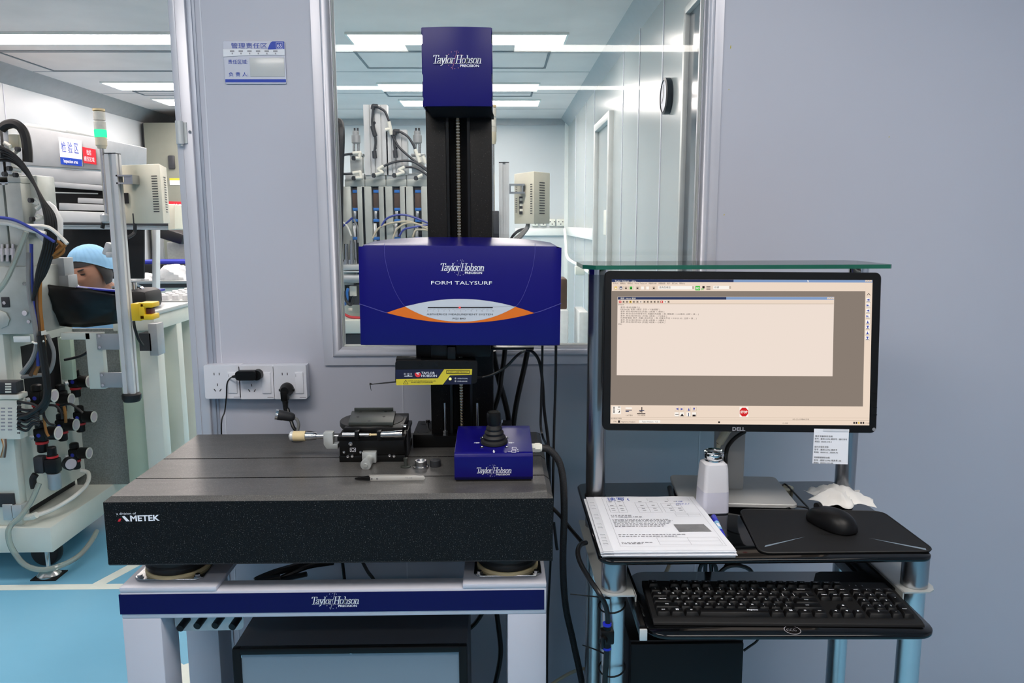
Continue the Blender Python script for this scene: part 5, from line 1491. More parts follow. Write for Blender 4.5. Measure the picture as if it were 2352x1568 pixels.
# stack of documents in punched sleeves
C0 = [PZ(1385, 1284, SZ), PZ(1690, 1281, SZ), PZ(1592, 1155, SZ), PZ(1345, 1156, SZ)]
rnd = random.Random(11)
NSL = 8
TH = .0016
for k in range(NSL):
    topmost = k == NSL - 1
    dx, dy = rnd.uniform(-.004, .004), rnd.uniform(-.003, .003)
    if topmost: dx, dy = .001, .004
    z = SZ + .0004 + k * TH
    lab = 'top document of the stack, a form in a clear punched sleeve with blue handwriting' if topmost else 'document in a clear punched sleeve, lower down in the paper stack'
    t = thing('document_sleeve', lab, 'document', ((C0[0].x + C0[1].x) / 2 + dx, 1.41 + dy, z), 'documents stacked on the cart shelf')
    q = [Vector((p.x + dx, p.y + dy, z)) for p in C0]
    q[0] += Vector((0, .004 + rnd.uniform(-.003, .003), 0))
    def W(u, v, e=0): return (q[0] * (1 - u) + q[1] * u) * (1 - v) + (q[3] * (1 - u) + q[2] * u) * v + Z_ * e
    n_ = 10
    rows = [[W(.075 + .925 * i / n_, j / n_, TH * .9 + (.0006 * math.sin(i * 1.3 + k) * math.sin(j * 1.1 + k) if topmost else 0)) for i in range(n_ + 1)] for j in range(n_ + 1)]
    if topmost:
        MB().grid(rows).obj('printed_form', 'paper', t)
    m = MB(); m.prism([W(.075, 0), W(1, 0), W(1, 1), W(.075, 1)], (0, 0, TH * .8)); m.obj('sheets', 'paper', t, smooth=False)
    m = MB()
    def strip(u0, u1, v0, v1): m.prism([W(u0, v0), W(u1, v0), W(u1, v1), W(u0, v1)], (0, 0, TH * .55))
    vs_ = [.10, .15, .20, .25, .38, .44, .55, .61, .74, .80, .86]
    strip(0, .018, 0, 1); strip(.055, .078, 0, 1)
    prev = 0
    for v_ in vs_: strip(.018, .055, prev, v_); prev = v_ + .028
    strip(.018, .055, prev, 1)
    m.obj('punched_strip', 'sleeve', t, smooth=False)
    if topmost:
        e = TH * .9 + .0009
        m = MB()
        def ln(u0, v0, u1, v1, th=.0016): m.poly([W(u0, v0, e), W(u1, v0, e), W(u1, v1 + th if v0 == v1 else v1, e), W(u0, v1 + th if v0 == v1 else v1, e)])
        def vl(u0, v0, v1, th=.0018): m.poly([W(u0, v0, e), W(u0 + th, v0, e), W(u0 + th, v1, e), W(u0, v1, e)])
        ln(.14, .06, .95, .06); ln(.14, .97, .95, .97); vl(.14, .06, .97); vl(.95, .06, .97)
        for u0, u1, v0, v1 in ((.17, .32, .66, .90), (.42, .62, .66, .86), (.65, .82, .66, .84), (.55, .93, .90, .95), (.45, .93, .08, .20), (.72, .93, .58, .64)):
            ln(u0, v0, u1, v0); ln(u0, v1, u1, v1); vl(u0, v0, v1); vl(u1, v0, v1)
            if u1 - u0 > .12: vl((u0 + u1) / 2, v0, v1); ln(u0, (v0 + v1) / 2, u1, (v0 + v1) / 2)
        for v_, u1 in ((.60, .34), (.57, .42), (.52, .64), (.495, .66), (.47, .64), (.445, .62), (.42, .58), (.395, .56), (.12, .40), (.10, .32), (.25, .70), (.22, .62)):
            u = .16
            while u < u1:
                w_ = rnd.uniform(.008, .030); m.poly([W(u, v_, e), W(min(u + w_, u1), v_, e), W(min(u + w_, u1), v_ + .010, e), W(u, v_ + .010, e)]); u += w_ + rnd.uniform(.005, .012)
        for v_ in (.88, .80, .74, .70):
            for u in (.19, .27, .46, .56, .70, .78): m.poly([W(u, v_, e), W(u + .03, v_, e), W(u + .03, v_ + .008, e), W(u, v_ + .008, e)])
        m.obj('form_print', 'print_grey', t, smooth=False)
        m = MB(); m.poly([W(*p, e + .0001) for p in ((.66, .30), (.92, .30), (.90, .43), (.65, .43))]); m.obj('photo_print', 'paper_grey', t, smooth=False)
        m = MB()
        pr_ = (W(1, .5) - W(0, .5)).normalized(); pu_ = (W(.5, 1) - W(.5, 0)).normalized()
        m.text('读写', W(.185, .905, e + .0002), pr_, pu_, .017, width=.036, cjk=True, bold=.04); m.text('(', W(.37, .915, e + .0002), pr_, pu_, .012)
        m.text('1.08', W(.80, .87, e + .0002), pr_, pu_, .006, shear=.3); m.text('2023.2.1', W(.78, .82, e + .0002), pr_, pu_, .006, shear=.3)
        m.obj('handwriting', 'print_blue', t, smooth=False)

# ================================================================== cables on the cart
yk = 1.44
cable('black cable loop standing up behind the keyboard, left one', [PY(1608, 1330, yk), PY(1607, 1308, yk), PY(1614, 1294, yk), PY(1630, 1290, yk), PY(1643, 1300, yk), PY(1645, 1322, yk), PY(1640, 1340, yk)], .0040, group='cable loops behind the keyboard')
cable('black cable drooping straight down inside the loop behind the keyboard', [PY(1621, 1285, yk + .01), PY(1620, 1310, yk + .01), PY(1619, 1345, yk + .01)], .0040)
cable('second black cable hanging down through the loop behind the keyboard', [PY(1632, 1285, yk + .01), PY(1634, 1310, yk + .01), PY(1634, 1345, yk + .01)], .0040)
cable('black cable arching widely to the right behind the keyboard', [PY(1640, 1335, yk), PY(1656, 1312, yk), PY(1675, 1300, yk), PY(1700, 1299, yk), PY(1722, 1308, yk), PY(1730, 1325, yk), PY(1731, 1345, yk)], .0042)
cable('black cable running diagonally up from the loop behind the keyboard to the shelf', [PY(1642, 1336, yk + .015), PY(1655, 1318, yk + .015), PY(1668, 1298, yk + .015), PY(1676, 1286, yk + .015)], .0036)
cable('small black cable bump behind the right half of the keyboard', [PY(1848, 1336, yk - .03), PY(1858, 1325, yk - .03), PY(1872, 1322, yk - .03), PY(1890, 1327, yk - .03), PY(1898, 1338, yk - .03)], .0028)
cable('beige cable slanting behind the keyboard loops', [PY(1541, 1284, 1.60), PY(1534, 1305, 1.60), PY(1522, 1325, 1.60), PY(1505, 1345, 1.60), PY(1490, 1390, 1.60), PY(1478, 1420, 1.60), PY(1460, 1465, 1.60), PY(1435, 1495, 1.60), PY(1400, 1510, 1.60)], .0042, 'cable_beige')
cable('thin black lead leaving the computer tower towards the right leg', [PY(1708, 1494, 1.50), PY(1722, 1484, 1.50), PY(1736, 1474, 1.50), PY(1745, 1462, 1.50)], .0024)
cable('glossy black cable sloping from the granite plate to the side of the cart', [PY(1268, 1165, 1.62), PY(1290, 1188, 1.60), PY(1312, 1216, 1.55), PY(1336, 1244, 1.50)], .0042)
cable('short black cable tail hanging at the right edge of the granite plate', [PY(1272, 1200, 1.60), PY(1275, 1225, 1.60), PY(1278, 1250, 1.60), PY(1280, 1262, 1.60)], .0034)
yl2 = LY - .030
pts = [PY(1346, 1246, 1.42), PY(1334, 1250, 1.40), PY(1327, 1266, 1.36), PY(1333, 1292, 1.33), PY(1352, 1326, 1.29), PY(1376, 1362, yl2), PY(1389, 1386, yl2), PY(1395, 1408, yl2), PY(1396, 1432, yl2)]
t = thing('inline_switch', 'black rotary inline switch with blue collars strapped to the left cart leg', 'switch', PY(1394, 1490, yl2))
m = MB(); m.tube(pts, .0046, n=10); m.obj('feed_cable', 'cable_black', t)
m = MB(); m.tube([PY(1394, 1488, yl2), PY(1392, 1520, yl2), PY(1389, 1590, yl2), (PY(1388, 1600, yl2).x, yl2, .3)], .0052, n=10); m.obj('feed_cable', 'cable_black', t)
q = PY(1394, 1460, yl2)
m = MB(); m.obox(q, (.024, .016, .026), bev=.003); m.cyl(q + Z_ * -.022, q + Z_ * .022, .0072, n=18); m.obj('switch_body', 'black_plastic', t)
m = MB(); m.cyl(q + Vector((-.006, -.006, -.002)), q + Vector((-.010, -.016, -.002)), .007, n=18); m.obox(q + Vector((-.011, -.017, -.002)), (.004, .008, .022), (0, 0, .3), bev=.001); m.obj('rotary_knob', 'black_satin', t)
for s_ in (1, -1): m = MB(); m.cyl(q + Z_ * (s_ * .020), q + Z_ * (s_ * .0245), .0078, n=18); m.obj('collar', 'pen_blue', t)
for py, lab, tail in ((1384, 'upper black cable tie around the left cart leg with a long tail', ((1400, 1374), (1360, 1369), (1310, 1364))), (1527, 'lower black cable tie around the left cart leg', ((1386, 1500), (1362, 1489), (1338, 1481)))):
    c = PY(1407, py, LY)
    m = MB()
    ring = [(c.x + .0232 * math.cos(a_) - .002, LY - .006 + .030 * math.sin(a_), c.z + .004 * math.cos(a_)) for a_ in [2 * PI * i / 24 for i in range(25)]]
    m.tube(ring, .0016, n=6, k=1)
    m.tube([PY(*p, LY - .02 + .02 * i) for i, p in enumerate(tail)], [.0018, .0009], n=6)
    m.top('cable_tie', lab, 'cable tie', 'black_plastic')

# ================================================================== production room behind the partition
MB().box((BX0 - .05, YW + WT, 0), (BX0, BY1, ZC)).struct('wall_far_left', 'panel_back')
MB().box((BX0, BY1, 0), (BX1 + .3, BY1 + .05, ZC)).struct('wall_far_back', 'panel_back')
W2Y0, W2Y1, W2Z0, W2Z1 = 2.16, 3.02, .55, 2.18
D2Y0, D2Y1, D2Z = 4.80, 5.54, 2.06
m = MB()
for (y0, y1, z0, z1) in ((YW + WT, W2Y0, 0, ZC), (W2Y0, W2Y1, 0, W2Z0), (W2Y0, W2Y1, W2Z1, ZC), (W2Y1, D2Y0, 0, ZC), (D2Y0, D2Y1, D2Z, ZC), (D2Y1, BY1, 0, ZC)):
    m.box((BX1, y0, z0), (BX1 + .05, y1, z1))
m.struct('wall_far_right', 'panel_dimmed')
k = 20
def trim(a, b, mt='dark_line'):
    global k
    k += 1
    return MB().box(a, b).struct('trim_%d' % k, mt)
for y in (3.40, 3.95, 4.45, 5.75, 6.30, 7.10):
    trim((BX1 - .003, y - .006, 0), (BX1 + .001, y + .006, ZC), 'wall_seam')
for y in (2.5, 4.0, 5.3, 6.6): trim((BX0 - .001, y - .004, 0), (BX0 + .002, y + .004, ZC), 'wall_seam')
# coves and ceiling joints
m = MB(); m.prism([(BX1 - .075, 1.96, ZC), (BX1, 1.96, ZC), (BX1, 1.96, ZC - .075), (BX1 - .012, 1.96, ZC - .06), (BX1 - .06, 1.96, ZC - .012)], (0, BY1 - 1.96, 0)); m.struct('trim_80', 'cove_grey')
m = MB(); m.prism([(BX0 + .12, 1.96, ZC), (BX0, 1.96, ZC), (BX0, 1.96, ZC - .10), (BX0 + .02, 1.96, ZC - .09), (BX0 + .10, 1.96, ZC - .015)], (0, BY1 - 1.96, 0)); m.struct('trim_81', 'mach_grey')
trim((BX0, BY1 - .03, ZC - .06), (BX1, BY1, ZC), 'mach_grey')
trim((BX1 - .035, BY1 - .035, 0), (BX1, BY1, ZC), 'seal_white')
for y in (3.3, 4.85, 5.45, 6.35, 7.2): trim((BX0, y - .004, ZC - .001), (BX1, y + .004, ZC + .001), 'ceiling_line')
# access panels in the ceiling, dark joint round each
for (x0, x1, y0, y1) in ((-.85, .32, 4.80, 5.32), (-.88, .28, 6.25, 6.48), (-2.95, -1.60, 4.80, 5.42), (-2.80, -1.55, 6.22, 6.42)):
    for a, b in (((x0, y0), (x1, y0 + .014)), ((x0, y1 - .014), (x1, y1)), ((x0, y0), (x0 + .014, y1)), ((x1 - .014, y0), (x1, y1))):
        trim((a[0], a[1], ZC - .004), (b[0], b[1], ZC + .001), 'ceiling_line')
# window and door in the far right wall
wn = thing('window_2', None, None, (BX1, 2.6, W2Z0)); wn['kind'] = 'structure'
m = MB()
for (y0, y1, z0, z1) in ((W2Y0, W2Y0 + .03, W2Z0, W2Z1), (W2Y1 - .025, W2Y1, W2Z0, W2Z1), (W2Y0 + .03, W2Y1 - .025, W2Z0, W2Z0 + .03), (W2Y0 + .03, W2Y1 - .025, W2Z1 - .025, W2Z1)): m.box((BX1 - .006, y0, z0), (BX1 + .03, y1, z1), bev=.002)
m.obj('window_frame', 'alu_matt', wn)
mat('dark_pane', (62, 70, 78), 0.12, var=0.03)
MB().box((BX1 + .012, W2Y0 + .01, W2Z0 + .01), (BX1 + .02, W2Y1 - .01, W2Z1 - .01)).obj('window_pane', 'dark_pane', wn, smooth=False)
dn = thing('door_2', None, None, (BX1, 5.17, 0)); dn['kind'] = 'structure'
m = MB()
for (y0, y1, z0, z1) in ((D2Y0, D2Y0 + .05, 0, D2Z), (D2Y1 - .05, D2Y1, 0, D2Z), (D2Y0 + .05, D2Y1 - .05, D2Z - .05, D2Z)): m.box((BX1 - .03, y0, z0), (BX1 + .03, y1, z1), bev=.003)
m.obj('door_frame', 'alu_matt', dn)
MB().box((BX1 + .0, D2Y0 + .05, 0.01), (BX1 + .03, D2Y1 - .05, D2Z - .05)).obj('door_leaf', 'panel_dimmed', dn)
# wall clock
q = PX(1538, 221, BX1)
t = thing('wall_clock', 'round black wall clock on the shiny wall behind the window', 'clock', (BX1, q.y, q.z))
MB().lathe((BX1, q.y, q.z), [(.068, 0), (.072, .004), (.072, .024), (.062, .028), (.062, .022)], axis=(-1, 0, 0), n=48).obj('rim', 'black_satin', t)
MB().lathe((BX1 - .0225, q.y, q.z), [(.062, 0), (.062, .001)], axis=(-1, 0, 0), n=40).obj('dial', 'print_white', t)
m = MB(); m.box((BX1 - .0262, q.y - .002, q.z), (BX1 - .025, q.y + .002, q.z + .045)); m.obox((BX1 - .0262, q.y + .012, q.z - .012), (.001, .036, .004), (math.radians(-45), 0, 0)); m.obj('hands', 'print_black', t)
# sockets and cable trunking on the far walls
m = MB(); a, b = PY(1183, 541, BY1), PY(1302, 524, BY1); m.box((a.x, BY1 - .03, a.z), (BX1 - .04, BY1, b.z), bev=.004); m.top('cable_trunking', 'white cable trunking under the sockets on the back wall', 'trunking', 'seal_white')
for i, (x0, x1, lab) in enumerate(((1222, 1236, 'small wall socket on the far back wall, leftmost of the row of four'), (1241, 1254, 'small wall socket on the far back wall, second from the left'), (1261, 1275, 'small wall socket on the far back wall, third, with one hole'), (1278, 1297, 'larger three-hole socket at the right end of the row on the far back wall'))):
    a, b = PY(x0, 519, BY1), PY(x1, 503, BY1)
    t = thing('wall_socket', lab, 'socket', ((a.x + b.x) / 2, BY1, a.z), 'sockets on the far back wall')
    MB().box((a.x, BY1 - .03, a.z), (b.x, BY1, b.z), bev=.006).obj('plate', 'fitting_white', t)
    m = MB(); cx, cz = (a.x + b.x) / 2, (a.z + b.z) / 2
    for dx, dz in ((-.02, .008), (.02, .008), (0, -.015)): m.box((cx + dx - .005, BY1 - .0315, cz + dz - .005), (cx + dx + .005, BY1 - .029, cz + dz + .005))
    m.obj('holes', 'dark_line', t)
a = PX(1396, 511, BX1)
m = MB().box((BX1 - .02, a.y - .06, a.z - .08), (BX1, a.y + .06, a.z + .08), bev=.005); m.top('wall_socket', 'single socket on the shiny right wall beyond the glass, above the computer cart', 'socket', 'fitting_white')
z = PX(1396, 538, BX1).z
m = MB().box((BX1 - .03, 5.56, z - .05), (BX1, 7.8, z + .03), bev=.004); m.top('cable_trunking', 'white trunking running along the right wall beyond the window', 'trunking', 'seal_white')
# low white things along the right wall, seen between head and cart
def lowbox(name, label, cat, px0, py0, px1, py1, y, dep, mt, bev=.01):
    a, b = PY(px0, py1, y), PY(px1, py0, y)
    return MB().box((a.x, y, max(a.z, 0)), (b.x, y + dep, b.z), bev=bev).top(name, label, cat, mt)
lowbox('storage_bin', 'tall pale white bin low behind the window, just right of the blue head', 'bin', 1282, 712, 1306, 1100, 4.6, .3, 'bag_white')
lowbox('storage_bin', 'pale white bin low behind the window, beside the cart post', 'bin', 1326, 716, 1352, 1100, 4.5, .3, 'bag_white')
lowbox('carton', 'brown carton on a bin behind the window, right of the blue head', 'carton', 1280, 640, 1303, 711, 4.65, .2, 'brown')
lowbox('wall_box', 'small pale box on the wall behind the window near the cart post', 'box', 1321, 610, 1344, 632, 5.9, .06, 'fitting_white', .01)
m = MB(); m.tube([PY(1297, 526, 7.5), PY(1300, 560, 7.3), PY(1304, 592, 7.0), PY(1330, 610, 6.3), PY(1354, 626, 5.7)], .014, n=8); m.top('conduit', 'white conduit bending down the corner behind the window', 'conduit', 'seal_white')

# floor marking tape
m = MB(); a, b = PZ(-400, 1354, 0), PZ(272, 1353, 0); m.box((a.x, a.y - .022, 0), (b.x + .35, a.y + .022, .0012)); m.top('floor_tape', 'white tape line across the blue floor in front of the press', 'floor tape', 'tape_white')
m = MB(); a, b = PZ(218, 1346, 0), PZ(300, 1302, 0); d = (b - a).normalized(); n = Vector((d.y, -d.x, 0)) * .024; e = a + d * 4.2; m.prism([a - n, a + n, e + n, e - n], (0, 0, .0013)); m.top('floor_tape', 'white tape line running away over the blue floor beside the press', 'floor tape', 'tape_white')

# ------------------------------------------------------------------ generic press pieces
def bx(mb, px0, py0, px1, py1, y, dep, bev=.002, m=0):
    a, b = PY(px0, py1, y), PY(px1, py0, y)
    return mb.box((a.x, y, a.z), (b.x, y + dep, b.z), bev, 2, m)
def part(name, mt, parent, *rects, y=3.3, dep=.05, bev=.002):
    m = MB()
    for r in rects: bx(m, *r[:4], r[4] if len(r) > 4 else y, r[5] if len(r) > 5 else dep, bev)
    return m.obj(name, mt, parent)
def fitting(mb, pts, y, r=.0085):
    p = [PY(*q, y) for q in pts]
    for a, b in zip(p[:-1], p[1:]): mb.cyl(a, b, r, n=10)
    for a in p[1:-1]: mb.ball(a, r * 1.05, n=8)
C2 = lambda x, y: (740 + x / 3.92, 200 + y / 3.92)

# ------------------------------------------------------------------ press behind the window
BYF = 3.30
t = thing('press', 'four-station press behind the window with silver air cylinders on top', 'press', (-.45, 3.6, 0))
body = MB(); a, b = PY(786, 768, 3.42), PY(1010, 640, 3.42)
body.box((a.x - .25, 3.44, .05), (.02, 4.0, PY(800, 560, 3.44).z), bev=.006); body.obj('cabinet_body', 'mint_paint', t)
part('table_slab', 'mint_paint', t, (770, 735, 1020, 766), y=3.18, dep=.5)
part('table_front', 'mach_dark', t, (770, 766, 1020, 900), y=3.22, dep=.4)
for x in (775, 1000): part('leg', 'mint_paint', t, (x, 900, x + 22, 1330), y=3.26, dep=.08)
units = [(791, 838), (838, 886.5), (886.5, 934), (934, 982)]
for i, (xl, xr) in enumerate(units):
    w_ = xr - xl
    u = part('station_frame', 'mach_steel', t, (xl + .6, 428, xl + w_ * .30, 700), (xl + w_ * .80, 428, xr - .6, 700), (xl + .6, 412, xr - .6, 428), y=BYF, dep=.07)
    part('slot', 'mach_dark', u, (xl + w_ * .30, 428, xl + w_ * .80, 700), y=BYF + .045, dep=.02)
    part('heater_bar', 'brown', u, (xl + w_ * .40, 432, xl + w_ * .70, 478), y=BYF + .015, dep=.03)
    part('bright_rod', 'steel', u, (xl + w_ * .43, 483, xl + w_ * .58, 505), (xl + w_ * .43, 512, xl + w_ * .55, 640), y=BYF + .02, dep=.02)
    for y0 in (436, 477, 503, 544): part('blue_band', 'blue_tape', u, (xl + w_ * .40, y0, xl + w_ * .70, y0 + 6.5), y=BYF + .012, dep=.034, bev=.001)
    part('top_block', 'alu_matt', u, (xl + 2, 398, xr - 2, 414), y=BYF + .005, dep=.06)
def profile(px0, py0, px1, py1, y):
    m = MB(); a, b = PY(px0, py1, y), PY(px1, py0, y)
    x0, x1, z0, z1 = a.x, b.x, a.z, b.z; w_ = x1 - x0
    pts = [(x0, y + .05)]
    for f0, f1 in ((.0, .24), (.30, .42), (.48, .72), (.78, 1.0)):
        pts += [(x0 + w_ * f0, y), (x0 + w_ * f1, y)]
        if f1 < 1: pts += [(x0 + w_ * f1, y + .007), (x0 + w_ * (f1 + .06), y + .007)]
    pts.append((x1, y + .05))
    m.prism([(p[0], p[1], z0) for p in pts], (0, 0, z1 - z0))
    return m
cy1 = profile(839, 240, 888, 402, BYF).obj('tall_air_cylinder', 'alu', t, smooth=False)
cy2 = profile(889, 298, 934, 402, BYF).obj('air_cylinder', 'alu', t, smooth=False)
for c_, xs in ((cy1, ((860, 282), (862, 340))), (cy2, ((910, 340),))):
    m = MB()
    for p in xs: q = PY(*p, BYF); m.cyl(q + Y_ * .002, q + Y_ * -.001, .006, n=14)
    m.obj('bolt_hole', 'dark_line', c_)
for cx in (818, 959):
    m = MB()
    for dx in (-5, 5): m.cyl(PY(cx + dx, 398, BYF + .03), PY(cx + dx, 325, BYF + .03), .006, n=12)
    g_ = m.obj('guide_rods', 'steel', t)
    q = PY(cx, 330, BYF + .03)
    MB().lathe(q, [(.014, 0), (.0185, .004), (.0185, .034), (.014, .036), (.014, .052)], n=20).obj('rod_head', 'mach_grey', g_)
    m = MB()
    for dx in (-3.5, 3.5): m.cyl(PY(cx + dx, 303, BYF + .03), PY(cx + dx, 294, BYF + .03), .004, n=10)
    m.obj('rod_nut', 'mach_dark', g_)
    part('small_cylinder', 'alu_matt', t, (cx - 13, 356, cx + 14, 400), y=BYF + .01, dep=.05)
    part('cylinder_cap', 'mach_grey', t, (cx - 15, 352, cx + 16, 358), y=BYF + .005, dep=.06)
fits = [((275, 595), (340, 590), (335, 640), (290, 640)), ((275, 775), (340, 765), (350, 815), (290, 820)), ((600, 310), (625, 430)), ((570, 385), (620, 375)), ((555, 710), (505, 740), (540, 770), (470, 795)), ((745, 720), (695, 745), (730, 770), (655, 795)), ((835, 560), (855, 610), (880, 680)), ((860, 615), (885, 610)), ((905, 620), (935, 690)), ((905, 790), (850, 820))]
m = MB()
for i, f in enumerate(fits):
    m = MB(); fitting(m, [C2(*p) for p in f], BYF - .02, .0075); m.obj('push_fitting', 'fitting_white', t)
    if i in (0, 1, 4, 5, 9):
        m = MB(); q = PY(*C2(*f[-1]), BYF - .02); m.cyl(q, q + Vector((-.004, -.006, 0)), .0095, n=12); m.obj('push_fitting_end', 'mach_dark', t)
m = MB(); fitting(m, [C2(*p) for p in ((455, 200), (460, 170), (500, 172))], BYF - .02, .009); m.obj('elbow', 'mach_dark', t)
m = MB(); fitting(m, [C2(*p) for p in ((650, 430), (655, 395), (695, 398))], BYF - .02, .009); m.obj('elbow', 'mach_dark', t)
for f in (((452, 350), (462, 390), (478, 440)), ((468, 575), (475, 640)), ((655, 570), (662, 635))):
    m = MB(); fitting(m, [C2(*p) for p in f], BYF - .02, .0095); m.obj('inline_valve', 'mach_dark', t)
tubes = [('cable_grey', ((500, 180), (560, 215), (590, 275), (604, 315))), ('cable_grey', ((630, 430), (680, 525), (760, 605), (860, 685), (950, 740))), ('cable_grey', ((700, 400), (770, 445), (815, 510), (838, 565))), ('cable_grey', ((460, 195), (450, 300), (455, 355))), ('cable_grey', ((478, 440), (482, 500), (470, 580))), ('cable_grey', ((645, 430), (648, 500), (656, 570))), ('cable_grey', ((555, 710), (660, 672), (790, 664), (880, 705), (950, 760))), ('cable_grey', ((750, 720), (820, 722), (890, 750), (950, 795))), ('cable_grey', ((120, 645), (200, 610), (275, 600))), ('cable_grey', ((120, 780), (200, 782), (275, 778)))]
for mt, ps in tubes:
    m = MB(); m.tube([PY(*C2(*p), BYF - .02) for p in ps], .0050, n=8); m.obj('air_tube', 'mach_dark', t)
for mt, ps in (('blue_tube', ((530, 1260), (580, 1185), (680, 1150), (790, 1160), (960, 1225))), ('cable_beige', ((455, 1360), (510, 1270), (620, 1225), (790, 1212), (960, 1280))), ('cable_beige', ((640, 1360), (680, 1270), (790, 1222), (960, 1262))), ('cable_beige', ((815, 1350), (850, 1285), (960, 1290))), ('blue_tube', ((695, 1340), (740, 1280), (850, 1255), (950, 1240))), ('blue_tube', ((130, 1310), (200, 1240), (275, 1175))), ('cable_white', ((130, 1190), (215, 1240), (262, 1340))), ('cable_grey', ((285, 1190), (320, 1280), (325, 1400)))):
    m = MB(); m.tube([PY(*C2(*p), BYF - .03) for p in ps], .0042, n=8); m.obj('control_wire', mt, t)
m = MB(); m.tube([PY(779, 600, 3.26), PY(780, 420, 3.26), PY(783, 320, 3.26), PY(781, 286, 3.28), PY(774, 282, 3.28), PY(766, 320, 3.28)], .016, n=8); m.obj('cable_chain', 'black_rubber', t)
# lower left of the press
p_ = part('clamp_block', 'alu_matt', t, (786, 608, 830, 620), (786, 622, 830, 626), y=3.24, dep=.1)
for x, y0 in ((795, 560), (808, 552)):
    m = MB(); m.cyl(PY(x, 608, 3.27), PY(x, y0, 3.27), .009, n=12); m.cyl(PY(x, 608, 3.27), PY(x, 596, 3.27), .016, n=12); m.obj('rod', 'steel', t)
m = MB(); m.cyl(PY(786, 640, 3.25), PY(830, 640, 3.25), .018, n=16); m.obj('side_cylinder', 'mach_grey', t)
part('knuckle', 'mach_dark', t, (792, 653, 826, 700), y=3.30, dep=.06)
part('white_connector', 'fitting_white', t, (803, 657, 818, 680), (799, 708, 808, 714), y=3.26, dep=.02)
m = MB(); m.tube([PY(790, 700, 3.25), PY(797, 690, 3.25), PY(797, 672, 3.25), PY(800, 662, 3.25)], .006, n=8); m.obj('air_tube', 'blue_tape', t)
m = MB(); m.tube([PY(788, 720, 3.24), PY(805, 728, 3.24), PY(830, 730, 3.24)], .006, n=8); m.obj('air_tube', 'red_plastic', t)
m = MB(); m.tube([PY(788, 668, 3.24), PY(795, 690, 3.24), PY(806, 700, 3.24), PY(812, 680, 3.24)], .006, n=8); m.obj('air_tube', 'cable_black', t)

def control_post(px0, px1, ptop, pbot, y, label, foot=True):
    t = thing('control_post', label, 'post', PY((px0 + px1) / 2, pbot, y))
    xc = PY((px0 + px1) / 2, (ptop + pbot) / 2, y).x; w_ = (PY(px1, 600, y).x - PY(px0, 600, y).x) / 2
    z0, z1 = PY(px0, pbot, y).z, PY(px0, ptop, y).z
    m = MB(); g = .006
    pts = []
    for sx, sy in ((-1, -1), (1, -1), (1, 1), (-1, 1)):
        nx, ny = (1, 0) if (sx, sy) == (-1, -1) else (0, 1) if (sx, sy) == (1, -1) else (-1, 0) if (sx, sy) == (1, 1) else (0, -1)
        c = Vector((xc + sx * w_, y + w_ + sy * w_, z0)); dirv = Vector((nx, ny, 0)); inn = Vector((-ny, nx, 0))
        pts += [c, c + dirv * (w_ - g), c + dirv * (w_ - g) + inn * .006, c + dirv * (w_ + g) + inn * .006, c + dirv * (w_ + g)]
    m.prism(pts, (0, 0, z1 - z0)); m.obj('aluminium_post', 'alu', t, smooth=False)
    MB().box((xc - w_, y, z1), (xc + w_, y + 2 * w_, z1 + .004)).obj('post_cap', 'mach_dark', t)
    return t, xc, w_, z0, z1
def vents(mb, a, b, nrm, z0, z1, n):
    """n slots between corner points a and b (bottom corners), from z0 up to z1"""
    d = (b - a)
    for i in range(n):
        z = z0 + (z1 - z0) * (i + .5) / n; h = (z1 - z0) / n * .18
        p0, p1 = a + nrm, b + nrm
        mb.poly([Vector((p0.x, p0.y, z - h)), Vector((p1.x, p1.y, z - h)), Vector((p1.x, p1.y, z + h)), Vector((p0.x, p0.y, z + h))])
def electric_box(t, L, C, R, z0, z1, back):
    """L, C, R: left, near and right upright edges (x, y)"""
    pts = [L, C, R, back]
    m = MB(); m.prism([(p[0], p[1], z0) for p in pts], (0, 0, z1 - z0), bev=.003); b = m.obj('control_box', 'cream_box', t)
    return b
# control post seen through the window
t, xc, w_, z0, z1 = control_post(1147, 1170, 374, 830, 3.30, 'aluminium post with cream control box behind the window, right of the column')
L, C, R = PY(1181, 450, 3.42), PY(1226, 450, 3.24), PY(1263, 450, 3.36)
zb, zt = PY(1226, 514, 3.24).z, PY(1226, 393, 3.24).z
b = electric_box(t, (L.x, L.y), (C.x, C.y), (R.x, R.y), zb, zt, (L.x + R.x - C.x, L.y + R.y - C.y))
m = MB(); lv, rv = Vector((L.x, L.y, 0)), Vector((C.x, C.y, 0)); nr = Vector((-.0012, -.0012, 0))
hgt = zt - zb
for f0, f1, n_, a0, a1 in ((.08, .18, 6, .60, .80), (.08, .18, 8, .22, .52), (.84, .94, 13, .18, .78)): vents(m, lv.lerp(rv, f0), lv.lerp(rv, f1), nr, zb + hgt * a0, zb + hgt * a1, n_)
lv, rv = Vector((C.x, C.y, 0)), Vector((R.x, R.y, 0)); nr = Vector((.0008, -.0015, 0))
vents(m, lv.lerp(rv, .33), lv.lerp(rv, .66), nr, zb + hgt * .18, zb + hgt * .82, 13)
m.obj('vent_slots', 'dark_line', b, smooth=False)
p = PY(1197, 473, 3.34); m = MB(); m.box((p.x - .008, 3.34, p.z - .035), (p.x + .008, 3.36, p.z + .04), bev=.001); m.obj('breaker', 'mach_dark', b)
m = MB()
for i in range(3): m.box((p.x - .0065, 3.338, p.z - .022 + i * .022), (p.x + .0065, 3.341, p.z - .012 + i * .022))
m.obj('breaker_switch', 'fitting_white', b)
br = MB(); p0, p1 = PY(1170, 445, 3.31), PY(1205, 422, 3.31)
for zz_ in (p0.z, p1.z - .008): br.box((p0.x, 3.30, zz_), (p1.x, 3.36, zz_ + .008))
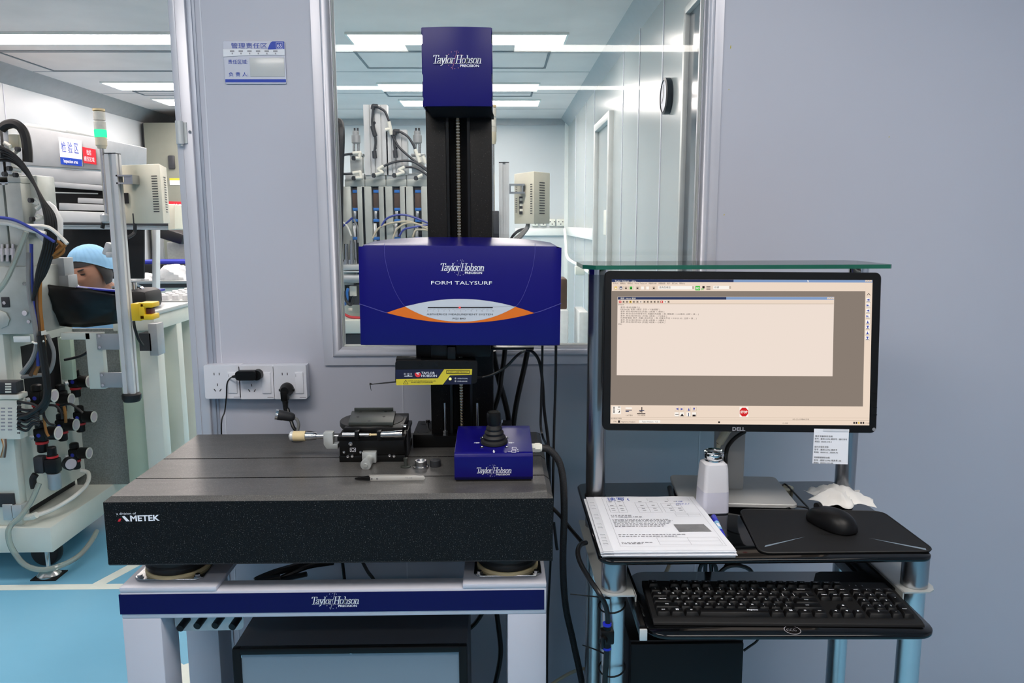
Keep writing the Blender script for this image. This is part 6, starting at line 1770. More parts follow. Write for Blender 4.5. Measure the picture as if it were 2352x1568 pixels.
br.box((p0.x, 3.30, p0.z + .008), (p0.x + .006, 3.36, p1.z - .008)); br.box((p1.x - .012, 3.305, p0.z + .008), (p1.x - .006, 3.36, p1.z - .008)); br.obj('box_bracket', 'steel', t)
for i in range(3):
    m = MB(); m.tube([PY(1214 - i, 512, 3.33), PY(1212 - i * 2, 524, 3.32), PY(1200 - 4 * i, 540, 3.30), PY(1186 - 5 * i, 556, 3.28), PY(1150, 600, 3.28)], .0065, n=8); m.obj('wiring', 'cable_grey', t)
for i in range(2):
    m = MB(); m.tube([PY(1208, 525 + i * 3, 3.36), PY(1192, 528 + i * 3, 3.36), PY(1178, 540 + i * 3, 3.36), PY(1166, 560, 3.36)], .004, n=8); m.obj('wiring', 'mach_dark', t)
part('black_unit', 'mach_dark', t, (1118, 484, 1146, 560), y=3.28, dep=.06)
def signal_tower(label, px, ptop, pg0, pg1, pbase, pend, y, r, lit=True):
    t = thing('signal_tower', label, 'signal lamp', PY(px, pend, y))
    x = PY(px, (ptop + pend) / 2, y).x; Z = lambda v: PY(px, v, y).z; yc_ = y + r
    MB().cyl((x, yc_, Z(pend)), (x, yc_, Z(pbase)), r * .42, n=16).obj('pole', 'steel', t)
    MB().lathe((x, yc_, Z(pbase + 2)), [(r * .7, 0), (r * .8, .008), (r * .95, .012), (r * .95, Z(pg1) - Z(pbase + 2))], n=24).obj('lamp_base', 'beige_plastic', t)
    MB().cyl((x, yc_, Z(pg1)), (x, yc_, Z(pg0)), r, n=24).obj('green_lamp' if lit else 'lamp_section', 'led_green' if lit else 'signal_clear', t)
    h = (Z(ptop + 5) - Z(pg0)) / 2
    for i in range(2):
        MB().lathe((x, yc_, Z(pg0) + h * i), [(r * .96, .001), (r * .96, h * .86), (r * .86, h * .93)], n=24).obj('lamp_section', 'signal_clear', t)
    MB().cyl((x, yc_, Z(ptop + 5)), (x, yc_, Z(ptop)), r * 1.0, n=24).obj('cap', 'tape_cream', t)
signal_tower('unlit signal tower in clear wrapping half hidden behind the black column', 1133, 240, 290, 302, 328, 700, 3.36, .016, lit=False)

# ------------------------------------------------------------------ press seen through the doorway
AY = 2.95
t = thing('press', 'white press with hoses, cables and pressure gauges seen through the open doorway', 'press', (-1.95, 3.2, 0))
PZT = PY(109, 1210, 2.93).z; PZB = PY(113, 1268, 2.93).z; PXR = -1.762
MB().box((-2.6, 2.925, PZB), (PXR, 3.75, PZT), bev=.006).obj('plinth', 'mint_paint', t)
q = PZ(110, 1325, 0)
for x, y in ((q.x, 2.965), (-2.5, 2.965), (q.x, 3.68), (-2.5, 3.68)):
    f = MB().lathe((x, y, .004), [(.044, 0), (.044, .006), (.030, .020), (.014, .026), (.012, .032)], n=28).obj('levelling_foot', 'steel', t)
    MB().cyl((x, y, .03), (x, y, PZB), .0085, n=14).obj('foot_screw', 'steel', f)
    MB().box((x - .05, y - .045, 0), (x + .05, y + .045, .0045)).obj('foot_pad', 'black_matt', f)
m = MB(); m.lathe((-1.86, 3.05, .07), [(.055, -.02), (.06, -.01), (.06, .01), (.055, .02)], axis=(0, 1, 0), n=28); m.obj('castor', 'black_rubber', t)
# body: front column and side panel with a slot
xs = -1.885
ztop = PY(20, 765, AY).z
zA = PX(60, 1180, xs).z
MB().box((-2.6, AY, PZT), (xs - .0, AY + .045, ztop), bev=.004).obj('front_post', 'mint_paint', t)
y1_ = 3.43
sp = MB()
hz0_, hz1_ = PY(40, 935, 3.0).z, PY(40, 800, 3.0).z
for (ya, yb, za, zb_) in ((AY + .04, y1_, PZT + .05, hz0_), (AY + .04, y1_, hz1_, ztop), (y1_ - .10, y1_, hz0_, hz1_), (AY + .04, AY + .10, hz0_, hz1_)): sp.box((xs - .012, ya, za), (xs, yb, zb_))
sp.obj('side_panel', 'mint_paint', t)
MB().box((-2.55, AY + .05, PZT), (xs - .05, y1_, ztop)).obj('inner_body', 'mach_dark', t)
MB().box((xs - .04, y1_, PZT), (PY(287, 900, y1_).x - .004, y1_ + .02, PY(200, 755, y1_).z)).obj('mesh_guard', 'mesh_grey', t)
# bracket of the post
part('white_bracket', 'mint_paint', t, (140, 764, 206, 780), (206, 764, 232, 893), y=3.06, dep=.03)
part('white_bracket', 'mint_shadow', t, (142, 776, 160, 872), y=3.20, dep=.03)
part('clamp_plate', 'mach_grey', t, (223, 766, 299, 803), y=3.045, dep=.008)
part('clamp_plate', 'mach_grey', t, (231, 855, 305, 890), y=3.045, dep=.008)
m = MB()
for p in ((229, 771), (230, 797), (288, 784), (235, 861), (237, 884), (293, 874)):
    q = PY(*p, 3.045); m.cyl(q + Y_ * .001, q + Y_ * -.004, .0055, n=10)
m.obj('clamp_bolt', 'steel', t)
# upper mechanism, left edge
part('profile', 'alu', t, (-30, 290, 6, 425), (8, 292, 17, 400), y=AY, dep=.06)
part('station_frame', 'mach_steel', t, (-40, 420, 5, 660), (32, 420, 46, 640), (-40, 405, 46, 420), y=AY, dep=.07)
part('slot', 'mach_dark', t, (5, 420, 32, 660), y=AY + .045, dep=.02)
part('heater_bar', 'brown', t, (12, 432, 24, 500), (12, 504, 24, 560), y=AY + .02, dep=.03)
for y0 in (441, 482, 546): part('blue_band', 'blue_tape', t, (12, y0, 24, y0 + 6), y=AY + .015, dep=.034, bev=.001)
part('steel_housing', 'mach_steel', t, (46, 402, 84, 545), y=AY + .06, dep=.12, bev=.006)
part('steel_panel', 'mach_steel', t, (-60, 612, 70, 768), y=AY - .01, dep=.2, bev=.004)
part('steel_panel', 'mach_steel', t, (46, 545, 66, 612), y=AY + .02, dep=.1)
part('grey_box', 'mach_grey', t, (107, 632, 156, 662), (112, 592, 146, 634), y=3.12, dep=.07, bev=.003)
part('panel_strip', 'seal_white', t, (31, 772, 69, 786), y=AY - .012, dep=.01)
for p in ((58, 651), (68, 738), (12, 695)):
    q = PY(*p, AY - .01); m = MB(); m.cyl(q, q + Y_ * -.008, .007, n=6); m.obj('panel_bolt', 'steel', t)
part('latch_plate', 'mach_dark', t, (4, 682, 20, 706), y=AY - .014, dep=.006)
m = MB(); m.lathe(PY(3, 733, AY - .011), [(.034, 0), (.034, .006), (.030, .008)], axis=(0, -1, 0), n=8); m.obj('round_cover', 'mach_steel', t)
m = MB(); m.cyl(PY(56, 719, AY - .02), PY(110, 711, AY + .12), .010, n=12); m.obj('cross_bar', 'chrome', t)
m = MB(); m.tube([PY(3, 296, AY - .01), PY(14, 287, AY - .01), PY(32, 284, AY - .01), PY(48, 293, AY - .01), PY(58, 312, AY - .01), PY(63, 345, AY - .01), PY(64, 372, AY - .01)], .017, n=8); m.obj('cable_chain', 'black_rubber', t)
part('sensor_block', 'beige_plastic', t, (21, 308, 41, 338), y=AY - .005, dep=.03, bev=.004)
for f in (((10, 328), (24, 336)), ((30, 352), (12, 356)), ((30, 355), (42, 372)), ((30, 388), (50, 392)), ((82, 455), (96, 470), (84, 480)), ((85, 495), (96, 500), (82, 505)), ((74, 462), (90, 468)), ((40, 345), (28, 357))):
    m = MB(); fitting(m, f, AY - .02, .008); m.obj('push_fitting', 'fitting_white', t)
for p in ((8, 357), (15, 400), (26, 387), (40, 402), (45, 343), (75, 460), (78, 503)):
    m = MB(); q = PY(*p, AY - .025); m.cyl(q, q + Vector((-.006, -.012, 0)), .009, n=12); m.obj('push_fitting_end', 'mach_dark', t)
m = MB(); m.lathe(PY(116, 560, 3.0), [(.02, 0), (.045, .03), (.05, .09), (.03, .14), (.01, .16)], n=14); m.obj('wrapped_joint', 'bag_white', t)
for i in range(3): m = MB(); m.cyl(PY(6 + i * 12, 600, AY - .01), PY(6 + i * 12, 560, AY - .01), .006, n=10); m.cyl(PY(6 + i * 12, 585, AY - .01), PY(6 + i * 12, 570, AY - .01), .011, n=10); m.obj('spring_post', 'steel', t)
# black chute
rows = []
for v in range(9):
    row = []
    for px in (104, 122, 140, 165, 195, 225, 255, 276):
        f = (px - 104) / 172
        ytop = 653 + 18 * f; ybot = 742 + 22 * math.sin(min(1, f * 1.6) * PI / 2) - 22 * f
        row.append(PY(px, ytop + (ybot - ytop) * v / 8, 3.02 + .05 * abs(f - .4) + .07 * (v / 8) ** 2 + .006 * math.sin(v * 2 + f * 9)))
    rows.append(row)
m = MB(); m.grid(rows); o = m.obj('black_chute', 'black_satin', t)
sm = o.modifiers.new('thickness', 'SOLIDIFY'); sm.thickness = .01
m = MB(); p0, p1 = PY(175, 662, 3.03), PY(276, 671, 3.03); m.prism([p0, p1, p1 + Vector((0, .03, 0)), p0 + Vector((0, .03, 0))], (0, 0, .006)); m.obj('chute_lip', 'blue_tray', t)
# cables and hoses of the press
def run(name, mt, r, pts, y=AY - .04, dy=None):
    m = MB(); m.tube([PY(*p, (y if dy is None else y + dy * i / (len(pts) - 1))) for i, p in enumerate(pts)], r, n=8); m.obj(name, mt, t)
for i in range(5):
    o = i * 6.0 - 4
    run('black_cable', 'cable_black', .0056, ((-40, 330 + o * 2), (20 + o * .3, 350 + o), (58 + o * .4, 385 + o), (88 + o * .6, 440 + o), (108 + o * .9, 500), (106 + o * 1.0, 560), (90 + o * .9, 620), (78 + o * .6, 690 - 10 * i)), AY - .045 + .006 * i)
run('black_cable', 'cable_black', .010, ((90, 770), (97, 820), (104, 870), (106, 905), (96, 930), (70, 950), (45, 958)), AY - .05)
run('black_cable', 'cable_black', .010, ((94, 760), (102, 820), (109, 870), (111, 908), (102, 936), (76, 955), (45, 963)), AY - .04)
for i, y0 in enumerate((922, 938, 946, 954, 962, 972, 980)): run('black_tube', 'cable_black', .0052, ((40, y0), (60, y0 + 3 + i), (76, y0 + 6 - i * 2), (90, y0 + 14 - i * 3)), AY - .05)
run('black_tube', 'cable_black', .005, ((100, 938), (101, 955), (112, 972), (126, 976)), AY)
run('black_tube', 'cable_black', .005, ((112, 930), (128, 932), (140, 945), (143, 962)), AY + .05)
run('black_tube', 'cable_black', .005, ((138, 932), (160, 927), (178, 938), (190, 948)), AY + .1)
run('black_tube', 'cable_black', .0055, ((148, 826), (168, 822), (190, 815), (206, 804)), AY + .16)
run('blue_hose', 'blue_tube', .0065, ((72, 560), (73, 640), (76, 700), (82, 740), (86, 790), (88, 840)), AY - .03)
run('grey_hose', 'cable_grey', .009, ((66, 580), (66, 640), (70, 690), (80, 745), (84, 790), (74, 825), (50, 858)), AY - .035)
run('amber_hose', 'amber_tube', .007, ((92, 640), (92, 700), (98, 760), (101, 800), (92, 830), (80, 860)), AY - .02)
run('amber_hose', 'brown', .008, ((84, 640), (86, 700), (92, 760), (94, 800), (84, 835), (70, 862)), AY - .02)
run('grey_hose', 'cable_grey', .0075, ((108, 768), (118, 790), (124, 812), (120, 840), (108, 858), (80, 862), (50, 866)), AY)
run('amber_hose', 'amber_tube', .006, ((88, 630), (105, 600), (130, 580), (148, 565), (150, 556)), AY - .02)
run('amber_hose', 'amber_tube', .006, ((92, 625), (112, 596), (134, 588), (146, 575), (140, 560), (128, 552)), AY - .01)
run('amber_hose', 'amber_tube', .006, ((94, 615), (110, 590), (130, 572), (140, 560)), AY)
run('amber_hose', 'amber_tube', .005, ((100, 930), (101, 960), (106, 990), (112, 1002)), AY + .02)
run('amber_hose', 'amber_tube', .006, ((146, 930), (150, 950), (151, 970)), AY + .12)
run('white_wire', 'cable_white', .0075, ((-30, 506), (20, 508), (60, 518), (110, 522), (140, 545), (155, 560)), AY - .05)
run('white_wire', 'cable_white', .0075, ((-30, 511), (20, 514), (60, 526), (105, 536)), AY - .055)
run('blue_hose', 'blue_tube', .0055, ((-20, 498), (30, 504), (80, 528), (125, 555)), AY - .06)
run('clear_hose', 'clear_tube', .010, ((-30, 690), (10, 650), (40, 585), (60, 532)), AY - .08)
run('grey_hose', 'cable_grey', .006, ((300, 0), (300, 0)), 30)
bpy.data.objects.remove(bpy.data.objects[[o.name for o in t.children if o.name.startswith('grey_hose')][-1]])
m = MB(); q = PY(88, 785, AY - .045); m.tube([q + Vector((-.022, 0, 0)), q + Vector((0, -.01, -.004)), q + Vector((.022, 0, .004))], .004, n=6); m.obj('white_tie', 'cable_white', t)
m = MB(); m.box(PY(95, 770, AY - .06), PY(106, 758, AY - .03)); m.obj('white_tie', 'cable_white', t)
# clear drain hose looping under the plinth
m = MB(); m.tube([PY(90, 1110, 2.95), PY(72, 1150, 2.93), PY(48, 1185, 2.90), PY(26, 1205, 2.89), PY(19, 1225, 2.885), PY(27, 1258, 2.885), PY(55, 1295, 2.89), PY(95, 1308, 2.90), PY(140, 1298, 2.93), PY(180, 1277, 3.0), PY(208, 1245, 3.1), PY(222, 1220, 3.2)], .0105, n=10)
m.top('drain_hose', 'clear drain hose looping down round the foot of the press', 'hose', 'clear_tube')
m = MB(); m.tube([PY(185, 1080, 3.25), PY(203, 1086, 3.25), PY(200, 1110, 3.18), PY(170, 1140, 3.08), PY(120, 1170, 3.0), PY(80, 1184, 2.95)], .0085, n=10)
m.top('drain_hose', 'thin cream hose lying along the top of the press plinth', 'hose', 'cable_white')
m = MB(); fitting(m, ((58, 1188), (74, 1186), (84, 1182)), 2.94, .013); m.obj('hose_joint', 'fitting_white', t)
part('solenoid_block', 'mach_dark', t, (-10, 1134, 30, 1165), y=2.94, dep=.06); part('solenoid_base', 'alu_matt', t, (8, 1158, 27, 1195), (27, 1160, 48, 1190), y=2.935, dep=.05)
# valve terminal
t2 = thing('valve_terminal', 'white valve terminal block with rows of ports at the left edge of the photo', 'valve block', PY(0, 1015, 2.92))
part('terminal_body', 'fitting_white', t2, (-60, 918, 38, 1010), y=2.90, dep=.05, bev=.004)
part('terminal_top', 'fitting_white', t2, (-60, 906, 42, 918), y=2.89, dep=.06, bev=.003)
m = MB()
for i in range(7):
    for j in range(3): bx(m, -14 + j * 16, 936 + i * 8.2, -5 + j * 16, 939 + i * 8.2, 2.8985, .004, 0)
m.obj('port_marks', 'print_grey', t2)
m = MB()
for i in range(9): q = PY(41, 926 + i * 8.4, 2.905); m.cyl(q, q + X_ * .010, .006, n=8)
m.obj('port', 'mach_dark', t2)
part('connector_stack', 'mach_dark', t2, (-40, 877, 36, 904), y=2.885, dep=.05, bev=.004)
m = MB()
for i in range(4): bx(m, 12, 880 + i * 6, 25, 883.5 + i * 6, 2.883, .004, 0)
m.obj('connector_label', 'fitting_white', t2)
for i in range(4):
    m = MB(); m.tube([PY(4 + i * 3, 1008, 2.9), PY(8 + i * 2, 1025, 2.89), PY(2 + i * 3, 1050, 2.9)], .003, n=6); m.obj('ribbon_wire', ('amber_tube', 'cable_beige', 'cable_grey', 'brown')[i], t2)
# pressure regulators, each with its gauge
def regulator(px, py, gx, gy, y, s_, label, up=True):
    q = PY(px, py, y)
    t = thing('pressure_regulator', label, 'pressure regulator', q, 'pressure regulators on the press')
    k_ = s_
    MB().obox(q, (.042 * k_, .04, .050 * k_), bev=.008).obj('body', 'black_plastic', t)
    MB().lathe(q + Z_ * (.024 * k_), [(.016 * k_, 0), (.019 * k_, .004), (.018 * k_, .022 * k_), (.012 * k_, .026 * k_)], n=16).obj('bonnet', 'black_plastic', t)
    MB().lathe(q - Z_ * (.034 * k_), [(.0215 * k_, 0), (.0215 * k_, .008 * k_)], n=20).obj('red_ring', 'red_plastic', t)
    MB().lathe(q - Z_ * (.066 * k_), [(.015 * k_, 0), (.018 * k_, .004), (.018 * k_, .034 * k_)], n=20).obj('adjusting_knob', 'black_plastic', t)
    m = MB(); m.cyl(q + Vector((-.019 * k_, -.02, -.004)), q + Vector((-.026 * k_, -.030, -.006)), .009, n=12); m.obj('port_plug', 'alu_matt', t)
    m = MB(); m.cyl(q + Y_ * -.019, q + Y_ * -.0205, .008, n=14); m.obj('round_sticker', 'blue_tray', t)
    g = PY(gx, gy, y - .015)
    ax = Vector((1, -.06, 0)).normalized()
    MB().cyl(q, g - ax * .01, .007, n=10).obj('gauge_stem', 'steel', t)
    gb_ = MB().lathe(g - ax * .034, [(.022 * k_, 0), (.0245 * k_, .004), (.0245 * k_, .042)], axis=ax, n=24).obj('gauge', 'black_plastic', t)
    MB().lathe(g + ax * .0075, [(.0245 * k_, 0), (.0245 * k_, .003), (.0225 * k_, .004), (.0215 * k_, .002)], axis=ax, n=24).obj('gauge_rim', 'signal_clear', gb_)
    MB().lathe(g + ax * .0085, [(.0180 * k_, 0), (.0180 * k_, .0022)], axis=ax, n=24).obj('gauge_dial', 'dial_face', gb_)
regulator(172, 875, 200, 876, 3.30, 1.05, 'pressure regulator at the top by the mesh guard, gauge facing right')
regulator(86, 912, 120, 908, 3.02, 1.05, 'pressure regulator at upper left beside the valve block, below the cable bundle')
regulator(140, 910, 159, 917, 3.14, 1.0, 'pressure regulator in the middle of the upper row with a pale gauge face')
regulator(183, 957, 211, 957, 3.30, 1.0, 'pressure regulator at mid height nearest the mesh guard')
regulator(142, 976, 170, 975, 3.15, 1.0, 'pressure regulator in the middle of the centre row')
regulator(95, 997, 129, 994, 3.02, 1.1, 'pressure regulator at lower left of the centre row, the largest gauge')
regulator(172, 1042, 200, 1040, 3.25, 1.0, 'pressure regulator at the lower right beside the white filter')
t = thing('air_filter', 'grey air filter unit with red band low on the press side', 'filter', PY(125, 1120, 3.0))
q = PY(122, 1068, 3.0)
MB().obox(q, (.05, .045, .06), bev=.008).obj('body', 'black_plastic', t)
MB().lathe(q + Z_ * .03, [(.020, 0), (.020, .012), (.017, .014), (.017, .042), (.014, .046)], n=20).obj('knob', 'black_plastic', t)
MB().lathe(q + Z_ * .032, [(.0215, 0), (.0215, .008)], n=20).obj('red_ring', 'red_plastic', t)
MB().lathe(q - Z_ * .098, [(.020, 0), (.024, .006), (.024, .066)], n=20).obj('bowl', 'mach_grey', t)
MB().lathe(PY(157, 1063, 2.97), [(.026, 0), (.026, .02), (.022, .021)], axis=(.8, -.6, 0), n=24).obj('gauge', 'black_plastic', t)
MB().lathe(PY(157, 1063, 2.97) + Vector((.8, -.6, 0)) * .0205, [(.021, 0), (.021, .002)], axis=(.8, -.6, 0), n=24).obj('gauge_dial', 'dial_face', t)
m = MB(); m.obox(q + Vector((-.048, 0, .005)), (.04, .04, .07), bev=.008); m.obj('shut_off', 'mach_dark', t)
m = MB(); m.tube([q + Vector((-.06, -.02, -.03)), q + Vector((-.07, -.025, -.05)), q + Vector((-.068, -.025, -.085))], .013, n=10); m.obj('elbow', 'black_rubber', t)

# post, control box, signal tower, emergency stop seen through the doorway
t, xc, w_, z0, z1 = control_post(261, 287, 353, 907, 3.00, 'aluminium post with cream control box seen through the doorway')
MB().lathe((xc, 3.0 + w_, z0 - .03), [(.030, 0), (.036, .012), (.036, .028), (.030, .034)], n=20).obj('foot_cap', 'black_rubber', t)
L, C, R = PY(270, 440, 3.10), PY(371, 440, 3.02), PY(386, 440, 3.22)
zb, zt = PY(371, 513, 3.02).z, PY(371, 376, 3.02).z
b = electric_box(t, (L.x, L.y), (C.x, C.y), (R.x, R.y), zb, zt, (L.x + R.x - C.x, L.y + R.y - C.y))
m = MB(); lv, rv = Vector((L.x, L.y, 0)), Vector((C.x, C.y, 0)); hgt = zt - zb
vents(m, lv.lerp(rv, .80), lv.lerp(rv, .93), Vector((-.0005, -.0015, 0)), zb + hgt * .18, zb + hgt * .82, 15)
lv, rv = Vector((C.x, C.y, 0)), Vector((R.x, R.y, 0))
vents(m, lv.lerp(rv, .4), lv.lerp(rv, .7), Vector((.002, -.0004, 0)), zb + hgt * .18, zb + hgt * .82, 15)
q = PY(289, 455, 3.08); m.box((q.x - .011, 3.075, q.z - .02), (q.x + .011, 3.09, q.z + .02))
m.obj('vent_slots', 'dark_line', b, smooth=False)
p0, p1 = PY(273, 423, 3.02), PY(309, 402, 3.02)
br = MB(); br.box((p0.x, 3.0, p0.z), (p1.x, 3.07, p0.z + .006)); br.box((p0.x, 3.0, p1.z - .006), (p1.x, 3.07, p1.z)); br.box((p1.x - .006, 3.0, p0.z + .006), (p1.x, 3.07, p1.z - .006)); br.box((p0.x + .02, 3.02, p0.z + .006), (p1.x - .01, 3.05, p1.z - .006)); br.obj('box_bracket', 'steel', t)
m = MB(); m.tube([PY(308, 490, 3.08), PY(310, 515, 3.08), PY(308, 535, 3.08), PY(292, 546, 3.05)], .007, n=8); m.obj('wiring', 'mach_dark', t)
m = MB(); m.obox(PY(250, 572, 3.04), (.03, .03, .05), (0, .4, 0), bev=.006); m.obox(PY(254, 585, 3.02), (.03, .02, .02), bev=.004); m.obj('small_clamp', 'alu', t)
signal_tower('signal tower with its green lamp lit, seen through the doorway', 230, 248, 297, 314, 338, 500, 3.02, .0215)
st = [o for o in bpy.data.objects if o.name.startswith('signal_tower')][-1]
q = PY(236, 500, 3.02)
MB().lathe(q + Vector((0, .02, -.02)), [(.010, 0), (.018, .006), (.018, .03), (.012, .036)], n=16).obj('pole_socket', 'alu', st)
m = MB(); m.tube([q + Vector((0, .02, -.015)), PY(238, 512, 3.04), PY(235, 524, 3.04)], .008, n=8); m.obj('lead', 'cable_black', st)
t = thing('emergency_stop', 'yellow emergency stop box with a dark red button on the aluminium post', 'switch', PY(330, 738, 2.98))
m = MB(); bx(m, 302, 697, 322, 737, 2.98, .06, .004); m.obj('box', 'yellow_plastic', t)
m = MB(); bx(m, 320, 695, 349, 707, 2.97, .07, .005); bx(m, 320, 722, 349, 735, 2.97, .07, .005); bx(m, 320, 695, 330, 735, 2.97, .07, .004); m.obj('guard', 'yellow_plastic', t)
m = MB(); bx(m, 330, 708, 346, 725, 2.985, .04, .004); m.obj('button', 'dark_red', t)
m = MB(); m.tube([PY(307, 737, 3.0), PY(310, 755, 3.0), PY(318, 778, 3.02), PY(328, 793, 3.05)], .0055, n=8); m.obj('lead', 'cable_black', t)

# ------------------------------------------------------------------ mint steel table beyond the post
t = thing('steel_table', 'mint green steel frame table with pale slat legs behind the aluminium post', 'table', (-1.55, 3.9, 0))
tx = PX(352, 725, -1.50)
def side(px, py): return PX(px, py, -1.50)
Y0, Y1 = 3.365, 4.75
TX0 = PY(288, 900, 3.43).x
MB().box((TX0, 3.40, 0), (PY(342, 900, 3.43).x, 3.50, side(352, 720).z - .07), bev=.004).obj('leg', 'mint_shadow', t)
zt = side(352, 720).z
MB().box((TX0, Y0, zt - .075), (-1.495, Y1, zt - .005), bev=.004).obj('apron', 'mint_paint', t)
MB().box((TX0 - .01, Y0 - .01, zt - .005), (-1.485, Y1 + .01, zt + .012), bev=.003).obj('table_top', 'alu_matt', t)
for y, w_ in ((3.38, .07), (3.60, .06), (3.83, .07), (4.12, .06), (4.35, .07), (4.66, .07)):
    MB().box((-1.575, y, 0), (-1.497, y + w_, zt - .07), bev=.003).obj('leg', 'mint_paint', t)
for y in (4.66,): MB().box((TX0, y, 0), (TX0 + .08, y + .07, zt - .07), bev=.003).obj('leg', 'mint_paint', t)
p = PY(344, 775, 3.32)
m = MB(); a, b_ = PY(326, 804, 3.30), PY(350, 764, 3.30); m.box((a.x, 3.28, a.z), (b_.x, 3.35, b_.z)); m.obj('junction_box', 'mach_dark', t)
m = MB(); a, b_ = PY(349, 815, 3.30), PY(364, 742, 3.30); m.box((a.x, 3.28, a.z), (b_.x, 3.35, b_.z), bev=.003); m.obj('cover_plate', 'mach_grey', t)
rows = []
m = MB()
z = zt + .012
m.box((-1.70, 3.75, z), (-1.50, 4.55, z + .006)); m.top('parts_tray', 'pale tray full of small clear caps on the mint table', 'tray', 'alu_matt')
m = MB()
for i in range(9):
    for j in range(4): m.lathe((-1.675 + j * .05, 3.80 + i * .08, z + .006), [(.018, 0), (.017, .022), (.012, .026)], n=10)
m.top('small_caps', 'rows of small clear caps lying in the tray on the mint table', 'caps', 'bag_white', kind='stuff')
t = thing('black_fixture', 'black rounded fixture with chrome clips on the near end of the mint table', 'fixture', (-1.62, 3.5, z))
m = MB(); m.obox((-1.62, 3.48, z + .045), (.18, .18, .09), bev=.03); m.obj('housing', 'black_rubber', t)
m = MB(); m.tube([(-1.70, 3.44, z + .095), (-1.64, 3.44, z + .105), (-1.58, 3.44, z + .10), (-1.555, 3.45, z + .06)], .008, n=8); m.cyl((-1.67, 3.43, z + .09), (-1.67, 3.43, z + .115), .014, n=12); m.cyl((-1.60, 3.43, z + .09), (-1.60, 3.43, z + .12), .014, n=12); m.obj('chrome_clips', 'chrome', t)
m = MB(); m.box((-1.71, 3.60, z + .06), (-1.58, 3.70, z + .07)); m.box((-1.71, 3.60, z), (-1.70, 3.70, z + .06)); m.top('blue_board', 'thin blue board edge showing behind the black fixture', 'board', 'blue_tray')

# ------------------------------------------------------------------ grey inspection machine behind the worker
IY = 4.7
t = thing('inspection_machine', 'large grey inspection machine with a hood behind the seated worker', 'machine', (-2.3, 5.2, 0))
def quad_part(name, mt, pts, dep=.05, parent=None):
    m = MB(); m.prism([PY(*p[:2], p[2] if len(p) > 2 else IY) for p in pts], (0, dep, 0), bev=.004); return m.obj(name, mt, parent or t)
quad_part('hood', 'mach_grey', [(-60, 372), (232, 390), (232, 318), (48, 288), (-60, 282)], .6)
quad_part('hood_lower', 'mach_grey', [(-60, 408), (232, 424), (232, 394), (-60, 376)], .05)
quad_part('hood_top', 'alu_matt', [(40, 290), (150, 305), (152, 298), (60, 282)], .5)
quad_part('rail', 'mach_grey', [(60, 425, 4.69), (260, 440, 4.69), (260, 428, 4.69), (60, 412, 4.69)], .04)
quad_part('dark_interior', 'black_matt', [(60, 640, 4.76), (330, 640, 4.76), (330, 430, 4.76), (60, 415, 4.76)], .02, None)  # flat black sheet: shade inside the machine painted in with its black curtain
quad_part('curtain_edge', 'seal_white', [(105, 443, 4.75), (225, 446, 4.75), (225, 443, 4.75), (105, 440, 4.75)], .004)
quad_part('slide_rail', 'mach_grey', [(135, 482, 4.66), (240, 484, 4.66), (240, 470, 4.66), (135, 466, 4.66)], .08)
quad_part('grey_ledge', 'mach_grey', [(178, 466, 4.70), (236, 468, 4.70), (236, 456, 4.70), (178, 454, 4.70)], .04)
bm_ = quad_part('gantry_beam', 'alu', [(130, 518, 4.55), (388, 520, 4.55), (390, 492, 4.55), (130, 484, 4.55)], .16)
quad_part('gantry_strip', 'mach_dark', [(130, 516, 4.545), (388, 519, 4.545), (388, 512, 4.545), (130, 510, 4.545)], .01, bm_)
quad_part('gantry_end', 'cream_box', [(386, 528, 4.52), (402, 526, 4.52), (402, 470, 4.52), (384, 468, 4.52)], .2, bm_)
quad_part('gantry_foot_rail', 'alu', [(130, 526, 4.6), (384, 528, 4.6), (384, 520, 4.6), (130, 518, 4.6)], .12)
for px in (246, 349): quad_part('leg', 'alu', [(px, 900, 4.9), (px + 10, 900, 4.9), (px + 10, 525, 4.9), (px, 525, 4.9)], .06)
def sign(name, label, pts, y, stripes):
    t = thing(name, label, 'sign', PY(*pts[0], y))
    P_ = [PY(*p, y) for p in pts]
    MB().prism(P_, (0, .004, 0)).obj('plate', stripes[0], t, smooth=False)
    return t, P_
t2, P_ = sign('area_sign', 'white and blue area sign on the hood of the grey machine', [(140, 377), (189, 382), (187, 323), (134, 314)], IY - .012, ('print_white',))
def inP(P_, u, v, e=-.001): return (P_[0] * (1 - u) + P_[1] * u) * (1 - v) + (P_[3] * (1 - u) + P_[2] * u) * v + Vector((0, e, 0))
m = MB(); m.poly([inP(P_, 0, 0), inP(P_, 1, 0), inP(P_, 1, .27), inP(P_, 0, .27)])
r_ = (P_[1] - P_[0]).normalized(); u_ = (P_[3] - P_[0]).normalized()
m.text('检 验 区', inP(P_, .10, .46, -.002), r_, u_, .058, width=(P_[1] - P_[0]).length * .8, cjk=True, bold=.03); m.obj('blue_print', 'print_blue', t2, smooth=False)
m = MB(); m.text('Inspection area', inP(P_, .16, .08, -.003), r_, u_, .020, width=(P_[1] - P_[0]).length * .66, bold=.02); m.obj('white_print', 'print_white', t2, smooth=False)
t2, P_ = sign('red_sign', 'red sign with white characters beside the white and blue area sign', [(192, 374), (221, 378), (219, 343), (189, 337)], IY - .012, ('print_red',))
r_ = (P_[1] - P_[0]).normalized(); u_ = (P_[3] - P_[0]).normalized(); m = MB()
m.text('检验', inP(P_, .32, .55, -.002), r_, u_, .028, width=(P_[1] - P_[0]).length * .36, cjk=True, bold=.03); m.text('模压区域', inP(P_, .08, .14, -.002), r_, u_, .026, width=(P_[1] - P_[0]).length * .82, cjk=True, bold=.03); m.obj('white_print', 'print_white', t2, smooth=False)
t2, P_ = sign('red_sign', 'red sign with white characters low on the far cabinet, at the door frame', [(398, 500), (445, 502), (445, 464), (384, 462)], 7.194, ('print_red',))
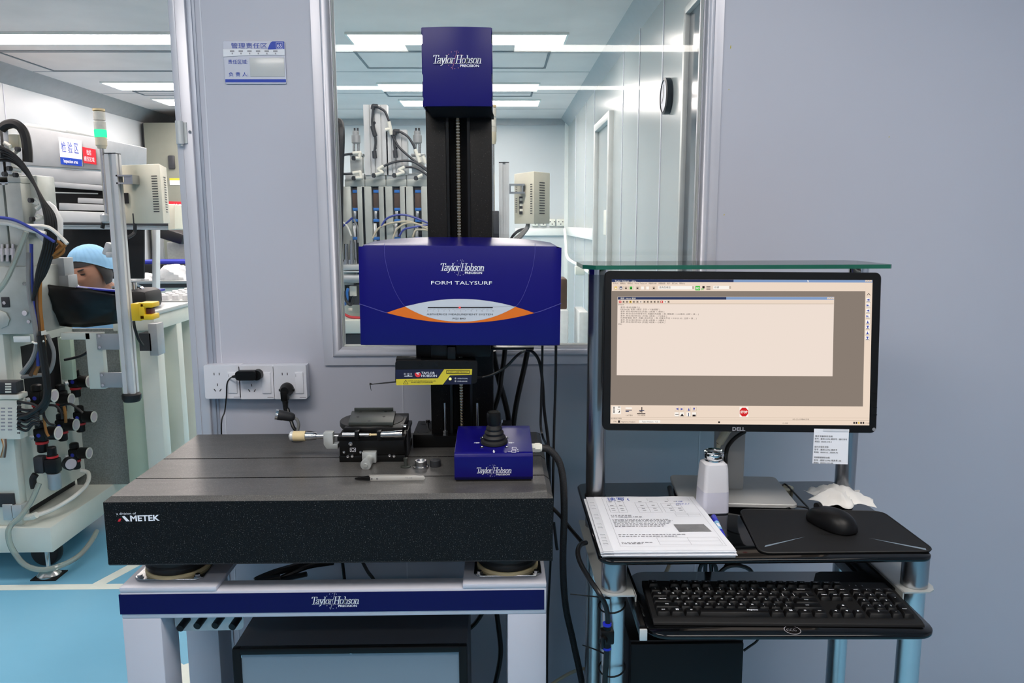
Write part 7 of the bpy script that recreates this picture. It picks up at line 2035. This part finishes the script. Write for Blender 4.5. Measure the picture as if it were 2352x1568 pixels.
r_ = (P_[1] - P_[0]).normalized(); u_ = Vector((0, 0, 1)); m = MB()
m.text('检验', inP(P_, .15, .55, -.002), r_, u_, .045, cjk=True, bold=.03); m.text('光模压', inP(P_, .25, .12, -.002), r_, u_, .05, cjk=True, bold=.03); m.obj('white_print', 'print_white', t2, smooth=False)
# olive cabinet in the far corner
t = thing('tall_cabinet', 'tall olive grey steel cabinet in the far corner, at the door frame', 'cabinet', PY(400, 900, 7.3))
a, b_ = PY(354, 640, 7.2), PY(500, 281, 7.2)
MB().box((a.x, 7.2, 0), (b_.x, 7.8, b_.z), bev=.01).obj('case', 'cabinet_olive', t)
m = MB(); m.box((a.x - .03, 7.25, 0), (a.x - .005, 7.8, b_.z)); m.obj('dark_edge', 'mach_dark', t)
q = PY(395, 370, 7.2); m = MB(); m.box((q.x - .03, 7.18, q.z - .07), (q.x + .03, 7.2, q.z + .05), bev=.01); m.obj('handle', 'mach_dark', t)
q = PY(403, 417, 7.2); m = MB(); m.box((q.x - .05, 7.195, q.z - .03), (q.x + .05, 7.2, q.z + .03)); m.box((q.x - .05, 7.193, q.z + .012), (q.x + .05, 7.196, q.z + .03), m=1); m.obj('sticker', ['print_white', 'print_yellow'], t)
# bench along the far wall
t = thing('far_bench', 'white bench with a dark edge along the back, right of the seated worker', 'bench', (-2.2, 6.2, 0))
bz_ = PY(360, 645, 5.6).z
a, b_ = PY(285, 645, 5.6), PY(470, 645, 5.6)
MB().box((a.x, 5.6, bz_ - .02), (b_.x, 6.4, bz_), bev=.003).obj('bench_top', 'mach_grey', t)
MB().box((a.x, 5.62, 0), (b_.x, 6.38, bz_ - .05)).obj('bench_body', 'mint_paint', t)
MB().box((a.x, 5.61, bz_ - .05), (b_.x, 6.38, bz_ - .02)).obj('shadow_gap', 'mach_dark', t)
m = MB()
for i in range(2): m.box((a.x, 5.612, .3 + .28 * i), (b_.x, 5.622, .31 + .28 * i))
m.obj('drawer_gap', 'mach_dark', t)
rnd = random.Random(3)
def bag(label, px, py, sx, sz, y):
    q = PY(px, py, y); m = MB(); rows = []
    for i in range(9):
        th = PI / 2 * i / 8; row = []
        for j in range(24):
            a_ = 2 * PI * j / 24; rr = math.cos(th) ** .6 * (1 + .07 * math.sin(6 * a_ + i))
            row.append((q.x + sx * rr * math.cos(a_), y + .10 * rr * math.sin(a_), q.z + sz * math.sin(th) * (1 + .12 * math.sin(5 * a_ + 1.3 * i))))
        rows.append(row)
    m.grid(rows, closed=True); m.poly(rows[0][::-1]); m.poly(rows[-1])
    return m.top('plastic_bag', label, 'bag', 'bag_white', angle=20)
bag('lumpy white plastic bag on the far bench, right of the post', 402, 641, .125, .10, 5.75)
bag('flat white plastic bag on the far bench, close to the post', 328, 642, .105, .045, 5.72)
q = PY(385, 622, 6.0); m = MB(); m.box((q.x - .30, 5.95, bz_), (q.x + .30, 6.3, bz_ + .10), bev=.01); m.top('black_tray', 'black tray on the far bench behind the plastic bags', 'tray', 'black_rubber')
m = MB(); q = PY(385, 608, 6.0); m.box((q.x - .24, 5.97, bz_ + .10), (q.x + .32, 6.28, bz_ + .125), bev=.005); m.top('blue_tray', 'blue tray on the black tray at the far bench', 'tray', 'blue_tray')
m = MB(); a, b_ = PY(368, 600, 6.6), PY(440, 520, 6.6)
m.box((a.x, 6.6, 0), (a.x + .03, 6.63, b_.z)); m.box((a.x, 6.6, b_.z - .02), (b_.x, 6.9, b_.z)); m.top('equipment_stand', 'grey metal stand at the back wall behind the far bench', 'stand', 'mach_grey')
m = MB(); q = PY(400, 540, 6.4); m.obox(q, (.22, .2, .09), (0, math.radians(18), 0), bev=.02); m.top('black_device', 'black rounded device on the metal stand behind the far bench', 'device', 'black_rubber')
m = MB(); a, b_ = PY(385, 600, 6.5), PY(440, 555, 6.5); m.box((a.x, 6.5, a.z), (b_.x, 6.7, b_.z), bev=.01); m.top('clear_case', 'pale clear case under the black device at the back wall', 'case', 'signal_clear')

# ------------------------------------------------------------------ the seated worker
WY = 3.95
hc = PY(208, 622, WY)            # centre of the head
t = thing('person', 'seated worker in light blue cap and coat, head bowed over the work', 'person', (hc.x, WY + .1, .45))
HD = Matrix.Translation(hc) @ Matrix.Rotation(math.radians(-14), 4, 'Z') @ Matrix.Rotation(math.radians(13), 4, 'X') @ Matrix.Rotation(math.radians(-8), 4, 'Y')
# one continuous body: skin-modifier skeleton, legs to fingertips
bmv = bpy.data.meshes.new('body')
J = []; E_ = []; R_ = []
def jn_(p, r, parent=None):
    J.append(p); R_.append(r)
    if parent is not None: E_.append((parent, len(J) - 1))
    return len(J) - 1
cx, cy_ = hc.x + .02, WY + .16
hip = jn_((cx, cy_ + .10, .52), (.15, .12))
wst = jn_((cx, cy_ + .11, .70), (.135, .105), hip)
chs = jn_((cx, cy_ + .07, .88), (.155, .11), wst)
upc = jn_((cx - .005, cy_ + .02, .985), (.12, .085), chs)
nek = jn_((cx - .012, cy_ - .06, 1.045), (.055, .055), upc)
hdb = jn_((hc.x + .002, hc.y + .035, hc.z - .035), (.062, .07), nek)
for sx in (-1, 1):
    sh = jn_((cx + sx * .155, cy_ + .03, .955), (.058, .058), upc)
    el = jn_((cx + sx * .215, cy_ - .06, .74), (.044, .044), sh)
    wr = jn_((cx + sx * .11, cy_ - .27, .80), (.029, .027), el)
    hd = jn_((cx + sx * .085, cy_ - .33, .81), (.033, .018), wr)
    for fi, (dx, ln_) in enumerate(((-.026, .05), (-.009, .062), (.009, .06), (.025, .045))):
        f1 = jn_((cx + sx * .085 + dx, cy_ - .37, .812), (.0095, .0095), hd)
        f2 = jn_((cx + sx * .085 + dx * .9, cy_ - .37 - ln_ * .55, .806), (.0085, .0085), f1)
        jn_((cx + sx * .085 + dx * .8, cy_ - .37 - ln_ * .9, .790), (.007, .007), f2)
    th1 = jn_((cx + sx * .085 - sx * .035, cy_ - .335, .806), (.011, .011), hd)
    jn_((cx + sx * .085 - sx * .05, cy_ - .375, .800), (.009, .009), th1)
    lg = jn_((cx + sx * .095, cy_ + .06, .50), (.085, .08), hip)
    kn = jn_((cx + sx * .12, cy_ - .34, .50), (.062, .06), lg)
    an = jn_((cx + sx * .12, cy_ - .30, .09), (.042, .042), kn)
    jn_((cx + sx * .125, cy_ - .43, .045), (.036, .03), an)
M0 = ROOT[t.name].inverted()
bmv.from_pydata([M0 @ Vector(p) for p in J], E_, [])
bo = bpy.data.objects.new('body', bmv); COL.objects.link(bo); bo.parent = t; ROOT[bo.name] = ROOT[t.name]
sk = bo.modifiers.new('skin', 'SKIN')
for v, r in zip(bmv.skin_vertices[0].data, R_): v.radius = r
bmv.skin_vertices[0].data[0].use_root = True
sb = bo.modifiers.new('smooth', 'SUBSURF'); sb.levels = 2; sb.render_levels = 2
bmv.materials.append(MATS['skin'])
# head with face, grown as one surface over the neck
def head_surface():
    rows = []
    NV, NU = 30, 40
    for i in range(NV + 1):
        v = PI * i / NV; row = []
        for j in range(NU):
            u = 2 * PI * j / NU
            x, y, z = math.sin(v) * math.sin(u), -math.sin(v) * math.cos(u), math.cos(v)
            sx, sy, sz = .076, .096, .118
            if z < 0:
                sx *= 1 - .32 * (-z) ** 1.3; sy *= 1 - .10 * (-z)
            X, Yv, Z = x * sx, y * sy, z * sz
            if y < 0:      # the face looks along -y
                fr = max(0, -y)
                g = lambda a, b, wa, wb: math.exp(-((X - a) / wa) ** 2 - ((Z - b) / wb) ** 2)
                Yv -= fr * (.026 * g(0, -.022, .013, .020) + .014 * g(0, -.004, .008, .025) + .007 * g(0, -.062, .024, .010) + .009 * g(0, -.098, .022, .014) + .006 * g(0, .028, .05, .012))
                Yv += fr * (.011 * (g(-.031, .008, .016, .011) + g(.031, .008, .016, .011)) + .005 * g(0, -.050, .02, .004))
            row.append(HD @ Vector((X, Yv, Z)))
        rows.append(row)
    return rows
MB().grid(head_surface(), closed=True).obj('head', 'skin', t, angle=180)
m = MB(HD); m.obox((0, -.1005, -.062), (.040, .010, .009), bev=.003); m.obj('mouth', 'lips', t)
for sx in (-1, 1):
    m = MB(HD); m.obox((sx * .031, -.0870, .004), (.026, .008, .0055), bev=.002); m.obj('eyelid', 'hair', t)
    m = MB(HD); m.obox((sx * .032, -.0925, .026), (.034, .008, .0065), (0, -sx * .12, 0), bev=.001); m.obj('eyebrow', 'hair', t)
    m = MB(HD); m.ball((sx * .078, .006, -.008), .026, n=14, sq=(.35, .7, 1)); m.obj('ear', 'skin', t)
m = MB(HD)
rows = []
for i in range(10):
    v = PI * .60 * i / 9; row = []
    for j in range(40):
        u = 2 * PI * j / 40
        z_ = math.cos(v); y_ = -math.sin(v) * math.cos(u); lim = 1.0
        q_ = min(1, max(0, (max(0, -y_) - .15) / .30)); vv = v * (1.2 - .54 * q_ * q_ * (3 - 2 * q_))
        row.append((.090 * math.sin(vv) * math.sin(u), -.103 * math.sin(vv) * math.cos(u) + .004, .124 * math.cos(vv)))
    rows.append(row)
m.grid(rows, closed=True); m.obj('hair', 'hair', t, angle=180)
m = MB(HD); rows = []
for i in range(14):
    v = PI * .54 * i / 13; row = []
    for j in range(72):
        u = 2 * PI * j / 72
        y_ = -math.cos(u)
        vv = v * (.93 - .33 * max(0, -y_) + .19 * max(0, y_))
        puff = 1 + .10 * math.sin(v * 1.7) * (1 if i < 12 else .3) + (.022 * math.sin(u * 24) if 2 < i else 0)
        row.append((.093 * puff * math.sin(vv) * math.sin(u), -.112 * puff * math.sin(vv) * math.cos(u) + .010, .132 * math.cos(vv) * (1 + .06 * math.sin(v))))
    rows.append(row)
m.grid(rows, closed=True); m.obj('cap', 'cap_blue', t, angle=180)
# coat over the body
m = MB(); rows = []
for (x, y, z, rx, ry) in ((cx - .012, cy_ - .045, 1.055, .062, .060), (cx - .008, cy_ - .01, 1.025, .10, .080), (cx - .005, cy_ + .02, .99, .175, .10), (cx, cy_ + .05, .93, .205, .125), (cx, cy_ + .07, .85, .195, .135), (cx, cy_ + .11, .70, .170, .130), (cx, cy_ + .10, .56, .195, .155), (cx, cy_ + .08, .47, .205, .165)):
    rows.append([(x + rx * math.cos(2 * PI * j / 32), y + ry * math.sin(2 * PI * j / 32), z + .03 * abs(math.cos(2 * PI * j / 32)) * (-1 if z > .95 else 0)) for j in range(32)])
m.grid(rows, closed=True)
for sx in (-1, 1):
    m.tube([(cx + sx * .13, cy_ + .03, .96), (cx + sx * .175, cy_ + .02, .90), (cx + sx * .225, cy_ - .06, .74), (cx + sx * .165, cy_ - .17, .77), (cx + sx * .118, cy_ - .255, .80)], [.080, .046], n=16, k=5)
m.obj('coat', 'cap_blue', t, angle=180)
t = thing('stool', 'stool under the seated worker, hidden by the press', 'stool', (cx, cy_ + .09, 0))
MB().lathe((cx, cy_ + .09, .38), [(.15, -.06), (.18, -.05), (.18, -.02), (.16, -.01)], n=32).obj('seat', 'black_rubber', t)
MB().cyl((cx, cy_ + .09, .02), (cx, cy_ + .09, .32), .03).obj('pedestal', 'steel', t)
MB().lathe((cx, cy_ + .09, 0), [(.2, 0), (.2, .015), (.05, .03)], n=32).obj('base', 'mach_dark', t)
